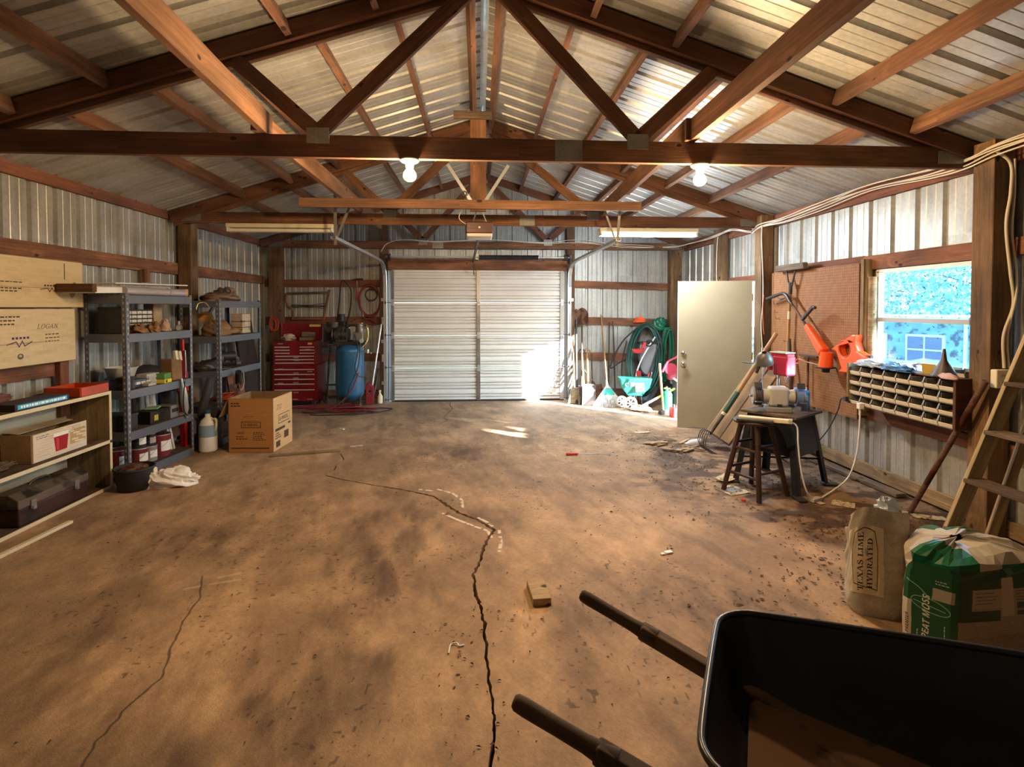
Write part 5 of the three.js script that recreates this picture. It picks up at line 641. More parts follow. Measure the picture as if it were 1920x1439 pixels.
{ // hoses round the compressor
  const a = []; for (let k = 0; k < 6; k++) { const pts = []; const cx = -1.98 + rr(-0.22, 0.24), cd = 7.66 + rr(-0.10, 0.1), rx = rr(0.22, 0.52), rd = rr(0.06, 0.17); for (let i = 0; i < 26; i++) { const q = i / 26 * 6.283; pts.push(V(cx + rx * Math.cos(q), 0.012 + 0.012 * k + 0.008 * vn(i, k * 4), cd + rd * Math.sin(q))); } a.push(tube(pts, 0.009, 120, 6, true)); }
  a.push(tube([V(-1.70, 0.55, 7.70), V(-1.80, 0.30, 7.64), V(-2.0, 0.1, 7.55), V(-2.25, 0.03, 7.5), V(-2.46, 0.014, 7.60)], 0.009, 60)); 
  solo('air_hose', a, M.redhose, 'dark red air hose lying in loops round the compressor foot', 'hose');
  solo('power_cord', [tube([V(-1.70, 1.0, 7.80), V(-1.715, 0.62, 7.70), V(-1.82, 0.35, 7.62), V(-1.86, 0.2, 7.6), V(-2.1, 0.075, 7.5), V(-2.3, 0.012, 7.42), V(-1.9, 0.012, 7.40), V(-1.6, 0.012, 7.44)], 0.008, 90), tube([V(-1.6, 0.012, 7.44), V(-1.35, 0.012, 7.6), V(-1.25, 0.012, 7.78), V(-1.45, 0.012, 7.86), V(-1.68, 0.012, 7.75), V(-1.62, 0.012, 7.62), V(-1.4, 0.012, 7.55)], 0.008, 80)], M.rubber, 'black power cord looping over the floor toward the big door', 'cord').name = 'loose_cord_a';
  adopt(scene.getObjectByName('air_compressor'), scene.getObjectByName('loose_cord_a'), 'supply_cord');
  const c = []; for (let k = 0; k < 6; k++) c.push(T(torus(0.20, 0.011, 60, 6), rr(-0.008, 0.008), rr(-0.012, 0.012), k * 0.011, rr(-0.03, 0.03), rr(-0.06, 0.06), 0, [0.78 + k * 0.012, 1.22, 1]));
  const t = thing('wall_hose', 'red rubber hose coiled on the wall left of the big door', 'hose', [-1.70, 1.59, 8.535]); mesh('coil', c, M.redhose, t); mesh('inner_coil', T(torus(0.09, 0.010, 40, 6), 0.02, 0.09, 0.02), M.rubber, t); mesh('loose_end', tube([[-0.15, 0.02, 0.05], [-0.13, -0.14, 0.06], [-0.07, -0.28, 0.06], [0.02, -0.30, 0.05], [0.1, -0.36, 0.05], [0.02, -0.40, 0.05]], 0.010, 50), M.redhose, t); mesh('nozzle', T(cyl(0.012, 0.009, 0.07), -0.10, -0.22, 0.08, 0.3), M.brass, t); mesh('hook', T(cyl(0.008, 0.008, 0.12), 0, 0.235, 0.02, P2), M.darksteel, t);
}
{
  const t = thing('hammer', 'pale-handled hammer hanging from the girt left of the wall hose', 'hammer', [-1.905, 0, 8.545]); mesh('handle', rod(new THREE.Vector3(0, 1.60, 0.02), new THREE.Vector3(0, 1.90, 0.02), 0.014, 0.012), M.redplain, t); mesh('grip', rod(new THREE.Vector3(0, 1.78, 0.02), new THREE.Vector3(0, 1.88, 0.02), 0.0155, 0.014), M.oldpine, t); mesh('head', [T(cyl(0.014, 0.014, 0.11), 0.04, 1.925, 0.02, 0, 0, P2), T(ext([[0, -0.013], [-0.09, -0.02], [-0.1, -0.012], [0, 0.013]], 0.02, 0.003), 0.0, 1.925, 0.02)], M.darksteel, t);
  for (const [y, label] of [[1.27, 'upper ivory outlet on the post left of the big door'], [0.685, 'lower ivory outlet on the post left of the big door']]) { const o = thing('wall_outlet', label, 'outlet', [-1.475, y, 8.452]); mesh('plate', rbox(0.072, 0.115, 0.008, 0.003), M.ivory, o); for (const s of [-1, 1]) mesh('socket', T(cyl(0.017, 0.017, 0.006, 0, 0, 0, 18), 0, s * 0.024, 0.005, P2), y > 1 && s > 0 ? M.darksteel : M.cream, o); }
  solo('steel_pipe', rod(V(-1.66, 0.0, 8.20), V(-1.51, 1.22, 8.42), 0.017, 0.017, 12), M.zinc, 'grey steel pipe leaning against the post beside the compressor', 'pipe');
  solo('jack_stand', T(ext([[-0.07, 0.0], [0.05, 0.0], [0.05, 0.27], [-0.02, 0.34], [-0.07, 0.30]], 0.14, 0.01, [circ(0.02, 12, 0.0, 0.2)]), 0, 0, 0), std(lin(0.22, 0.015, 0.02), 0.5), 'red steel ramp standing behind the compressor', 'ramp', [-1.645, 0.0, 8.24], 0.1);
  const s = thing('spray_bottle', 'white spray bottle on the floor beside the door track', 'bottle', [-1.515, 0, 8.30]); mesh('body', lathe([[0, 0], [0.04, 0], [0.042, 0.02], [0.04, 0.11], [0.016, 0.15], [0.014, 0.17], [0, 0.17]], 20), M.ivory, s); mesh('trigger', [rbox(0.03, 0.03, 0.06, 0.006, 0, 0.19, 0.01), T(rbox(0.01, 0.05, 0.012, 0.003), 0, 0.165, 0.04, -0.4)], M.white, s);
  const blk = []; for (let i = 0; i < 5; i++) blk.push(rod(V(-1.74 + i * 0.03, 0.02 + 0.02 * i, 8.36), V(-1.62 + 0.012 * i, 0.24 + 0.07 * i, 8.48), 0.012, 0.012, 8)); solo('iron_bars', blk, M.darksteel, 'few dark iron bars leaning in the corner by the spray bottle', 'iron bars');
}
// ---------- far end, right of the big door ----------
const G = 'long-handled tools by the big door';
function tool(name, label, top, foot, r, m, headFn) {        // a handle from foot to top; headFn(group, top, foot)
  const t = thing(name, label, 'garden tool', [foot[0], 0, foot[2]], 0, G), f = new THREE.Vector3(0, foot[1], 0), a = new THREE.Vector3(top[0] - foot[0], top[1], -(top[2] - foot[2]));
  mesh('handle', rod(f, a, r, r * 0.85, 12), m, t); headFn(t, a, f); return t;
}
const blade = (w0, h0, point, w = w0 * 1.2, h = h0 * 1.15) => bend(ext(point ? [[-w, h], [-w, 0.35 * h], [-0.6 * w, 0.1 * h], [0, 0], [0.6 * w, 0.1 * h], [w, 0.35 * h], [w, h], [0.3 * w, h * 1.04], [-0.3 * w, h * 1.04]] : [[-w, h], [-w, 0], [w, 0], [w, h], [0.3 * w, h * 1.04], [-0.3 * w, h * 1.04]], 0.006, 0.001), (v) => { v.z += 5 * v.x * v.x * (w > 0.09 ? 0.35 : 0.6); });
tool('round_shovel', 'round-point shovel with its dark blade up by the door track', [1.56, 1.22, 8.45], [1.50, 0.02, 8.05], 0.017, M.black, (t, a) => { mesh('blade', T(blade(0.085, 0.26, true), a.x, a.y + 0.24, a.z, 0.28, 0.2, Math.PI - 0.05), M.rust, t); mesh('socket', rod(a, a.clone().add(new THREE.Vector3(0.005, 0.06, 0)), 0.02, 0.016), M.darksteel, t); });
tool('square_spade', 'second shovel with its blade up, behind the round one', [1.66, 1.24, 8.47], [1.59, 0.02, 8.12], 0.016, M.oldhandle, (t, a) => { mesh('blade', T(blade(0.08, 0.24, true), a.x, a.y + 0.24, a.z, 0.28, -0.3, Math.PI + 0.1), M.rust, t); });
tool('garden_fork', 'garden fork with four steel tines down by the door track', [1.64, 0.76, 8.38], [1.60, 0.30, 8.02], 0.017, M.handle, (t, a, f) => { for (let i = 0; i < 4; i++) mesh('tine', tube([[-0.075 + i * 0.05, 0.27, 0.02], [-0.08 + i * 0.053, 0.15, 0.05], [-0.08 + i * 0.053, 0.005, 0.06]], 0.006, 14), M.steel, t); mesh('yoke', rbox(0.17, 0.022, 0.016, 0.005, 0, 0.28, 0.015), M.steel, t); mesh('grip', T(torus(0.045, 0.011, 24, 8, Math.PI), a.x, a.y + 0.01, a.z, 0, 0, 0), M.black, t); });
tool('flat_spade', 'straight spade with a white-lit wooden shaft beside the fork', [1.73, 0.76, 8.40], [1.66, 0.27, 7.97], 0.018, M.handle, (t, a, f) => { mesh('blade', T(blade(0.085, 0.27, false), 0, 0.005, 0.03, 0.06), M.steel, t); mesh('grip', T(torus(0.045, 0.011, 24, 8, Math.PI), a.x, a.y + 0.01, a.z), M.handle, t); });
tool('bow_rake', 'bow rake standing head down between spade and leaf rake', [1.81, 0.74, 8.44], [1.78, 0.16, 8.22], 0.013, M.oldhandle, (t, a, f) => { mesh('head', rbox(0.30, 0.02, 0.012, 0.004, 0, 0.07, 0.01), M.rust, t); for (let i = 0; i < 11; i++) mesh('tooth', rod(new THREE.Vector3(-0.14 + i * 0.028, 0.07, 0.01), new THREE.Vector3(-0.14 + i * 0.028, 0.005, 0.03), 0.004, 0.003, 6), M.rust, t); mesh('bow', tube([[-0.13, 0.08, 0.01], [-0.09, 0.15, 0.0], [0, 0.17, 0], [0.09, 0.15, 0], [0.13, 0.08, 0.01]], 0.005, 24), M.rust, t); });
tool('small_shovel', 'short shovel with a reddish blade leaning beside the leaf rake', [1.63, 0.55, 8.36], [1.86, 0.22, 8.2], 0.013, M.oldhandle, (t, a, f) => { mesh('blade', T(blade(0.075, 0.24, true), 0.05, 0.01, 0.02, 0.1, 0, 0.35), M.rust, t); });
tool('long_hoe', 'long brown-handled hoe leaning on the upper girt, left one', [2.125, 1.24, 8.545], [2.05, 0.05, 8.3], 0.014, M.oldhandle, (t, a, f) => { mesh('blade', T(rbox(0.15, 0.10, 0.005, 0.002), 0, 0.055, 0.02, 0.15), M.darksteel, t); });
tool('cultivator', 'long brown-handled cultivator leaning on the upper girt, right one', [2.185, 1.25, 8.545], [2.16, 0.14, 8.3], 0.014, M.oldhandle, (t, a, f) => { for (const x of [-0.04, 0, 0.04]) mesh('tine', tube([[0, 0.16, 0], [x, 0.12, 0.03], [x * 1.2, 0.05, 0.05], [x * 1.2, 0.005, 0.03]], 0.005, 14), M.darksteel, t); });
tool('scoop_broom', 'thin-handled broom with worn head against the post by the track', [1.50, 0.93, 8.40], [1.47, 0.24, 8.09], 0.012, M.handle, (t, a, f) => { mesh('head', T(ext([[-0.05, 0.25], [0.05, 0.25], [0.11, 0], [-0.11, 0]], 0.045, 0.008), 0, 0.003, 0.01, 0.1), std(lin(0.6, 0.55, 0.4), 0.9, 0, { map: woodTex }), t); });
{ // leaf rake
  const t = thing('leaf_rake', 'white and teal plastic leaf rake standing on its fan in the sun', 'garden tool', [1.93, 0, 7.76], 0, G), top = new THREE.Vector3(0.05, 1.36, -0.76), neck = new THREE.Vector3(0.0, 0.30, -0.12);
  mesh('handle', rod(neck, top, 0.012, 0.013), M.handle, t); const wp = std(lin(0.78, 0.80, 0.78), 0.5);
  for (let i = 0; i < 21; i++) { const k = i / 20 * 2 - 1; mesh('tine', tube([[k * 0.015, 0.31, -0.115], [k * 0.10, 0.20, -0.08], [k * 0.235, 0.03, -0.01], [k * 0.25, 0.006, 0.02]], 0.0055, 16, 5), wp, t); }
  mesh('web', T(ext([[-0.10, 0], [0.10, 0], [0.055, 0.10], [-0.055, 0.10]], 0.012, 0.002), 0, 0.175, -0.068, 0.28), std(lin(0.02, 0.40, 0.38), 0.5), t); mesh('socket', rod(new THREE.Vector3(0, 0.26, -0.10), new THREE.Vector3(0.003, 0.38, -0.17), 0.028, 0.016), wp, t);
}
{ // hoses hanging in the corner
  const loops = (n, cx, cy, cd, rx, ry, r, lean, fwd = 0) => { const a = []; for (let k = 0; k < n; k++) { const pts = [], fx = rx * rr(0.72, 1.0), fy = ry * rr(0.88, 1.0), off = rr(-0.03, 0.03); for (let i = 0; i < 28; i++) { const q = i / 28 * 6.2832, y = Math.sin(q) * fy; pts.push(V(cx + off + fx * Math.cos(q) + lean * y, cy + y, cd - k * 0.009 - fwd * (ry - y) + 0.01 * vn(i * 0.6, k))); } a.push(tube(pts, r, 70, 6, true)); } return a; };
  solo('garden_hose', loops(16, 2.60, 0.68, 8.50, 0.27, 0.55, 0.0125, 0.20, 0.45), M.darkgreen, 'dark green garden hose hanging in tall loops from the girt', 'hose'); solo('green_hose', loops(8, 3.0, 0.72, 8.35, 0.085, 0.46, 0.012, 0.05), M.green, 'bright green hose hanging at the corner post behind the door', 'hose'); solo('black_hose', [...loops(6, 2.66, 0.80, 8.40, 0.24, 0.42, 0.010, 0.1, 0.3), tube([V(2.52, 1.16, 8.33), V(2.3, 0.95, 8.35), V(2.12, 0.66, 8.3), V(2.08, 0.52, 8.28), V(2.25, 0.62, 8.3), V(2.45, 0.70, 8.3)], 0.012, 50), tube([V(2.36, 0.95, 8.36), V(2.27, 0.6, 8.3), V(2.26, 0.2, 8.2), V(2.3, 0.02, 8.1)], 0.010, 30)], M.rubber, 'black hose looped over the green one with an end trailing left', 'hose'); solo('cable_bundle', loops(8, 2.90, 0.74, 8.38, 0.07, 0.36, 0.006, -0.05), M.black, 'hank of thin black cable between the two green hoses', 'cable');
  solo('green_net', lump(0.13, 0.20, 0.09, 0.5, 3, 24, 8, -0.6), M.green, 'crumpled green netting on top of the hoses', 'netting', [2.90, 1.10, 8.44]);
  const fl = thing('flag_bundle', 'orange marker flags stuck on the upper girt', 'flags', [2.60, 1.225, 8.54]); for (const [x, a, s] of [[-0.05, 0.3, 1], [0.02, -0.1, 1.2], [0.07, -0.7, 0.9]]) mesh('flag', T(ext([[-0.05, 0], [0.05, 0.0], [0.06, 0.05], [0.0, 0.10], [-0.02, 0.04]], 0.006, 0.001), x, 0.01, 0.02, 0.1, a, -a * 0.4, s), M.orange, fl);
}
{ // grey bin, spreader, trimmer, poles
  const b = thing('grey_bin', 'tall grey plastic bin with a dark rim behind the green spreader', 'bin', [2.66, 0, 8.30], 0.05); mesh('body', bend(rbox(0.27, 0.92, 0.20, 0.03, 0, 0.46, 0), (v) => { const k = 0.72 + 0.28 * v.y / 0.92; v.x *= k; v.z *= k; }), std(lin(0.30, 0.29, 0.31), 0.5), b); mesh('rim', [rbox(0.30, 0.03, 0.02, 0.008, 0, 0.92, 0.105), rbox(0.30, 0.03, 0.02, 0.008, 0, 0.92, -0.105), rbox(0.02, 0.03, 0.22, 0.008, 0.14, 0.92, 0), rbox(0.02, 0.03, 0.22, 0.008, -0.14, 0.92, 0)], M.black, b);
  const s = thing('seed_spreader', 'green and white lawn spreader with pale wheels in the sun', 'spreader', [2.30, 0, 7.72], -0.12);
  mesh('hopper', bend(ext([[-0.23, 0.28], [0.23, 0.28], [0.20, 0.14], [0.10, 0.02], [-0.10, 0.02], [-0.20, 0.14]], 0.30, 0.02), (v) => { v.z *= 0.45 + 0.55 * v.y / 0.28; v.y += 0.165; }), std(lin(0.01, 0.22, 0.16), 0.4), s);
  mesh('label', T(ext([[-0.02, 0.09], [0.11, 0.09], [0.12, -0.06], [0.0, -0.08]], 0.004, 0), 0.0, 0.33, 0.142, -0.28), M.white, s); mesh('print', T(torus(0.026, 0.006, 20, 6), -0.13, 0.36, 0.150, -0.28), M.lightgrey, s); mesh('print', [T(rbox(0.05, 0.055, 0.004, 0.001), -0.055, 0.365, 0.150, -0.28)], M.shedtrim, s);
  for (const [x, z, r] of [[-0.19, 0.02, 0.088], [-0.09, 0.20, 0.098]]) { const w = mesh('wheel', T(torus(r * 0.82, r * 0.20, 36, 10), x, r, z, 0, 0.2), M.lightgrey, s); mesh('hub', [T(cyl(0.022, 0.022, 0.05, 0, 0, 0, 16), x, r, z, P2, 0, 0), ...Array.from({ length: 6 }, (_, i) => T(rbox(r * 0.62, 0.016, 0.014, 0.003, r * 0.4, 0, 0), x, r, z, 0, 0, i * 1.047))], M.white, w); mesh('disc', T(cyl(r * 0.7, r * 0.7, 0.01, 0, 0, 0, 26), x, r, z - 0.012, P2), M.black, w); }
  mesh('axle', T(cyl(0.01, 0.01, 0.34), -0.05, 0.09, 0.1, P2, 0, 0.4), M.steel, s); mesh('frame', [tube([[-0.1, 0.1, 0.05], [0.05, 0.2, -0.02], [0.2, 0.28, -0.12], [0.3, 0.5, -0.22]], 0.012, 30), tube([[0.1, 0.18, 0.0], [0.12, 0.03, 0.02], [0.15, 0.008, 0.05]], 0.01, 16)], M.steel, s);
  const t = thing('string_trimmer', 'red string trimmer with a curved white shaft leaning on the hoses', 'trimmer', [2.38, 0, 7.92]); mesh('shaft', tube([[0.0, 0.10, 0.02], [-0.01, 0.30, 0.0], [0.02, 0.48, -0.03], [0.10, 0.66, -0.08], [0.22, 0.84, -0.14], [0.36, 1.02, -0.20]], 0.012, 50), M.white, t); mesh('guard', T(ext([[-0.10, 0.02], [0.10, 0.02], [0.07, -0.035], [0, -0.05], [-0.06, -0.03]], 0.05, 0.01), 0.03, 0.83, -0.03, 0.3), M.redplain, t); mesh('cutter_head', [cyl(0.04, 0.05, 0.04, 0, 0.08, 0.02, 20), rbox(0.07, 0.12, 0.06, 0.02, 0.05, 0.46, -0.02)], M.redplain, t); mesh('grip', T(torus(0.06, 0.013, 30, 8), 0.24, 0.93, -0.13, 0, 0.3, 0, [1, 0.75, 1]), M.black, t); mesh('throttle', T(rbox(0.05, 0.10, 0.04, 0.01), 0.15, 0.90, -0.10, 0, 0, -0.4), M.redplain, t);
  const w = thing('hedge_pole', 'dark pole pruner with a red and white tip leaning on the grey bin', 'pruner', [2.52, 0, 7.82]); mesh('shaft', rod(new THREE.Vector3(0.0, 0.40, 0), new THREE.Vector3(0.27, 1.0, -0.2), 0.012, 0.012), M.black, w); mesh('tip', [rod(new THREE.Vector3(-0.035, 0.32, 0.03), new THREE.Vector3(0.0, 0.40, 0), 0.012, 0.015), rod(new THREE.Vector3(0.01, 0.42, 0), new THREE.Vector3(0.04, 0.49, -0.02), 0.018, 0.018)], M.redplain, w); mesh('foot', rod(new THREE.Vector3(-0.16, 0.0, 0.10), new THREE.Vector3(-0.035, 0.32, 0.03), 0.010, 0.012), M.black, w);
  const l = thing('yellow_shovel', 'shovel with a white and lime fibreglass handle lying across the spreader wheels', 'garden tool', [2.36, 0, 7.42], 0, G), lp = (k) => new THREE.Vector3(-0.06 + 0.66 * k, 0.06 + 0.34 * k, -0.02); mesh('handle', [rod(lp(0), lp(0.35), 0.016)], M.white, l); mesh('handle', rod(lp(0.35), lp(0.78), 0.016), std(lin(0.72, 0.75, 0.16), 0.4), l); mesh('handle', rod(lp(0.78), lp(1), 0.016), M.white, l); mesh('blade', T(blade(0.09, 0.26, true), 0.10, 0.02, 0.05, -1.35, 0, 1.2), M.cardlight, l);
  const h = thing('sledgehammer', 'wooden-handled sledgehammer standing on its head by the green tank', 'hammer', [2.56, 0, 7.22]); mesh('handle', rod(new THREE.Vector3(0.0, 0.03, 0), new THREE.Vector3(-0.04, 0.70, -0.06), 0.016, 0.018), M.handle, h); mesh('head', T(rbox(0.15, 0.06, 0.06, 0.012), 0.0, 0.03, 0, 0, 0.4), M.darksteel, h);
  const g = thing('green_tank', 'small bright green gas cylinder by the sledgehammer', 'gas cylinder', [2.68, 0, 7.42]); mesh('body', lathe([[0, 0.0], [0.07, 0.0], [0.075, 0.02], [0.075, 0.24], [0.05, 0.285], [0.02, 0.295], [0.02, 0.31], [0, 0.31]], 26), std(lin(0.02, 0.32, 0.12), 0.35), g); mesh('collar', T(torus(0.04, 0.008, 24, 8), 0, 0.325, 0, P2), std(lin(0.25, 0.55, 0.10), 0.4), g); mesh('valve', cyl(0.014, 0.012, 0.05, 0, 0.33, 0), M.brass, g);
  const bl = thing('leaf_vacuum', 'maroon leaf blower with a looped handle behind the open door edge', 'leaf blower', [2.78, 0, 7.55]); mesh('housing', [T(cyl(0.085, 0.085, 0.13, 0, 0, 0, 26), -0.02, 0.60, 0.06, P2, 0, 0.3), rbox(0.13, 0.13, 0.12, 0.03, 0.0, 0.50, 0.05)], std(lin(0.26, 0.02, 0.04), 0.4), bl); mesh('handle', tube([[-0.16, 0.56, 0.1], [-0.08, 0.70, 0.1], [0.06, 0.78, 0.1], [0.12, 0.86, 0.1], [0.13, 0.74, 0.1]], 0.018, 40), std(lin(0.34, 0.02, 0.05), 0.4), bl); mesh('tube', rod(new THREE.Vector3(0.05, 0.5, 0.06), new THREE.Vector3(0.03, 0.02, 0.12), 0.045, 0.05, 18), M.black, bl); mesh('nozzle', rod(new THREE.Vector3(0.0, 0.47, 0.10), new THREE.Vector3(0.14, 0.36, 0.16), 0.016, 0.014), M.white, bl);
  const c = thing('gas_can', 'red plastic fuel can on the floor at the open door edge', 'fuel can', [2.66, 0, 7.0], 0.15); mesh('body', rbox(0.16, 0.14, 0.12, 0.02, 0, 0.07, 0), M.redplain, c); mesh('spout', [cyl(0.018, 0.016, 0.04, -0.04, 0.155, 0, 16)], M.black, c); mesh('handle', tube([[-0.01, 0.135, 0], [0.01, 0.17, 0], [0.06, 0.17, 0], [0.075, 0.135, 0]], 0.010, 20), M.redplain, c);
  solo('black_pipe', rod(V(2.42, 0.05, 7.55), V(2.66, 0.27, 7.80), 0.038, 0.038, 18), M.blackplastic, 'short black plastic pipe behind the lime-handled shovel', 'pipe'); solo('garbage_sack', lump(0.19, 0.38, 0.17, 0.3, 1.8, 30, 6), std(lin(0.018, 0.018, 0.02), 0.35), 'full black garbage sack behind the black pipe', 'sack', [2.99, 0, 7.98]);
  const o = thing('light_switch', 'white switch plate hanging by the garden tools', 'switch', [1.56, 0.52, 8.47]); mesh('plate', rbox(0.07, 0.11, 0.01, 0.003), M.white, o); mesh('lever', rbox(0.012, 0.025, 0.012, 0.003, 0, 0, 0.008), M.lightgrey, o); o.position.x = 1.478;
}

// ---------- right side ----------
{ // cables
  const run = (pts, r = 0.0055) => tube(pts.map((p) => V(...p)), r, 120, 6);
  const b = thing('cable_bundle', 'bundle of pale cables sagging along the right eave', 'cable');
  for (let k = 0; k < 5; k++) { const o = (i) => 0.035 * (vn(i * 1.7 + k * 5, k * 3.3) - 0.5) + 0.012 * (k - 2), x = 3.30 - 0.012 * k; mesh('cable', run([[3.26, 2.46 + o(0), 1.6], [x - 0.02, 2.48 + o(1), 2.5], [3.19, 2.46 + o(2), 3.12], [3.195, 2.43 + o(3), 3.32], [x, 2.45 + o(4), 3.7], [x, 2.48 + o(5), 4.3], [x, 2.45 + o(6), 5.0], [x, 2.43 + o(7), 5.6], [3.20, 2.40 + o(8), 5.9], [3.21, 2.37 + o(9), 6.1]]), M.wire, b); }
  const c = thing('far_cable', 'loose pale cables running from the middle truss to the gable', 'cable'); for (let k = 0; k < 3; k++) { const o = (i) => 0.03 * (vn(i * 1.3 + k * 9, k) - 0.5), x = 3.198; mesh('cable', run([[3.21, 2.375 + o(1), 6.12], [x, 2.46 + o(2), 6.6], [3.20, 2.45 + o(3), 7.02], [x, 2.44 + o(4), 7.3], [x, 2.45 + o(5), 7.9], [3.1, 2.44 + o(6), 8.36], [2.4, 2.46 + 2 * o(7), 8.38], [1.6, 2.52 + 2 * o(8), 8.38], [1.0, 2.50 + o(9), 8.385], [0.2, 2.53 + o(10), 8.385], [-0.7, 2.50 + o(11), 8.385], [-1.2, 2.53 + o(12), 8.38], [-1.42, 2.46, 8.38], [-1.5, 2.34, 8.37]], 0.005), M.wire, c); }
  mesh('cable', run([[3.21, 2.42, 7.0], [3.19, 2.30, 6.975], [3.185, 2.0, 6.975], [3.19, 1.80, 6.975]], 0.005), M.wire, c);
  const d = thing('drop_cable', 'pale cable dropping down the post beside the pegboard', 'cable'); mesh('cable', run([[3.20, 2.41, 5.86], [3.185, 2.28, 5.84], [3.17, 2.1, 5.80], [3.19, 1.8, 5.81], [3.185, 1.5, 5.80], [3.18, 1.3, 5.82], [3.19, 1.0, 5.80]], 0.006), M.wire, d); mesh('plug_end', T(rbox(0.03, 0.05, 0.02, 0.004), 3.19, 1.0, -5.80), M.lightgrey, d); mesh('cable', run([[3.185, 1.62, 5.78], [3.17, 1.5, 5.77], [3.18, 1.24, 5.77], [3.19, 1.18, 5.77]], 0.005), std(lin(0.5, 0.18, 0.1), 0.6), d);
  const e = thing('outlet_cable', 'two pale cables dropping down the near post to the outlet box', 'cable'); mesh('cable', run([[3.21, 2.45, 3.14], [3.29, 2.38, 3.13], [3.30, 2.2, 3.13], [3.275, 2.0, 3.13], [3.31, 1.7, 3.13], [3.335, 1.5, 3.13], [3.275, 1.3, 3.13], [3.285, 1.1, 3.13]], 0.009), M.wire, e); mesh('cable', run([[3.31, 2.4, 3.12], [3.325, 2.2, 3.13], [3.315, 1.95, 3.13], [3.35, 1.7, 3.13], [3.34, 1.55, 3.12], [3.30, 1.3, 3.13], [3.315, 1.1, 3.13]], 0.007), M.wire, e);
  const o = thing('outlet_box', 'ivory outlet and switch box on the near post', 'outlet', [3.282, 1.035, 3.12]); mesh('plate', rbox(0.155, 0.115, 0.045, 0.006), M.ivory, o); for (const s of [-1, 1]) mesh('socket', [T(cyl(0.017, 0.017, 0.004, 0, 0, 0, 18), -0.035, s * 0.022, 0.0235, P2)], M.cream, o); mesh('socket_slot', [-1, 1].flatMap((s) => [rbox(0.003, 0.010, 0.002, 0.0005, -0.041, s * 0.022, 0.026), rbox(0.003, 0.010, 0.002, 0.0005, -0.029, s * 0.022, 0.026)]), M.black, o); mesh('switch_lever', T(rbox(0.012, 0.026, 0.016, 0.003), 0.035, 0, 0.028, 0.4), M.cream, o);
}
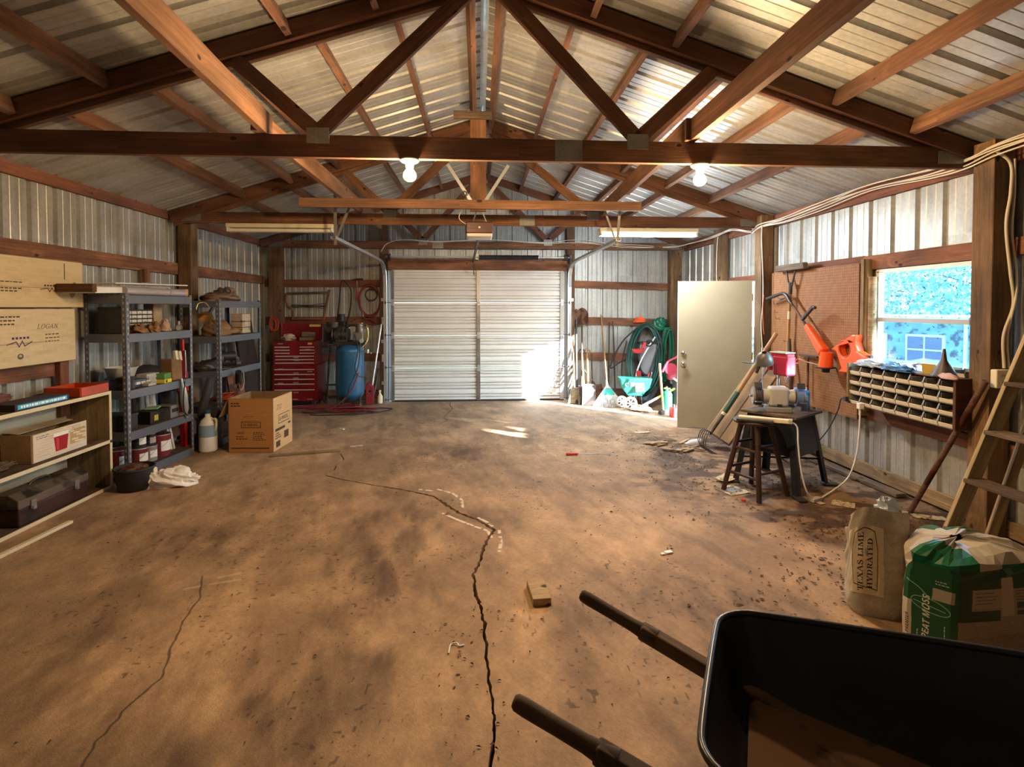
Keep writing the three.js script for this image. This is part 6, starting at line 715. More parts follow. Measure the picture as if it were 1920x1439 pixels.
{ // pegboard and what hangs on it
  M.peg = std(lin(0.38, 0.165, 0.06), 0.75, 0, { map: tex(256, 256, (u, v) => { const a = (u * 8) % 1 - 0.5, b = (v * 8) % 1 - 0.5, q = Math.hypot(a, b), n = 0.86 + 0.16 * (fbm(u * 8, v * 8, 4, 8) - 0.5); const k = q < 0.14 ? 0.22 : 1; return [cl(n * k), cl(n * k), cl(n * k)]; }, 0.2032, 0.2032) });
  const g = new THREE.BoxGeometry(0.006, 1.365, 1.375); { const p = g.attributes.position, uv = g.attributes.uv; for (let i = 0; i < p.count; i++) uv.setXY(i, p.getZ(i), p.getY(i)); }
  const t = thing('pegboard', 'brown pegboard panel on the right wall beside the window', 'pegboard', [3.30, 0, 5.125]); mesh('panel', g.translate(0, 1.182, 0), M.peg, t); mesh('batten', rbox(0.045, 1.36, 0.025, 0.003, 0.026, 1.18, 0.665, 1), M.girt, t); mesh('batten', rbox(0.03, 0.05, 1.37, 0.003, 0.02, 0.53, 0, 2), M.girt, t);
  for (const [y, d] of [[1.52, 5.7], [1.43, 5.68], [1.36, 5.66], [1.12, 5.5]]) mesh('peg_hook', [tube([[-0.003, y, 5.125 - d], [-0.04, y, 5.125 - d], [-0.045, y + 0.02, 5.125 - d]], 0.003, 12, 5)], M.steel, t);
  // push broom, head up
  const pb = thing('push_broom', 'push broom with yellow handle hanging head-up on the pegboard', 'broom', [3.24, 0, 5.36]), L = (x, y, d) => new THREE.Vector3(x, y, 5.36 - d);
  mesh('handle', rod(L(0, 0.75, 5.415), L(0, 1.72, 5.36), 0.015, 0.014), M.handle, pb); mesh('block', rbox(0.06, 0.035, 0.52, 0.008, 0, 1.882, 0.0), M.greywood, pb); mesh('bristles', rbox(0.055, 0.035, 0.50, 0.01, 0, 1.912, 0), M.greywood, pb); mesh('brace', [tube([L(0, 1.66, 5.36), L(0, 1.75, 5.40), L(0, 1.865, 5.44)], 0.010, 16), tube([L(0, 1.66, 5.36), L(0, 1.75, 5.32), L(0, 1.865, 5.28)], 0.010, 16)], M.darksteel, pb); mesh('collar', rod(L(0, 1.62, 5.365), L(0, 1.74, 5.36), 0.019, 0.017), M.black, pb); mesh('tape', rod(L(0, 1.36, 5.38), L(0, 1.44, 5.376), 0.0155, 0.0155), M.cream, pb);
  const st = thing('orange_trimmer', 'orange string trimmer hanging slanted across the pegboard', 'trimmer', [3.21, 0, 5.0]), S = (x, y, d) => new THREE.Vector3(x, y, 5.0 - d);
  mesh('rear_handle', [tube([S(-0.01, 1.575, 5.74), S(-0.01, 1.60, 5.6), S(-0.01, 1.625, 5.42), S(-0.01, 1.60, 5.36), S(-0.01, 1.53, 5.29)], 0.018, 40, 8), tube([S(-0.01, 1.60, 5.55), S(-0.01, 1.565, 5.47), S(-0.01, 1.58, 5.40)], 0.006, 14)], M.blackplastic, st); mesh('shaft', rod(S(-0.01, 1.54, 5.30), S(-0.01, 1.30, 5.02), 0.013, 0.013), M.rust, st); mesh('front_handle', [rbar(S(-0.015, 1.36, 5.08), S(-0.05, 1.485, 4.86), 0.035, 0.03, 0.01), rbar(S(-0.05, 1.485, 4.86), S(-0.05, 1.475, 4.82), 0.03, 0.03, 0.01)], M.blackplastic, st);
  mesh('body', [along(bend(rbox(0.37, 0.075, 0.07, 0.02), (v) => { const k = 0.75 + 0.5 * (v.x + 0.185) / 0.37; v.y *= k; v.z *= k; }), S(-0.01, 1.32, 5.03), S(-0.01, 1.05, 4.73)), T(cyl(0.062, 0.052, 0.14, 0, 0, 0, 24), -0.01, 1.0, 5.0 - 4.715, 0.1)], M.orange, st); mesh('cutting_head', [T(cyl(0.03, 0.04, 0.05, 0, 0, 0, 20), -0.01, 0.905, 5.0 - 4.72), T(ext(circ(0.09, 20, 0, 0).slice(0, 13), 0.012, 0.003), -0.01, 0.925, 5.0 - 4.73, P2, 0, 0)], M.black, st); mesh('edge_guide', tube([S(-0.01, 0.935, 4.76), S(-0.02, 0.95, 5.0), S(-0.02, 0.965, 5.14), S(-0.02, 0.95, 5.16)], 0.005, 20), M.cardlight, st);
  const bl = thing('orange_blower', 'orange blower shell with a round opening hanging right of the trimmer', 'leaf blower', [3.255, 0.96, 4.46], -P2);
  mesh('shell', ext([[-0.22, 0.14], [0.05, 0.285], [0.10, 0.285], [0.085, 0.225], [0.115, 0.15], [0.225, 0.105], [0.17, 0.0], [-0.02, -0.055], [-0.12, -0.055], [-0.08, -0.02], [-0.155, 0.125]], 0.075, 0.012, [circ(0.074, 26, -0.04, 0.155), [[-0.01, -0.018], [0.11, 0.05], [0.145, 0.03], [0.03, -0.03]]]), M.orange, bl); mesh('intake_ring', T(torus(0.074, 0.008, 30, 8), -0.04, 0.155, 0.03), M.orange2, bl); mesh('plug', rbox(0.05, 0.02, 0.03, 0.005, 0.22, 0.11, 0), M.black, bl);
  const au = thing('tee_wrench', 'thin dark T-handled rod hanging under the trimmer', 'garden tool', [3.26, 0, 5.08]); mesh('crossbar', rbar(new THREE.Vector3(0, 1.0, 0.15), new THREE.Vector3(0, 1.0, -0.15), 0.022, 0.022, 0.006), M.oldhandle, au); mesh('rod', rod(new THREE.Vector3(0, 0.62, 0), new THREE.Vector3(0, 1.0, 0), 0.010), M.rust, au);
  const hk = thing('hoe_handle', 'brown wooden handle leaning on the pegboard left of the broom', 'garden tool', [3.20, 0, 5.45]); mesh('handle', rod(new THREE.Vector3(-0.03, 0.05, 0.3), new THREE.Vector3(0.05, 1.15, 0.06), 0.016, 0.018), M.oldhandle, hk); mesh('blade', T(rbox(0.14, 0.09, 0.006, 0.002), -0.03, 0.05, 0.3, 0.2), M.rust, hk);
}
{ // leaning carton and fork
  const t = thing('leaning_carton', 'long tan carton with cut-outs leaning right against the pegboard post', 'carton', [0, 0, 0]), a = V(2.50, 0.115, 5.40), b = V(3.06, 0.86, 5.44);
  const ax = b.clone().sub(a).normalize(), up0 = new THREE.Vector3(-0.35, 0.45, 0.82), nrm = up0.clone().addScaledVector(ax, -up0.dot(ax)).normalize(), zz = ax.clone().cross(nrm), at = (k, h, z) => a.clone().addScaledVector(ax, k).addScaledVector(nrm, h).addScaledVector(zz, z), cb = (k0, k1, h, z, th, w, r = 0.0008) => rbar(at(k0, h, z), at(k1, h, z), th, w, r, up0);
  const Lb = a.distanceTo(b); mesh('body', rbar(a, b, 0.15, 0.25, 0.005, up0), M.cardlight, t); mesh('side_panel', cb(0.004, Lb - 0.004, 0, 0.1262, 0.148, 0.003), M.card, t); mesh('cut_out', cb(0.13, 0.19, -0.02, 0.128, 0.07, 0.002), M.black, t); mesh('cut_out', cb(0.02, 0.055, -0.03, 0.128, 0.06, 0.002), M.black, t); mesh('tape_line', cb(0, Lb, 0.0755, 0.02, 0.002, 0.012), M.darkwood, t);
  const f = thing('manure_fork', 'long fork with yellow handle, green collar and curved wire tines leaning on the carton', 'garden tool', [0, 0, 0]), w = (x, y, d) => V(x, y, d); const foot = w(2.325, 0.20, 5.20), top = w(3.0, 1.215, 5.20), P = (k) => foot.clone().lerp(top, k);
  mesh('handle', rod(P(0.36), top, 0.022, 0.021, 14), M.handle, f); mesh('collar', rod(P(0.22), P(0.42), 0.025, 0.0255, 14), M.darkgreen, f); mesh('ferrule', [rod(P(0.0), P(0.2), 0.012, 0.019, 14)], M.darksteel, f); mesh('ring', rod(P(0.195), P(0.225), 0.023, 0.023, 14), M.cream, f);
  for (let i = 0; i < 5; i++) { const k = (i - 2) * 0.045, q = P(0.02); mesh('tine', tube([q, q.clone().add(new THREE.Vector3(-0.06, 0.02, k * 0.8)), q.clone().add(new THREE.Vector3(-0.10, -0.08, k)), q.clone().add(new THREE.Vector3(-0.06, -0.17, k)), q.clone().add(new THREE.Vector3(0.02, -0.195, k))], 0.0045, 24, 5), M.darksteel, f); }
  solo('bare_rod', tube([V(3.21, 1.17, 5.86), V(3.20, 0.9, 5.83), V(3.16, 0.5, 5.8), V(3.10, 0.02, 5.75)], 0.012, 24), M.rust, 'rusty bar standing behind the leaning carton', 'bar');
  const lc = thing('caulking_gun', 'dark grey caulking gun resting on the leaning carton', 'caulking gun', [2.93, 0.88, 5.20], 0.5); mesh('frame', [T(cyl(0.028, 0.028, 0.22, 0, 0, 0, 16), 0, 0.02, 0, P2), T(cyl(0.006, 0.006, 0.2), 0, 0.02, -0.2, P2)], M.darksteel, lc); mesh('trigger', T(rbox(0.02, 0.10, 0.03, 0.006), 0, -0.03, -0.12, 0.4), M.black, lc); mesh('nozzle', T(cyl(0.012, 0.004, 0.08), 0, 0.02, 0.15, P2), M.white, lc);
}
{ // stool
  const t = thing('stool', 'dark wooden round stool before the grinder stand', 'stool', [2.20, 0, 4.09], 0.42);
  mesh('seat', lathe([[0, 0.562], [0.15, 0.562], [0.165, 0.57], [0.168, 0.582], [0.16, 0.593], [0.12, 0.591], [0, 0.588]], 36), M.darkwood, t); const c = (k, y) => { const a = k * P2 + P2 / 2, r = 0.105 + (0.235 - 0.105) * (1 - y / 0.565); return new THREE.Vector3(r * Math.cos(a), y, r * Math.sin(a)); };
  for (let k = 0; k < 4; k++) { mesh('leg', rod(c(k, 0), c(k, 0.567), 0.019, 0.021, 12), M.darkwood, t); mesh('stretcher', rod(c(k, k % 2 ? 0.16 : 0.20), c(k + 1, k % 2 ? 0.16 : 0.20), 0.011, 0.011), M.darkwood, t); mesh('stretcher', rod(c(k, k % 2 ? 0.36 : 0.40), c(k + 1, k % 2 ? 0.36 : 0.40), 0.011, 0.011), M.darkwood, t); }
  const s = thing('power_strip', 'cream power strip with a white cord lying on the stool', 'power strip', [2.21, 0.594, 3.99], -0.55); mesh('body', rbox(0.36, 0.032, 0.05, 0.006, 0, 0.017, 0), M.ivory, s); mesh('end_plug', rbox(0.03, 0.034, 0.055, 0.005, 0.185, 0.018, 0), M.lightgrey, s); mesh('black_strip', rbox(0.26, 0.02, 0.06, 0.005, -0.06, 0.012, 0.055), M.blackplastic, s);
  const w = thing('white_cord', 'white cord hanging from the stool to the floor and up to the bins', 'cord'); mesh('cord', tube([V(2.37, 0.61, 3.90), V(2.41, 0.58, 3.885), V(2.415, 0.45, 3.87), V(2.43, 0.28, 3.86), V(2.48, 0.08, 3.85), V(2.55, 0.015, 3.86)], 0.0065, 50), M.white, w); mesh('plug', T(rbox(0.10, 0.03, 0.045, 0.006), 2.56, 0.018, -3.87, 0, 0.4), M.lightgrey, w); mesh('cord', tube([V(2.60, 0.015, 3.88), V(2.72, 0.012, 3.98), V(2.85, 0.03, 4.06), V(2.98, 0.10, 4.1), V(3.05, 0.25, 4.11), V(3.08, 0.45, 4.115), V(3.09, 0.66, 4.12)], 0.0065, 60), M.white, w); mesh('plug', rbox(0.04, 0.05, 0.04, 0.006, 3.09, 0.68, -4.12), M.white, w); adopt(s, w, 'supply_cord');
}
{ // grinder stand
  const cx = 2.53, cd = 4.30, ang = -0.604, t = thing('grinder_stand', 'black steel machine stand with splayed legs beside the stool', 'machine stand', [cx, 0, cd], -ang - 0.0), B = 0.27, U = 0.185, H = 0.60;
  const q = (sx, sz, y) => { const k = U + (B - U) * (1 - y / H); return new THREE.Vector3(sx * k, y, sz * k); };
  t.rotation.y = 0.60; M.standmetal = std(lin(0.028, 0.035, 0.055), 0.38, 0.4, { map: noiseTex });
  for (const sx of [-1, 1]) for (const sz of [-1, 1]) { const l = mesh('leg', [along(new THREE.BoxGeometry(H, 0.05, 0.004), q(sx, sz, 0.01), q(sx, sz, H), new THREE.Vector3(sx, 0, 0)).translate(-sx * 0.022, 0, 0), along(new THREE.BoxGeometry(H, 0.05, 0.004), q(sx, sz, 0.01), q(sx, sz, H), new THREE.Vector3(0, 0, sz)).translate(0, 0, -sz * 0.022)], M.standmetal, t); mesh('foot', T(rbox(0.07, 0.02, 0.13, 0.008), sx * (B + 0.01), 0.011, sz * (B + 0.01), 0, sx * sz * 0.7), M.rubber, l); }
  const pan = (sx, sz) => { const a = [q(sx[0], sz[0], H), q(sx[1], sz[1], H), q(sx[1], sz[1], 0.30), q(sx[0], sz[0], 0.30)], n = new THREE.BufferGeometry(), o = a.reduce((s, p) => s.add(p), new THREE.Vector3()).setY(0).normalize().multiplyScalar(-0.006), pos = []; const quad = (A, Bq, C, D) => [A, Bq, C, A, C, D].forEach((p) => pos.push(p.x, p.y, p.z)); const b = a.map((p) => p.clone().add(o)); quad(a[0], a[1], a[2], a[3]); quad(b[3], b[2], b[1], b[0]); quad(a[3], a[2], b[2], b[3]); n.setAttribute('position', new THREE.Float32BufferAttribute(pos, 3)); n.setAttribute('uv', new THREE.Float32BufferAttribute(new Float32Array(pos.length / 3 * 2), 2)); n.computeVertexNormals(); return n; };
  mesh('side_panel', pan([-1, 1], [1, 1]), M.standmetal, t); mesh('side_panel', pan([-1, -1], [-1, 1]), M.standmetal, t); mesh('side_panel', pan([1, 1], [1, -1]), M.standmetal, t); mesh('side_panel', pan([1, -1], [-1, -1]), M.standmetal, t);
  mesh('top', rbox(0.48, 0.022, 0.46, 0.004, 0, H + 0.012, 0), M.greywood, t); mesh('cross_brace', [rod(q(-1, 1, 0.22), q(1, -1, 0.22), 0.008), rod(q(1, 1, 0.22), q(-1, -1, 0.22), 0.008)], M.darksteel, t);
  const Y = H + 0.024, on = (x, z) => { const c = Math.cos(0.6), s = Math.sin(0.6); return [cx + x * c + z * s, Y, cd - (-x * s + z * c)]; };
  const g = thing('bench_grinder', 'grey bench grinder with blue wheel guard on the machine stand', 'grinder', on(-0.10, 0.02), -0.3);
  mesh('motor', [rbox(0.15, 0.16, 0.13, 0.025, 0, 0.125, 0), T(cyl(0.055, 0.06, 0.05, 0, 0, 0, 24), 0.095, 0.125, 0, 0, 0, -P2), T(cyl(0.055, 0.06, 0.05, 0, 0, 0, 24), -0.095, 0.125, 0, 0, 0, P2)], M.lightgrey, g); mesh('base', rbox(0.19, 0.045, 0.15, 0.01, 0, 0.022, 0), M.grey, g); mesh('switch', rbox(0.035, 0.02, 0.006, 0.002, 0.0, 0.06, 0.067), M.black, g);
  for (const [s, m] of [[-1, M.darksteel], [1, M.slate]]) { const w = mesh('wheel_guard', T(cyl(0.078, 0.078, 0.05, 0, 0, 0, 30), s * 0.155, 0.125, 0, 0, 0, P2), s > 0 ? std(lin(0.16, 0.24, 0.42), 0.35, 0.3) : m, g); mesh('wheel', T(cyl(0.07, 0.07, 0.02, 0, 0, 0, 30), s * 0.185, 0.125, 0, 0, 0, P2), s > 0 ? std(lin(0.22, 0.32, 0.5), 0.5) : M.grey, w); mesh('nut', T(cyl(0.014, 0.014, 0.03, 0, 0, 0, 6), s * 0.20, 0.125, 0, 0, 0, P2), M.steel, w); mesh('tool_rest', rbox(0.05, 0.008, 0.04, 0.002, s * 0.165, 0.09, 0.10), M.steel, w); mesh('eye_shield', T(rbox(0.06, 0.05, 0.004, 0.002), s * 0.16, 0.22, 0.055, -0.5), M.blackplastic, w); }
  const d = thing('drill_press', 'small red drill press with chrome column behind the grinder', 'drill press', on(0.165, -0.08), 0.3); const dm = std(lin(0.36, 0.008, 0.035), 0.5);
  mesh('base', rbox(0.16, 0.03, 0.17, 0.006, 0, 0.015, 0), M.darksteel, d); mesh('column', cyl(0.017, 0.017, 0.42, 0, 0.22, -0.02, 18), M.chrome, d); mesh('head', [rbox(0.115, 0.17, 0.15, 0.02, 0, 0.355, 0.03), rbox(0.10, 0.045, 0.18, 0.015, 0, 0.44, 0.01)], dm, d); mesh('top_cover', rbox(0.12, 0.012, 0.17, 0.005, 0, 0.466, 0.01), M.lightgrey, d); mesh('chuck', [cyl(0.012, 0.022, 0.05, 0, 0.235, 0.06, 16), cyl(0.012, 0.012, 0.06, 0, 0.28, 0.06, 14)], M.chrome, d); mesh('feed_handle', [T(cyl(0.005, 0.005, 0.12), 0.10, 0.37, 0.03, 0.5, 0, P2), ball(0.012, 0.16, 0.40, 0.03, 10)], M.redplain, d); mesh('motor', cyl(0.045, 0.045, 0.13, 0.0, 0.37, -0.10, 20), M.redplain, d);
  const l = thing('work_lamp', 'grey metal work lamp hood left of the drill press', 'lamp', on(0.03, -0.17), 0.3); mesh('arm', tube([[0, 0.0, 0], [0.01, 0.2, -0.02], [0.0, 0.36, 0.0], [-0.02, 0.43, 0.03]], 0.008, 30), M.chrome, l); mesh('foot', cyl(0.04, 0.035, 0.02, 0, 0.01, 0, 20), M.darksteel, l); mesh('hood', T(lathe([[0.02, 0.10], [0.045, 0.085], [0.065, 0.05], [0.075, 0.0], [0.072, 0.0], [0.06, 0.048], [0.04, 0.08], [0.015, 0.092]], 26), -0.03, 0.385, 0.04, 0.35, 0, 0.35), std(lin(0.10, 0.095, 0.09), 0.4, 0.2), l);
  const c = thing('spray_can', 'blue spray can with white cap on the right of the machine stand', 'spray can', on(0.185, 0.115)); mesh('body', lathe([[0, 0], [0.033, 0], [0.034, 0.01], [0.034, 0.135], [0.024, 0.155], [0.012, 0.16], [0, 0.16]], 24), std(lin(0.03, 0.20, 0.48), 0.35), c); mesh('label', new THREE.CylinderGeometry(0.0346, 0.0346, 0.09, 12, 1, true, -1.4, 1.4).translate(0, 0.075, 0), M.lightgrey, c); mesh('cap', cyl(0.012, 0.009, 0.025, 0, 0.17, 0, 14), M.white, c);
  const n = thing('small_tin', 'small dull tin beside the blue spray can', 'tin', on(0.115, 0.135)); mesh('body', cyl(0.03, 0.03, 0.085, 0, 0.043, 0, 22), M.grey, n); mesh('rim', T(torus(0.03, 0.003, 24, 6), 0, 0.086, 0, P2), M.steel, n);
}
{ // bin rack at the window
  const t = thing('bin_rack', 'rack of small parts bins under the window', 'parts rack', [3.18, 0, 3.785]);
  M.binlip = std(lin(0.66, 0.60, 0.44), 0.5); M.bindark = std(lin(0.05, 0.055, 0.06), 0.6); M.bingrey = std(lin(0.22, 0.21, 0.19), 0.55);
  for (const [z, m] of [[0.505, M.girt2], [-0.505, M.oldpine]]) mesh('end_board', rbox(0.20, 0.34, 0.022, 0.003, 0.02, 0.845, z, 0), z > 0 ? woodM(lin(0.20, 0.075, 0.035)) : m, t);
  mesh('back_board', rbox(0.01, 0.34, 1.0, 0.002, 0.10, 0.845, 0, 2), M.bindark, t);
  for (let r = 0; r < 4; r++) { const y = 0.675 + r * 0.082; mesh('rail', rbox(0.16, 0.008, 0.99, 0.002, 0.02, y, 0, 2), M.bingrey, t); for (let c = 0; c < 8; c++) { const z = -0.434 + c * 0.124; const b = mesh('bin', [rbox(0.15, 0.004, 0.112, 0.001, 0.015, y + 0.007, z), rbox(0.15, 0.055, 0.005, 0.001, 0.02, y + 0.034, z - 0.056), rbox(0.15, 0.055, 0.005, 0.001, 0.02, y + 0.034, z + 0.056), T(rbox(0.006, 0.05, 0.012, 0.001), -0.062, y + 0.05, z + 0.057, 0, 0, -0.4)], M.bingrey, t); mesh('lip', T(rbox(0.006, 0.028, 0.118, 0.002), -0.066, y + 0.018, z, 0, 0, 0.25), M.binlip, b); if ((r * 5 + c * 3) % 4 !== 0) mesh('small_parts', lump(0.05, 0.025, 0.048, 0.5, 3, 10, r * 8 + c).translate(0.01, y + 0.008, z), (r + c) % 3 ? M.rust : M.cloth, b); } }
  for (let i = 0; i < 6; i++) { const z = 0.40 - (5 - i) * 0.132; const b = thing('sill_bin', ['open parts bin on the window sill, nearest the near post', 'open parts bin on the window sill, second from the near post', 'open parts bin on the window sill, third from the near post', 'open parts bin on the window sill, third from the pegboard', 'open parts bin on the window sill, second from the pegboard', 'open parts bin on the window sill, nearest the pegboard'][5 - i], 'bin', [3.295, 1.008, 3.785 + 0.03 - z], 0, 'bins on the window sill'); mesh('tray', [rbox(0.11, 0.004, 0.12, 0.001, 0, 0.004, 0), rbox(0.11, 0.04, 0.004, 0.001, 0, 0.022, 0.06), rbox(0.11, 0.04, 0.004, 0.001, 0, 0.022, -0.06), rbox(0.004, 0.05, 0.12, 0.001, 0.055, 0.027, 0)], i < 2 ? M.shedtrim : M.bingrey, b); mesh('lip', T(rbox(0.004, 0.026, 0.125, 0.001), -0.056, 0.014, 0, 0, 0, 0.25), M.binlip, b); }
  mesh('shelf_board', rbox(0.20, 0.012, 1.0, 0.002, 0.095, 1.0, 0, 2), M.oldpine, t);
  for (const [z, s, label] of [[0.30, 0, 'crumpled pale blue plastic bag on the bins near the pegboard side'], [0.02, 3, 'crumpled blue plastic bag in the middle of the bin tops']]) solo('poly_bag', toCreasedNormals(lump(0.055, 0.055, 0.15, 0.5, 2.8, 26, s), 0.6), std(s ? lin(0.10, 0.28, 0.58) : lin(0.40, 0.55, 0.68), 0.3), label, 'plastic bag', [3.145, 1.006, 3.785 + z], 0);
  const f = thing('funnel', 'dark metal funnel standing upside down on the bins', 'funnel', [3.20, 1.006, 3.47]); mesh('cone', lathe([[0.078, 0.0], [0.082, 0.0], [0.02, 0.11], [0.008, 0.19], [0.004, 0.19], [0.016, 0.11]], 28), M.darksteel, f); mesh('rim', T(torus(0.08, 0.004, 30, 6), 0, 0.004, 0, P2), M.darksteel, f);
  solo('folded_card', T(rbox(0.004, 0.075, 0.09, 0.001, 0, 0.038, 0), 0, 0, 0, 0, 0.4, 0.3), std(lin(0.62, 0.46, 0.10), 0.8), 'ochre folded card behind the funnel', 'card', [3.215, 1.006, 3.60]);
  solo('garden_glove', [lump(0.035, 0.035, 0.10, 0.3, 2.5, 18, 5), T(lump(0.02, 0.025, 0.06, 0.3, 2.5, 12, 2), -0.02, 0, 0.06, 0, 0.4)], std(lin(0.55, 0.36, 0.33), 0.9), 'pinkish cloth glove on the bins by the near end board', 'glove', [3.13, 1.006, 3.36], -0.3);
  solo('pipe_leaning', rod(V(3.10, 0.0, 3.62), V(3.165, 1.02, 3.13), 0.017, 0.019, 12), M.rust, 'rusty pipe leaning on the near post before the bins', 'pipe');
  const wc = thing('black_cord', 'thin black cord running from the bins down behind the stand', 'cord'); mesh('cord', tube([V(3.06, 0.72, 4.26), V(3.10, 0.70, 4.36), V(3.2, 0.55, 4.55), V(3.15, 0.38, 4.60), V(2.95, 0.26, 4.5), V(2.78, 0.24, 4.42)], 0.005, 40), M.black, wc); mesh('plug', rbox(0.03, 0.04, 0.03, 0.004, 3.065, 0.715, -4.255), M.black, wc); adopt(scene.getObjectByName('bench_grinder'), wc, 'supply_cord');
}
{ // stepladder against the right wall
  const t = thing('stepladder', 'old wooden stepladder leaning against the right wall', 'ladder', [2.50, 0, 2.76]), up = new THREE.Vector3(0.79, 2.05, 0).normalize(), A = (k, x, z) => new THREE.Vector3(x, 0.0, z).addScaledVector(up, k), Lr = 1.98;
  for (const z of [0, 0.46]) { mesh('rail', rbar(A(0, 0, z), A(Lr, 0, z - (z ? 0.06 : -0.06)), 0.075, 0.026, 0.003), M.ladder, t); mesh('rear_leg', rbar(A(0.02, 0.22, z ? z - 0.04 : 0.04), A(Lr - 0.1, 0.10, z ? z - 0.08 : 0.08), 0.05, 0.024, 0.003), M.oldpine, t); }
  for (let i = 1; i <= 6; i++) { const k = i * 0.285, zz = 0.06 * k / Lr; mesh('step', T(grain(new RoundedBoxGeometry(0.115, 0.022, 0.46 - 2 * zz, 1, 0.004), 2), A(k, 0.0, 0).x + 0.005, A(k, 0, 0).y, 0.23), i === 3 ? M.greywood : M.oldhandle, t); }
  mesh('rear_bar', [rbar(A(0.5, 0.20, 0.04), A(0.5, 0.20, 0.42), 0.04, 0.02, 0.003), rbar(A(1.1, 0.16, 0.05), A(1.1, 0.16, 0.41), 0.04, 0.02, 0.003)], M.oldpine, t); mesh('top', T(rbox(0.16, 0.025, 0.40, 0.004), A(Lr, 0, 0).x + 0.02, A(Lr, 0, 0).y + 0.01, 0.23, 0, 0, -0.2), M.oldpine, t);
}

// ---------- foreground ----------
{ // wheelbarrow: local x runs from the grips to the wheel, local z across
  const th = Math.atan2(0.48, 0.877), t = thing('wheelbarrow', 'black wheelbarrow with weathered wooden handles in the near right corner', 'wheelbarrow', [0.19, 0, 1.388], -th);
  const hy = (x) => 0.60 - 0.30 * x;
  for (const s of [-1, 1]) {
    const p = (x) => new THREE.Vector3(x, hy(x), s * (0.245 - 0.10 * x / 1.5)), grip = lathe([[0, 0], [0.012, 0.001], [0.0175, 0.008], [0.019, 0.03], [0.018, 0.11], [0.0185, 0.17], [0.021, 0.2], [0.02, 0.21], [0, 0.21]], 16).rotateZ(-P2).translate(-0.105, 0, 0);
    const h = mesh('handle', [rbar(p(0.19), p(1.52), 0.042, 0.042, 0.008), along(grain(grip, 0), p(0), p(0.21)), rod(p(0.185), p(0.235), 0.0195, 0.026, 12)], M.barrowhandle, t);
    mesh('leg', [tube([p(0.62), new THREE.Vector3(0.60, 0.2, s * 0.24), new THREE.Vector3(0.62, 0.01, s * 0.25), new THREE.Vector3(0.74, 0.01, s * 0.25), new THREE.Vector3(0.86, 0.2, s * 0.22), p(0.92)], 0.012, 50, 8)], M.darksteel, t); void h;
  }
  const ring = (x0, x1, w0, w1, y0, y1, r, n = 7) => { const pts = [], cs = [[x1 - r, w1 / 2 - r, 0], [x0 + r, w0 / 2 - r, 1], [x0 + r, -w0 / 2 + r, 2], [x1 - r, -w1 / 2 + r, 3]]; for (const [cx, cz, k] of cs) for (let i = 0; i < n; i++) { const a = (k + i / (n - 1)) * P2, x = cx + r * Math.cos(a), z = cz + r * Math.sin(a); pts.push(new THREE.Vector3(x, y0 + (y1 - y0) * (x - x0) / (x1 - x0), z)); } return pts; };
  const skin = (rings) => { const pos = [], N = rings[0].length; for (let k = 0; k + 1 < rings.length; k++) for (let i = 0; i < N; i++) { const j = (i + 1) % N, a = rings[k][i], b = rings[k][j], c = rings[k + 1][j], d = rings[k + 1][i]; for (const v of [a, b, c, a, c, d]) pos.push(v.x, v.y, v.z); } return pos; };
  const rim = ring(0.40, 1.32, 0.60, 0.68, 0.625, 0.665, 0.10), build = (o, flip) => { const R = [rim.map((v) => v.clone()), ring(0.415 + o, 1.29 - o, 0.575 - 2 * o, 0.65 - 2 * o, 0.59, 0.62, 0.095), ring(0.44 + o, 1.22 - o, 0.52 - 2 * o, 0.56 - 2 * o, 0.50, 0.48, 0.085), ring(0.47 + o, 1.12 - o, 0.45 - 2 * o, 0.46 - 2 * o, 0.455 + o, 0.36 + o, 0.07), ring(0.52, 1.04, 0.36, 0.36, 0.445 + o, 0.345 + o, 0.05), ring(0.77, 0.79, 0.02, 0.02, 0.395 + o, 0.395 + o, 0.005)]; const pos = skin(R); if (flip) for (let i = 0; i < pos.length; i += 9) for (let q = 0; q < 3; q++) { const k = pos[i + 3 + q]; pos[i + 3 + q] = pos[i + 6 + q]; pos[i + 6 + q] = k; } const g = new THREE.BufferGeometry(); g.setAttribute('position', new THREE.Float32BufferAttribute(pos, 3)); const uv = new Float32Array(pos.length / 3 * 2); for (let i = 0; i < pos.length / 3; i++) { uv[2 * i] = pos[3 * i]; uv[2 * i + 1] = pos[3 * i + 2]; } g.setAttribute('uv', new THREE.BufferAttribute(uv, 2)); g.computeVertexNormals(); return toCreasedNormals(g, 0.9); };
  const tray = mesh('tray', [build(0, false), build(0.004, true)], std(lin(0.012, 0.014, 0.022), 0.42, 0.1, { map: noiseTex }), t);
  mesh('rolled_rim', tube(rim, 0.009, 160, 8, true), std(lin(0.02, 0.023, 0.035), 0.3, 0.2), tray);
  const dirt = (() => { const a = ring(0.482, 1.08, 0.425, 0.43, 0.464, 0.372, 0.065), b = ring(0.77, 0.79, 0.02, 0.02, 0.412, 0.412, 0.005), pos = skin([a, b]), g = new THREE.BufferGeometry(); g.setAttribute('position', new THREE.Float32BufferAttribute(pos, 3)); const uv = new Float32Array(pos.length / 3 * 2); for (let i = 0; i < pos.length / 3; i++) { uv[2 * i] = pos[3 * i]; uv[2 * i + 1] = pos[3 * i + 2]; } g.setAttribute('uv', new THREE.BufferAttribute(uv, 2)); g.computeVertexNormals(); return g; })();
  const dm = mesh('caked_dirt', dirt, std(lin(0.22, 0.13, 0.075), 0.95, 0, { map: grimeTex, side: THREE.DoubleSide }), tray); void dm;
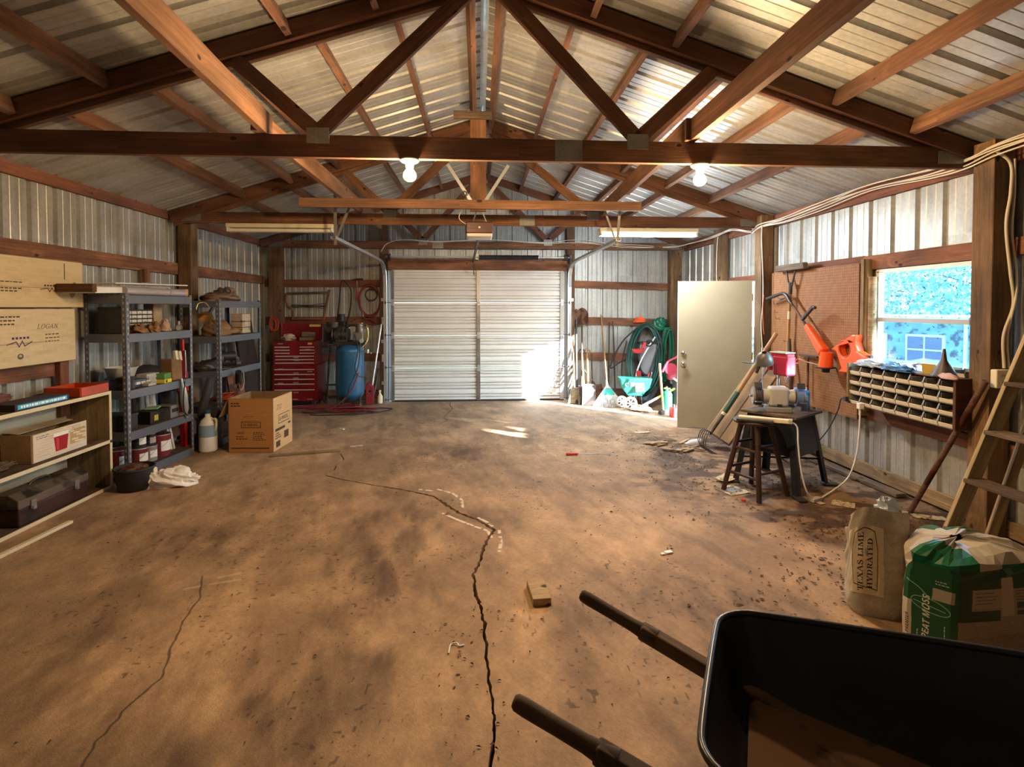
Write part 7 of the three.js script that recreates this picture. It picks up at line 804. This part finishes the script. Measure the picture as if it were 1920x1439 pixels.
  const wh = mesh('wheel', T(torus(0.15, 0.05, 36, 12), 1.56, 0.20, 0, 0, 0, 0), M.rubber, t); mesh('hub', T(cyl(0.07, 0.07, 0.06, 0, 0, 0, 24), 1.56, 0.20, 0, P2), M.redplain, wh); mesh('axle', T(cyl(0.01, 0.01, 0.30), 1.56, 0.17, 0, P2), M.steel, t);
}
{ // lime sack
  const t = thing('lime_sack', 'half-empty paper sack of lime with a rolled-down mouth beside the peat bale', 'sack', [1.93, 0, 2.45], -0.35);
  const g = new THREE.CylinderGeometry(1, 1, 1, 44, 22, true); const wr = (a, y) => 0.022 * (fbm(a * 3 + 40, y * 5 + 20, 3) - 0.5) * (0.4 + 1.6 * y) + 0.012 * (Math.abs(vn(a * 6 + 30, y * 9 + 12) - 0.5) - 0.25);
  const shape = (v, inner) => { const y = v.y + 0.5, a = Math.atan2(v.z, v.x), top = 0.45 + 0.085 * Math.sin(a + 0.2) + 0.02 * Math.sin(3 * a + 1), k = wr(a + (a < 0 ? 6.283 : 0), y) - (inner ? 0.006 : 0), b = 1 + 0.10 * Math.sin(y * 2.6) - 0.10 * y - (y < 0.08 ? (0.08 - y) * 1.5 : 0), q = Math.pow(Math.pow(Math.abs(Math.cos(a)), 3.2) + Math.pow(Math.abs(Math.sin(a)), 3.2), -1 / 3.2); v.set((0.12 * b * q + k) * Math.cos(a), y * top, (0.08 * b * q + k) * Math.sin(a)); };
  const M1 = std(lin(0.76, 0.70, 0.58), 0.85, 0, { map: noiseTex });
  mesh('paper', [bend(g.clone(), (v) => shape(v, false)), (() => { const h = bend(g.clone(), (v) => shape(v, true)); const i = h.index.array; for (let k = 0; k < i.length; k += 3) { const a = i[k]; i[k] = i[k + 1]; i[k + 1] = a; } h.computeVertexNormals(); return h; })()], M1, t);
  mesh('liner', toCreasedNormals(lump(0.055, 0.10, 0.035, 0.5, 3, 22, 4), 0.6).translate(0.055, 0.455, -0.04), std(lin(0.55, 0.62, 0.72), 0.3), t);
  mesh('lime', lump(0.11, 0.05, 0.07, 0.2, 2, 20, 3).translate(0, 0.30, 0), std(lin(0.42, 0.36, 0.28), 1), t);
  const pm = printM(256, 360, (x, w, h) => { x.fillStyle = '#cfc4ad'; x.fillRect(0, 0, w, h); for (let i = 0; i < 260; i++) { x.fillStyle = i % 2 ? 'rgba(90,70,45,0.07)' : 'rgba(250,240,220,0.08)'; x.fillRect(vn(i * 1.9, 2) * w, vn(i * 2.7, 6) * h, 30, 4); } x.strokeStyle = '#2a251f'; x.lineWidth = 5; x.beginPath(); x.moveTo(60, 30); x.lineTo(120, 8); x.lineTo(190, 26); x.lineTo(214, 120); x.lineTo(210, 330); x.lineTo(50, 310); x.lineTo(40, 110); x.closePath(); x.stroke(); x.save(); x.translate(w / 2, h / 2); x.rotate(-P2); x.fillStyle = '#27221c'; x.textAlign = 'center'; x.font = 'bold 50px serif'; x.fillText('TEXAS LIME', -8, -8); x.font = 'bold 46px serif'; x.fillText('HYDRATED', -14, 50); x.restore(); });
  const lab = bend(new THREE.CylinderGeometry(1, 1, 0.62, 20, 14, true, -1.15, 1.2).translate(0, 0.02, 0), (v) => { v.y = v.y; const y = v.y + 0.5, a = Math.atan2(v.z, v.x), top = 0.45 + 0.085 * Math.sin(a + 0.2) + 0.02 * Math.sin(3 * a + 1), b = 1 + 0.10 * Math.sin(y * 2.6) - 0.10 * y, q = Math.pow(Math.pow(Math.abs(Math.cos(a)), 3.2) + Math.pow(Math.abs(Math.sin(a)), 3.2), -1 / 3.2), k = wr(a + (a < 0 ? 6.283 : 0), y) + 0.002; v.set((0.12 * b * q + k) * Math.cos(a), y * top, (0.08 * b * q + k) * Math.sin(a)); }); mesh('print', lab, pm, t);
  t.children[0].material.side = THREE.DoubleSide;
}
{ // peat bale
  const t = thing('peat_bale', 'green and white plastic bale of peat moss standing before the stepladder', 'bale', [2.10, 0, 2.20]);
  const base = [[-0.285, 0.05], [-0.16, 0.185], [0.20, 0.165], [0.30, 0.06], [0.27, -0.15], [0.02, -0.23]]; // x, z (towards the camera)
  const foot = []; for (let i = 0; i < 6; i++) { const a = base[i], b = base[(i + 1) % 6]; for (let k = 0; k < 8; k++) { const s = k / 8; foot.push([a[0] + (b[0] - a[0]) * s, a[1] + (b[1] - a[1]) * s]); } }
  const sm2 = foot.map((p, i) => { const a = foot[(i + foot.length - 1) % foot.length], b = foot[(i + 1) % foot.length]; return [(a[0] + b[0] + 2 * p[0]) / 4, (a[1] + b[1] + 2 * p[1]) / 4]; });
  const rows = []; for (let j = 0; j <= 24; j++) { const y = j / 24, h = y < 0.84 ? 0.405 * y / 0.84 : 0.405 + 0.065 * Math.sin((y - 0.84) / 0.16 * P2), sc = y < 0.84 ? 1 + 0.03 * Math.sin(y * 5) - (y < 0.06 ? 0.06 - y : 0) : Math.cos((y - 0.84) / 0.16 * P2 * 0.96) * 0.95 + 0.05; rows.push(sm2.map((p, i) => { const c = 0.016 * (fbm(i * 0.35 + 10, j * 0.4 + 30, 3) - 0.5) * (y > 0.75 ? 2.6 : 0.5); return new THREE.Vector3(p[0] * sc + c, h + (y > 0.84 ? c * 1.6 : 0), p[1] * sc + c); })); }
  const surf = (j0, j1, i0, i1, o = 0) => { const pos = [], uv = [], N = sm2.length, n = i1 - i0; const g = (j, i) => { const v = rows[j][i % N].clone(); v.x *= 1 + o; v.z *= 1 + o; return v; }; for (let j = j0; j < j1; j++) for (let i = i0; i < i1; i++) { const a = g(j, i), b = g(j, i + 1), c = g(j + 1, i + 1), d = g(j + 1, i); for (const [v, q, r] of [[a, i, j], [b, i + 1, j], [c, i + 1, j + 1], [a, i, j], [c, i + 1, j + 1], [d, i, j + 1]]) { pos.push(v.x, v.y, v.z); uv.push((q - i0) / n, (r - j0) / (j1 - j0)); } } const gg = new THREE.BufferGeometry(); gg.setAttribute('position', new THREE.Float32BufferAttribute(pos, 3)); gg.setAttribute('uv', new THREE.Float32BufferAttribute(uv, 2)); gg.computeVertexNormals(); return gg; };
  const green = std(lin(0.004, 0.11, 0.045), 0.22), film = std(lin(0.46, 0.41, 0.33), 0.3, 0, {});
  mesh('sleeve', surf(0, 20, 16, 48), film, t); mesh('sleeve', surf(20, 24, 0, 48), film, t);
  const folds = [[0, 10], [13, 26], [31, 41]]; folds.forEach(([a, b], i) => mesh('green_film', surf(i === 1 ? 19 : 20, i === 1 ? 21 : 23, a, b, 0.006), green, t));
  mesh('front_panel', surf(0, 20, 8, 16), printM(512, 512, (x, w, h) => { x.fillStyle = '#988a76'; x.fillRect(0, 0, w, h); for (let i = 0; i < 900; i++) { x.fillStyle = i % 2 ? 'rgba(50,40,28,0.10)' : 'rgba(190,180,160,0.09)'; x.fillRect(vn(i * 1.9, 2) * w, h * 0.45 + vn(i * 2.7, 6) * h * 0.55, 26, 5); } x.fillStyle = '#123f2a'; x.fillRect(0, 0, w, 100); x.fillRect(0, 100, 90, 150); x.fillRect(0, 205, 270, 55); x.fillStyle = '#a89b88'; x.fillRect(92, 96, 190, 100); x.fillStyle = '#b5a998'; x.fillRect(282, 40, 80, 200); lines(x, 4, 110, 112, 150, 18, 5, '#57503f'); lines(x, 8, 380, 110, 130, 15, 5, '#4d463a'); x.fillStyle = '#1b4a33'; x.fillRect(380, 170, 132, 30); x.fillRect(380, 212, 132, 24); }, 0.35), t);
  mesh('side_panel', surf(0, 20, 0, 8), printM(256, 512, (x, w, h) => { x.fillStyle = '#0d5a39'; x.fillRect(0, 0, w, h); x.fillStyle = '#cfc9bb'; x.fillRect(0, h * 0.40, 52, h * 0.6); x.fillStyle = '#b7ae9f'; x.fillRect(140, 112, 100, 62); x.strokeStyle = '#9fd1b4'; x.lineWidth = 4; x.beginPath(); x.ellipse(135, 212, 88, 34, 0.2, 0, 7); x.stroke(); x.beginPath(); x.moveTo(10, 100); x.quadraticCurveTo(90, 120, 130, 180); x.moveTo(60, 200); x.lineTo(200, 226); x.stroke(); x.save(); x.rotate(-P2); x.fillStyle = '#f1efe6'; x.font = 'italic bold 44px sans-serif'; x.fillText('PEAT MOSS', -h + 116, 132); x.fillStyle = '#1a1a1a'; x.font = 'bold 26px sans-serif'; x.fillText('PREMIER', -h + 120, 38); x.fillStyle = '#d9e8de'; x.font = '16px sans-serif'; lines(x, 1, -h + 60, 78, 90, 10, 5, '#cfe3d6'); lines(x, 1, -h + 130, 196, 120, 10, 5, '#cfe3d6'); x.restore(); x.fillStyle = '#c9c2b3'; x.fillRect(196, 420, 44, 24); lines(x, 3, 180, 455, 60, 10, 4, '#b9d1c2'); lines(x, 2, 150, 72, 80, 14, 5, '#cfe3d6'); }, 0.3), t);
  mesh('bottom', surf(0, 1, 0, 48, -0.003), film, t);
}
// ---------- small things on the floor ----------
solo('wood_block', rbox(0.092, 0.04, 0.19, 0.003, 0, 0.02, 0, 0), M.pine, 'pale offcut block of wood on the floor by the crack', 'wood block', [0.305, 0, 2.68], 0.08);
{
  const t = thing('screwdriver', 'screwdriver with a red handle lying in the middle of the floor', 'screwdriver', [0.93, 0.0, 5.25]); mesh('handle', T(lathe([[0, 0], [0.012, 0.002], [0.014, 0.03], [0.011, 0.08], [0.013, 0.11], [0.006, 0.125], [0, 0.125]], 14), -0.06, 0.015, 0, 0, 0, -P2), M.redplain, t); mesh('shank', T(cyl(0.0035, 0.003, 0.34, 0, 0, 0, 8), 0.23, 0.013, 0, 0, 0, -P2), M.steel, t);
  const sheetP = (label, p, w, l, turn, k = 0.006) => solo('paper_sheet', bend(new RoundedBoxGeometry(w, 0.003, l, 2, 0.001).translate(0, 0.003, 0), (v) => { v.y += k * (fbm(v.x * 12 + 40, v.z * 12 + 40, 2)); }), M.paper, label, 'paper', p, turn);
  const pf = thing('picture_mat', 'square cream picture mat on the floor under the stool', 'mat board', [2.04, 0.0, 4.15], 0.3); mesh('mat', T(ext([[-0.10, -0.10], [0.10, -0.10], [0.10, 0.10], [-0.10, 0.10]], 0.004, 0, [[[-0.06, -0.06], [-0.06, 0.06], [0.06, 0.06], [0.06, -0.06]]]), 0, 0.004, 0, P2), M.paper, pf); mesh('picture', box(0.13, 0.002, 0.13, 0, 0.002, 0), M.grey, pf);
  sheetP('sheet of paper on the floor beside the machine stand foot', [2.73, 0, 3.80], 0.12, 0.15, 0.9); sheetP('crumpled paper scrap on the floor behind the stool', [2.10, 0, 4.38], 0.16, 0.12, 0.5, 0.05); sheetP('long paper slip on the floor by the rusty pipe foot', [3.16, 0, 3.52], 0.08, 0.20, 1.2); sheetP('pale paper slip on the floor before the open door', [1.93, 0, 6.15], 0.20, 0.07, 0.2); sheetP('small paper scrap between the stand foot and the larger sheet', [2.57, 0, 3.83], 0.05, 0.06, 0.2);
  solo('plastic_bottle', T(lathe([[0, 0], [0.035, 0], [0.038, 0.02], [0.036, 0.06], [0.038, 0.1], [0.036, 0.15], [0.014, 0.20], [0.014, 0.22], [0, 0.22]], 22), 0.1, 0.038, 0, 0, 0.4, P2), M.plasticfilm, 'clear plastic bottle lying among wood scraps', 'bottle', [2.28, 0, 5.55]);
  for (let i = 0; i < 12; i++) solo('wood_scrap', rbar(new THREE.Vector3(-rr(0.06, 0.16), 0.008, 0), new THREE.Vector3(rr(0.06, 0.16), 0.008 + (i % 3) * 0.008, 0), 0.012, rr(0.015, 0.04), 0.002), i % 2 ? M.oldpine : M.cardlight, 'splintered pale wood scrap in the heap before the leaning carton', 'wood scrap', [rr(1.85, 2.28), 0.002 + 0.004 * (i % 4), rr(5.25, 5.75)], rr(-0.8, 0.8), 'wood scraps before the leaning carton');
  const hp = solo('wire_clip', tube([[-0.03, 0.004, 0.03], [-0.02, 0.006, -0.03], [0.005, 0.01, -0.028], [0.012, 0.006, -0.015], [0.035, 0.004, -0.022]], 0.0035, 20, 5), M.white, 'bent white wire clip on the floor left of the crack', 'clip', [-0.10, 0, 2.28]); void hp;
  solo('plastic_chip', [rbox(0.05, 0.012, 0.03, 0.004, 0.02, 0.007, 0), rbox(0.025, 0.01, 0.02, 0.003, -0.025, 0.006, 0.005)], M.white, 'broken white plastic chip on the floor right of the crack', 'plastic piece', [1.12, 0, 3.10], 0.3);
  solo('bottle_cap', cyl(0.018, 0.016, 0.012, 0, 0.006, 0, 16), M.redplain, 'red bottle cap on the floor before the stool', 'cap', [2.02, 0, 3.92]); solo('white_clip', [rbox(0.06, 0.012, 0.014, 0.003, 0, 0.007, 0), rbox(0.018, 0.012, 0.03, 0.003, 0.035, 0.007, 0.005)], M.white, 'small white bracket on the floor beyond the moving box', 'bracket', [-1.66, 0, 6.55], -0.4); solo('grey_tape', [rbox(0.12, 0.008, 0.05, 0.003, 0, 0.005, 0), T(rbox(0.06, 0.006, 0.03, 0.002), 0.04, 0.012, 0.01, 0, 0.5)], M.paper, 'torn pale tape on the floor at the bend of the crack', 'tape', [-1.30, 0, 5.72], 0.3);
  const bd = solo('base_plank', rbar(V(3.27, 0.02, 3.9), V(3.20, 0.02, 5.2), 0.03, 0.09, 0.004), M.greywood, 'old grey plank lying on the floor along the right wall', 'plank'); void bd;
  // leaf litter and crumbs nobody could count
  const pos = [], put = (x, d, s) => { const a = rnd() * 6.28, ca = Math.cos(a) * s, sa = Math.sin(a) * s, w = rr(0.25, 0.6), y = rr(0.002, 0.006), e = rr(0, 0.008); const A = [x - ca, y, -d - sa], B = [x + sa * w, y + e, -d - ca * w], C = [x + ca, y + e * 0.5, -d + sa], D = [x - sa * w, y + e, -d + ca * w]; for (const p of [A, D, C, A, C, B]) pos.push(...p); };
  for (let i = 0; i < 5200; i++) { const x = rr(0.9, 3.24), d = rr(2.5, 6.3), k = sm(1.1, 2.3, x + 0.9 * (fbm(x * 1.4, d * 1.4 + 7, 3) - 0.5)) * sm(0.42, 0.62, fbm(x * 2.2 + 9, d * 2.6 + 4, 4)); if (rnd() < 0.05 + k) put(x, d, rr(0.004, 0.018)); }
  for (let i = 0; i < 420; i++) put(rr(-2.4, 1.6), rr(1.5, 7.4), rr(0.003, 0.011)); for (let i = 0; i < 60; i++) put(0.02 + rr(-0.18, 0.2), rr(1.7, 2.6), rr(0.004, 0.012));
  const g = new THREE.BufferGeometry(); g.setAttribute('position', new THREE.Float32BufferAttribute(pos, 3)); g.setAttribute('uv', new THREE.Float32BufferAttribute(new Float32Array(pos.length / 3 * 2), 2)); g.computeVertexNormals();
  const l = solo('leaf_litter', g, std(lin(0.085, 0.05, 0.03), 1, 0, { side: THREE.DoubleSide }), 'brown leaf crumbs and grit scattered over the concrete floor', 'leaf litter'); l.userData.kind = 'stuff';
}
renderer.render(scene, camera);
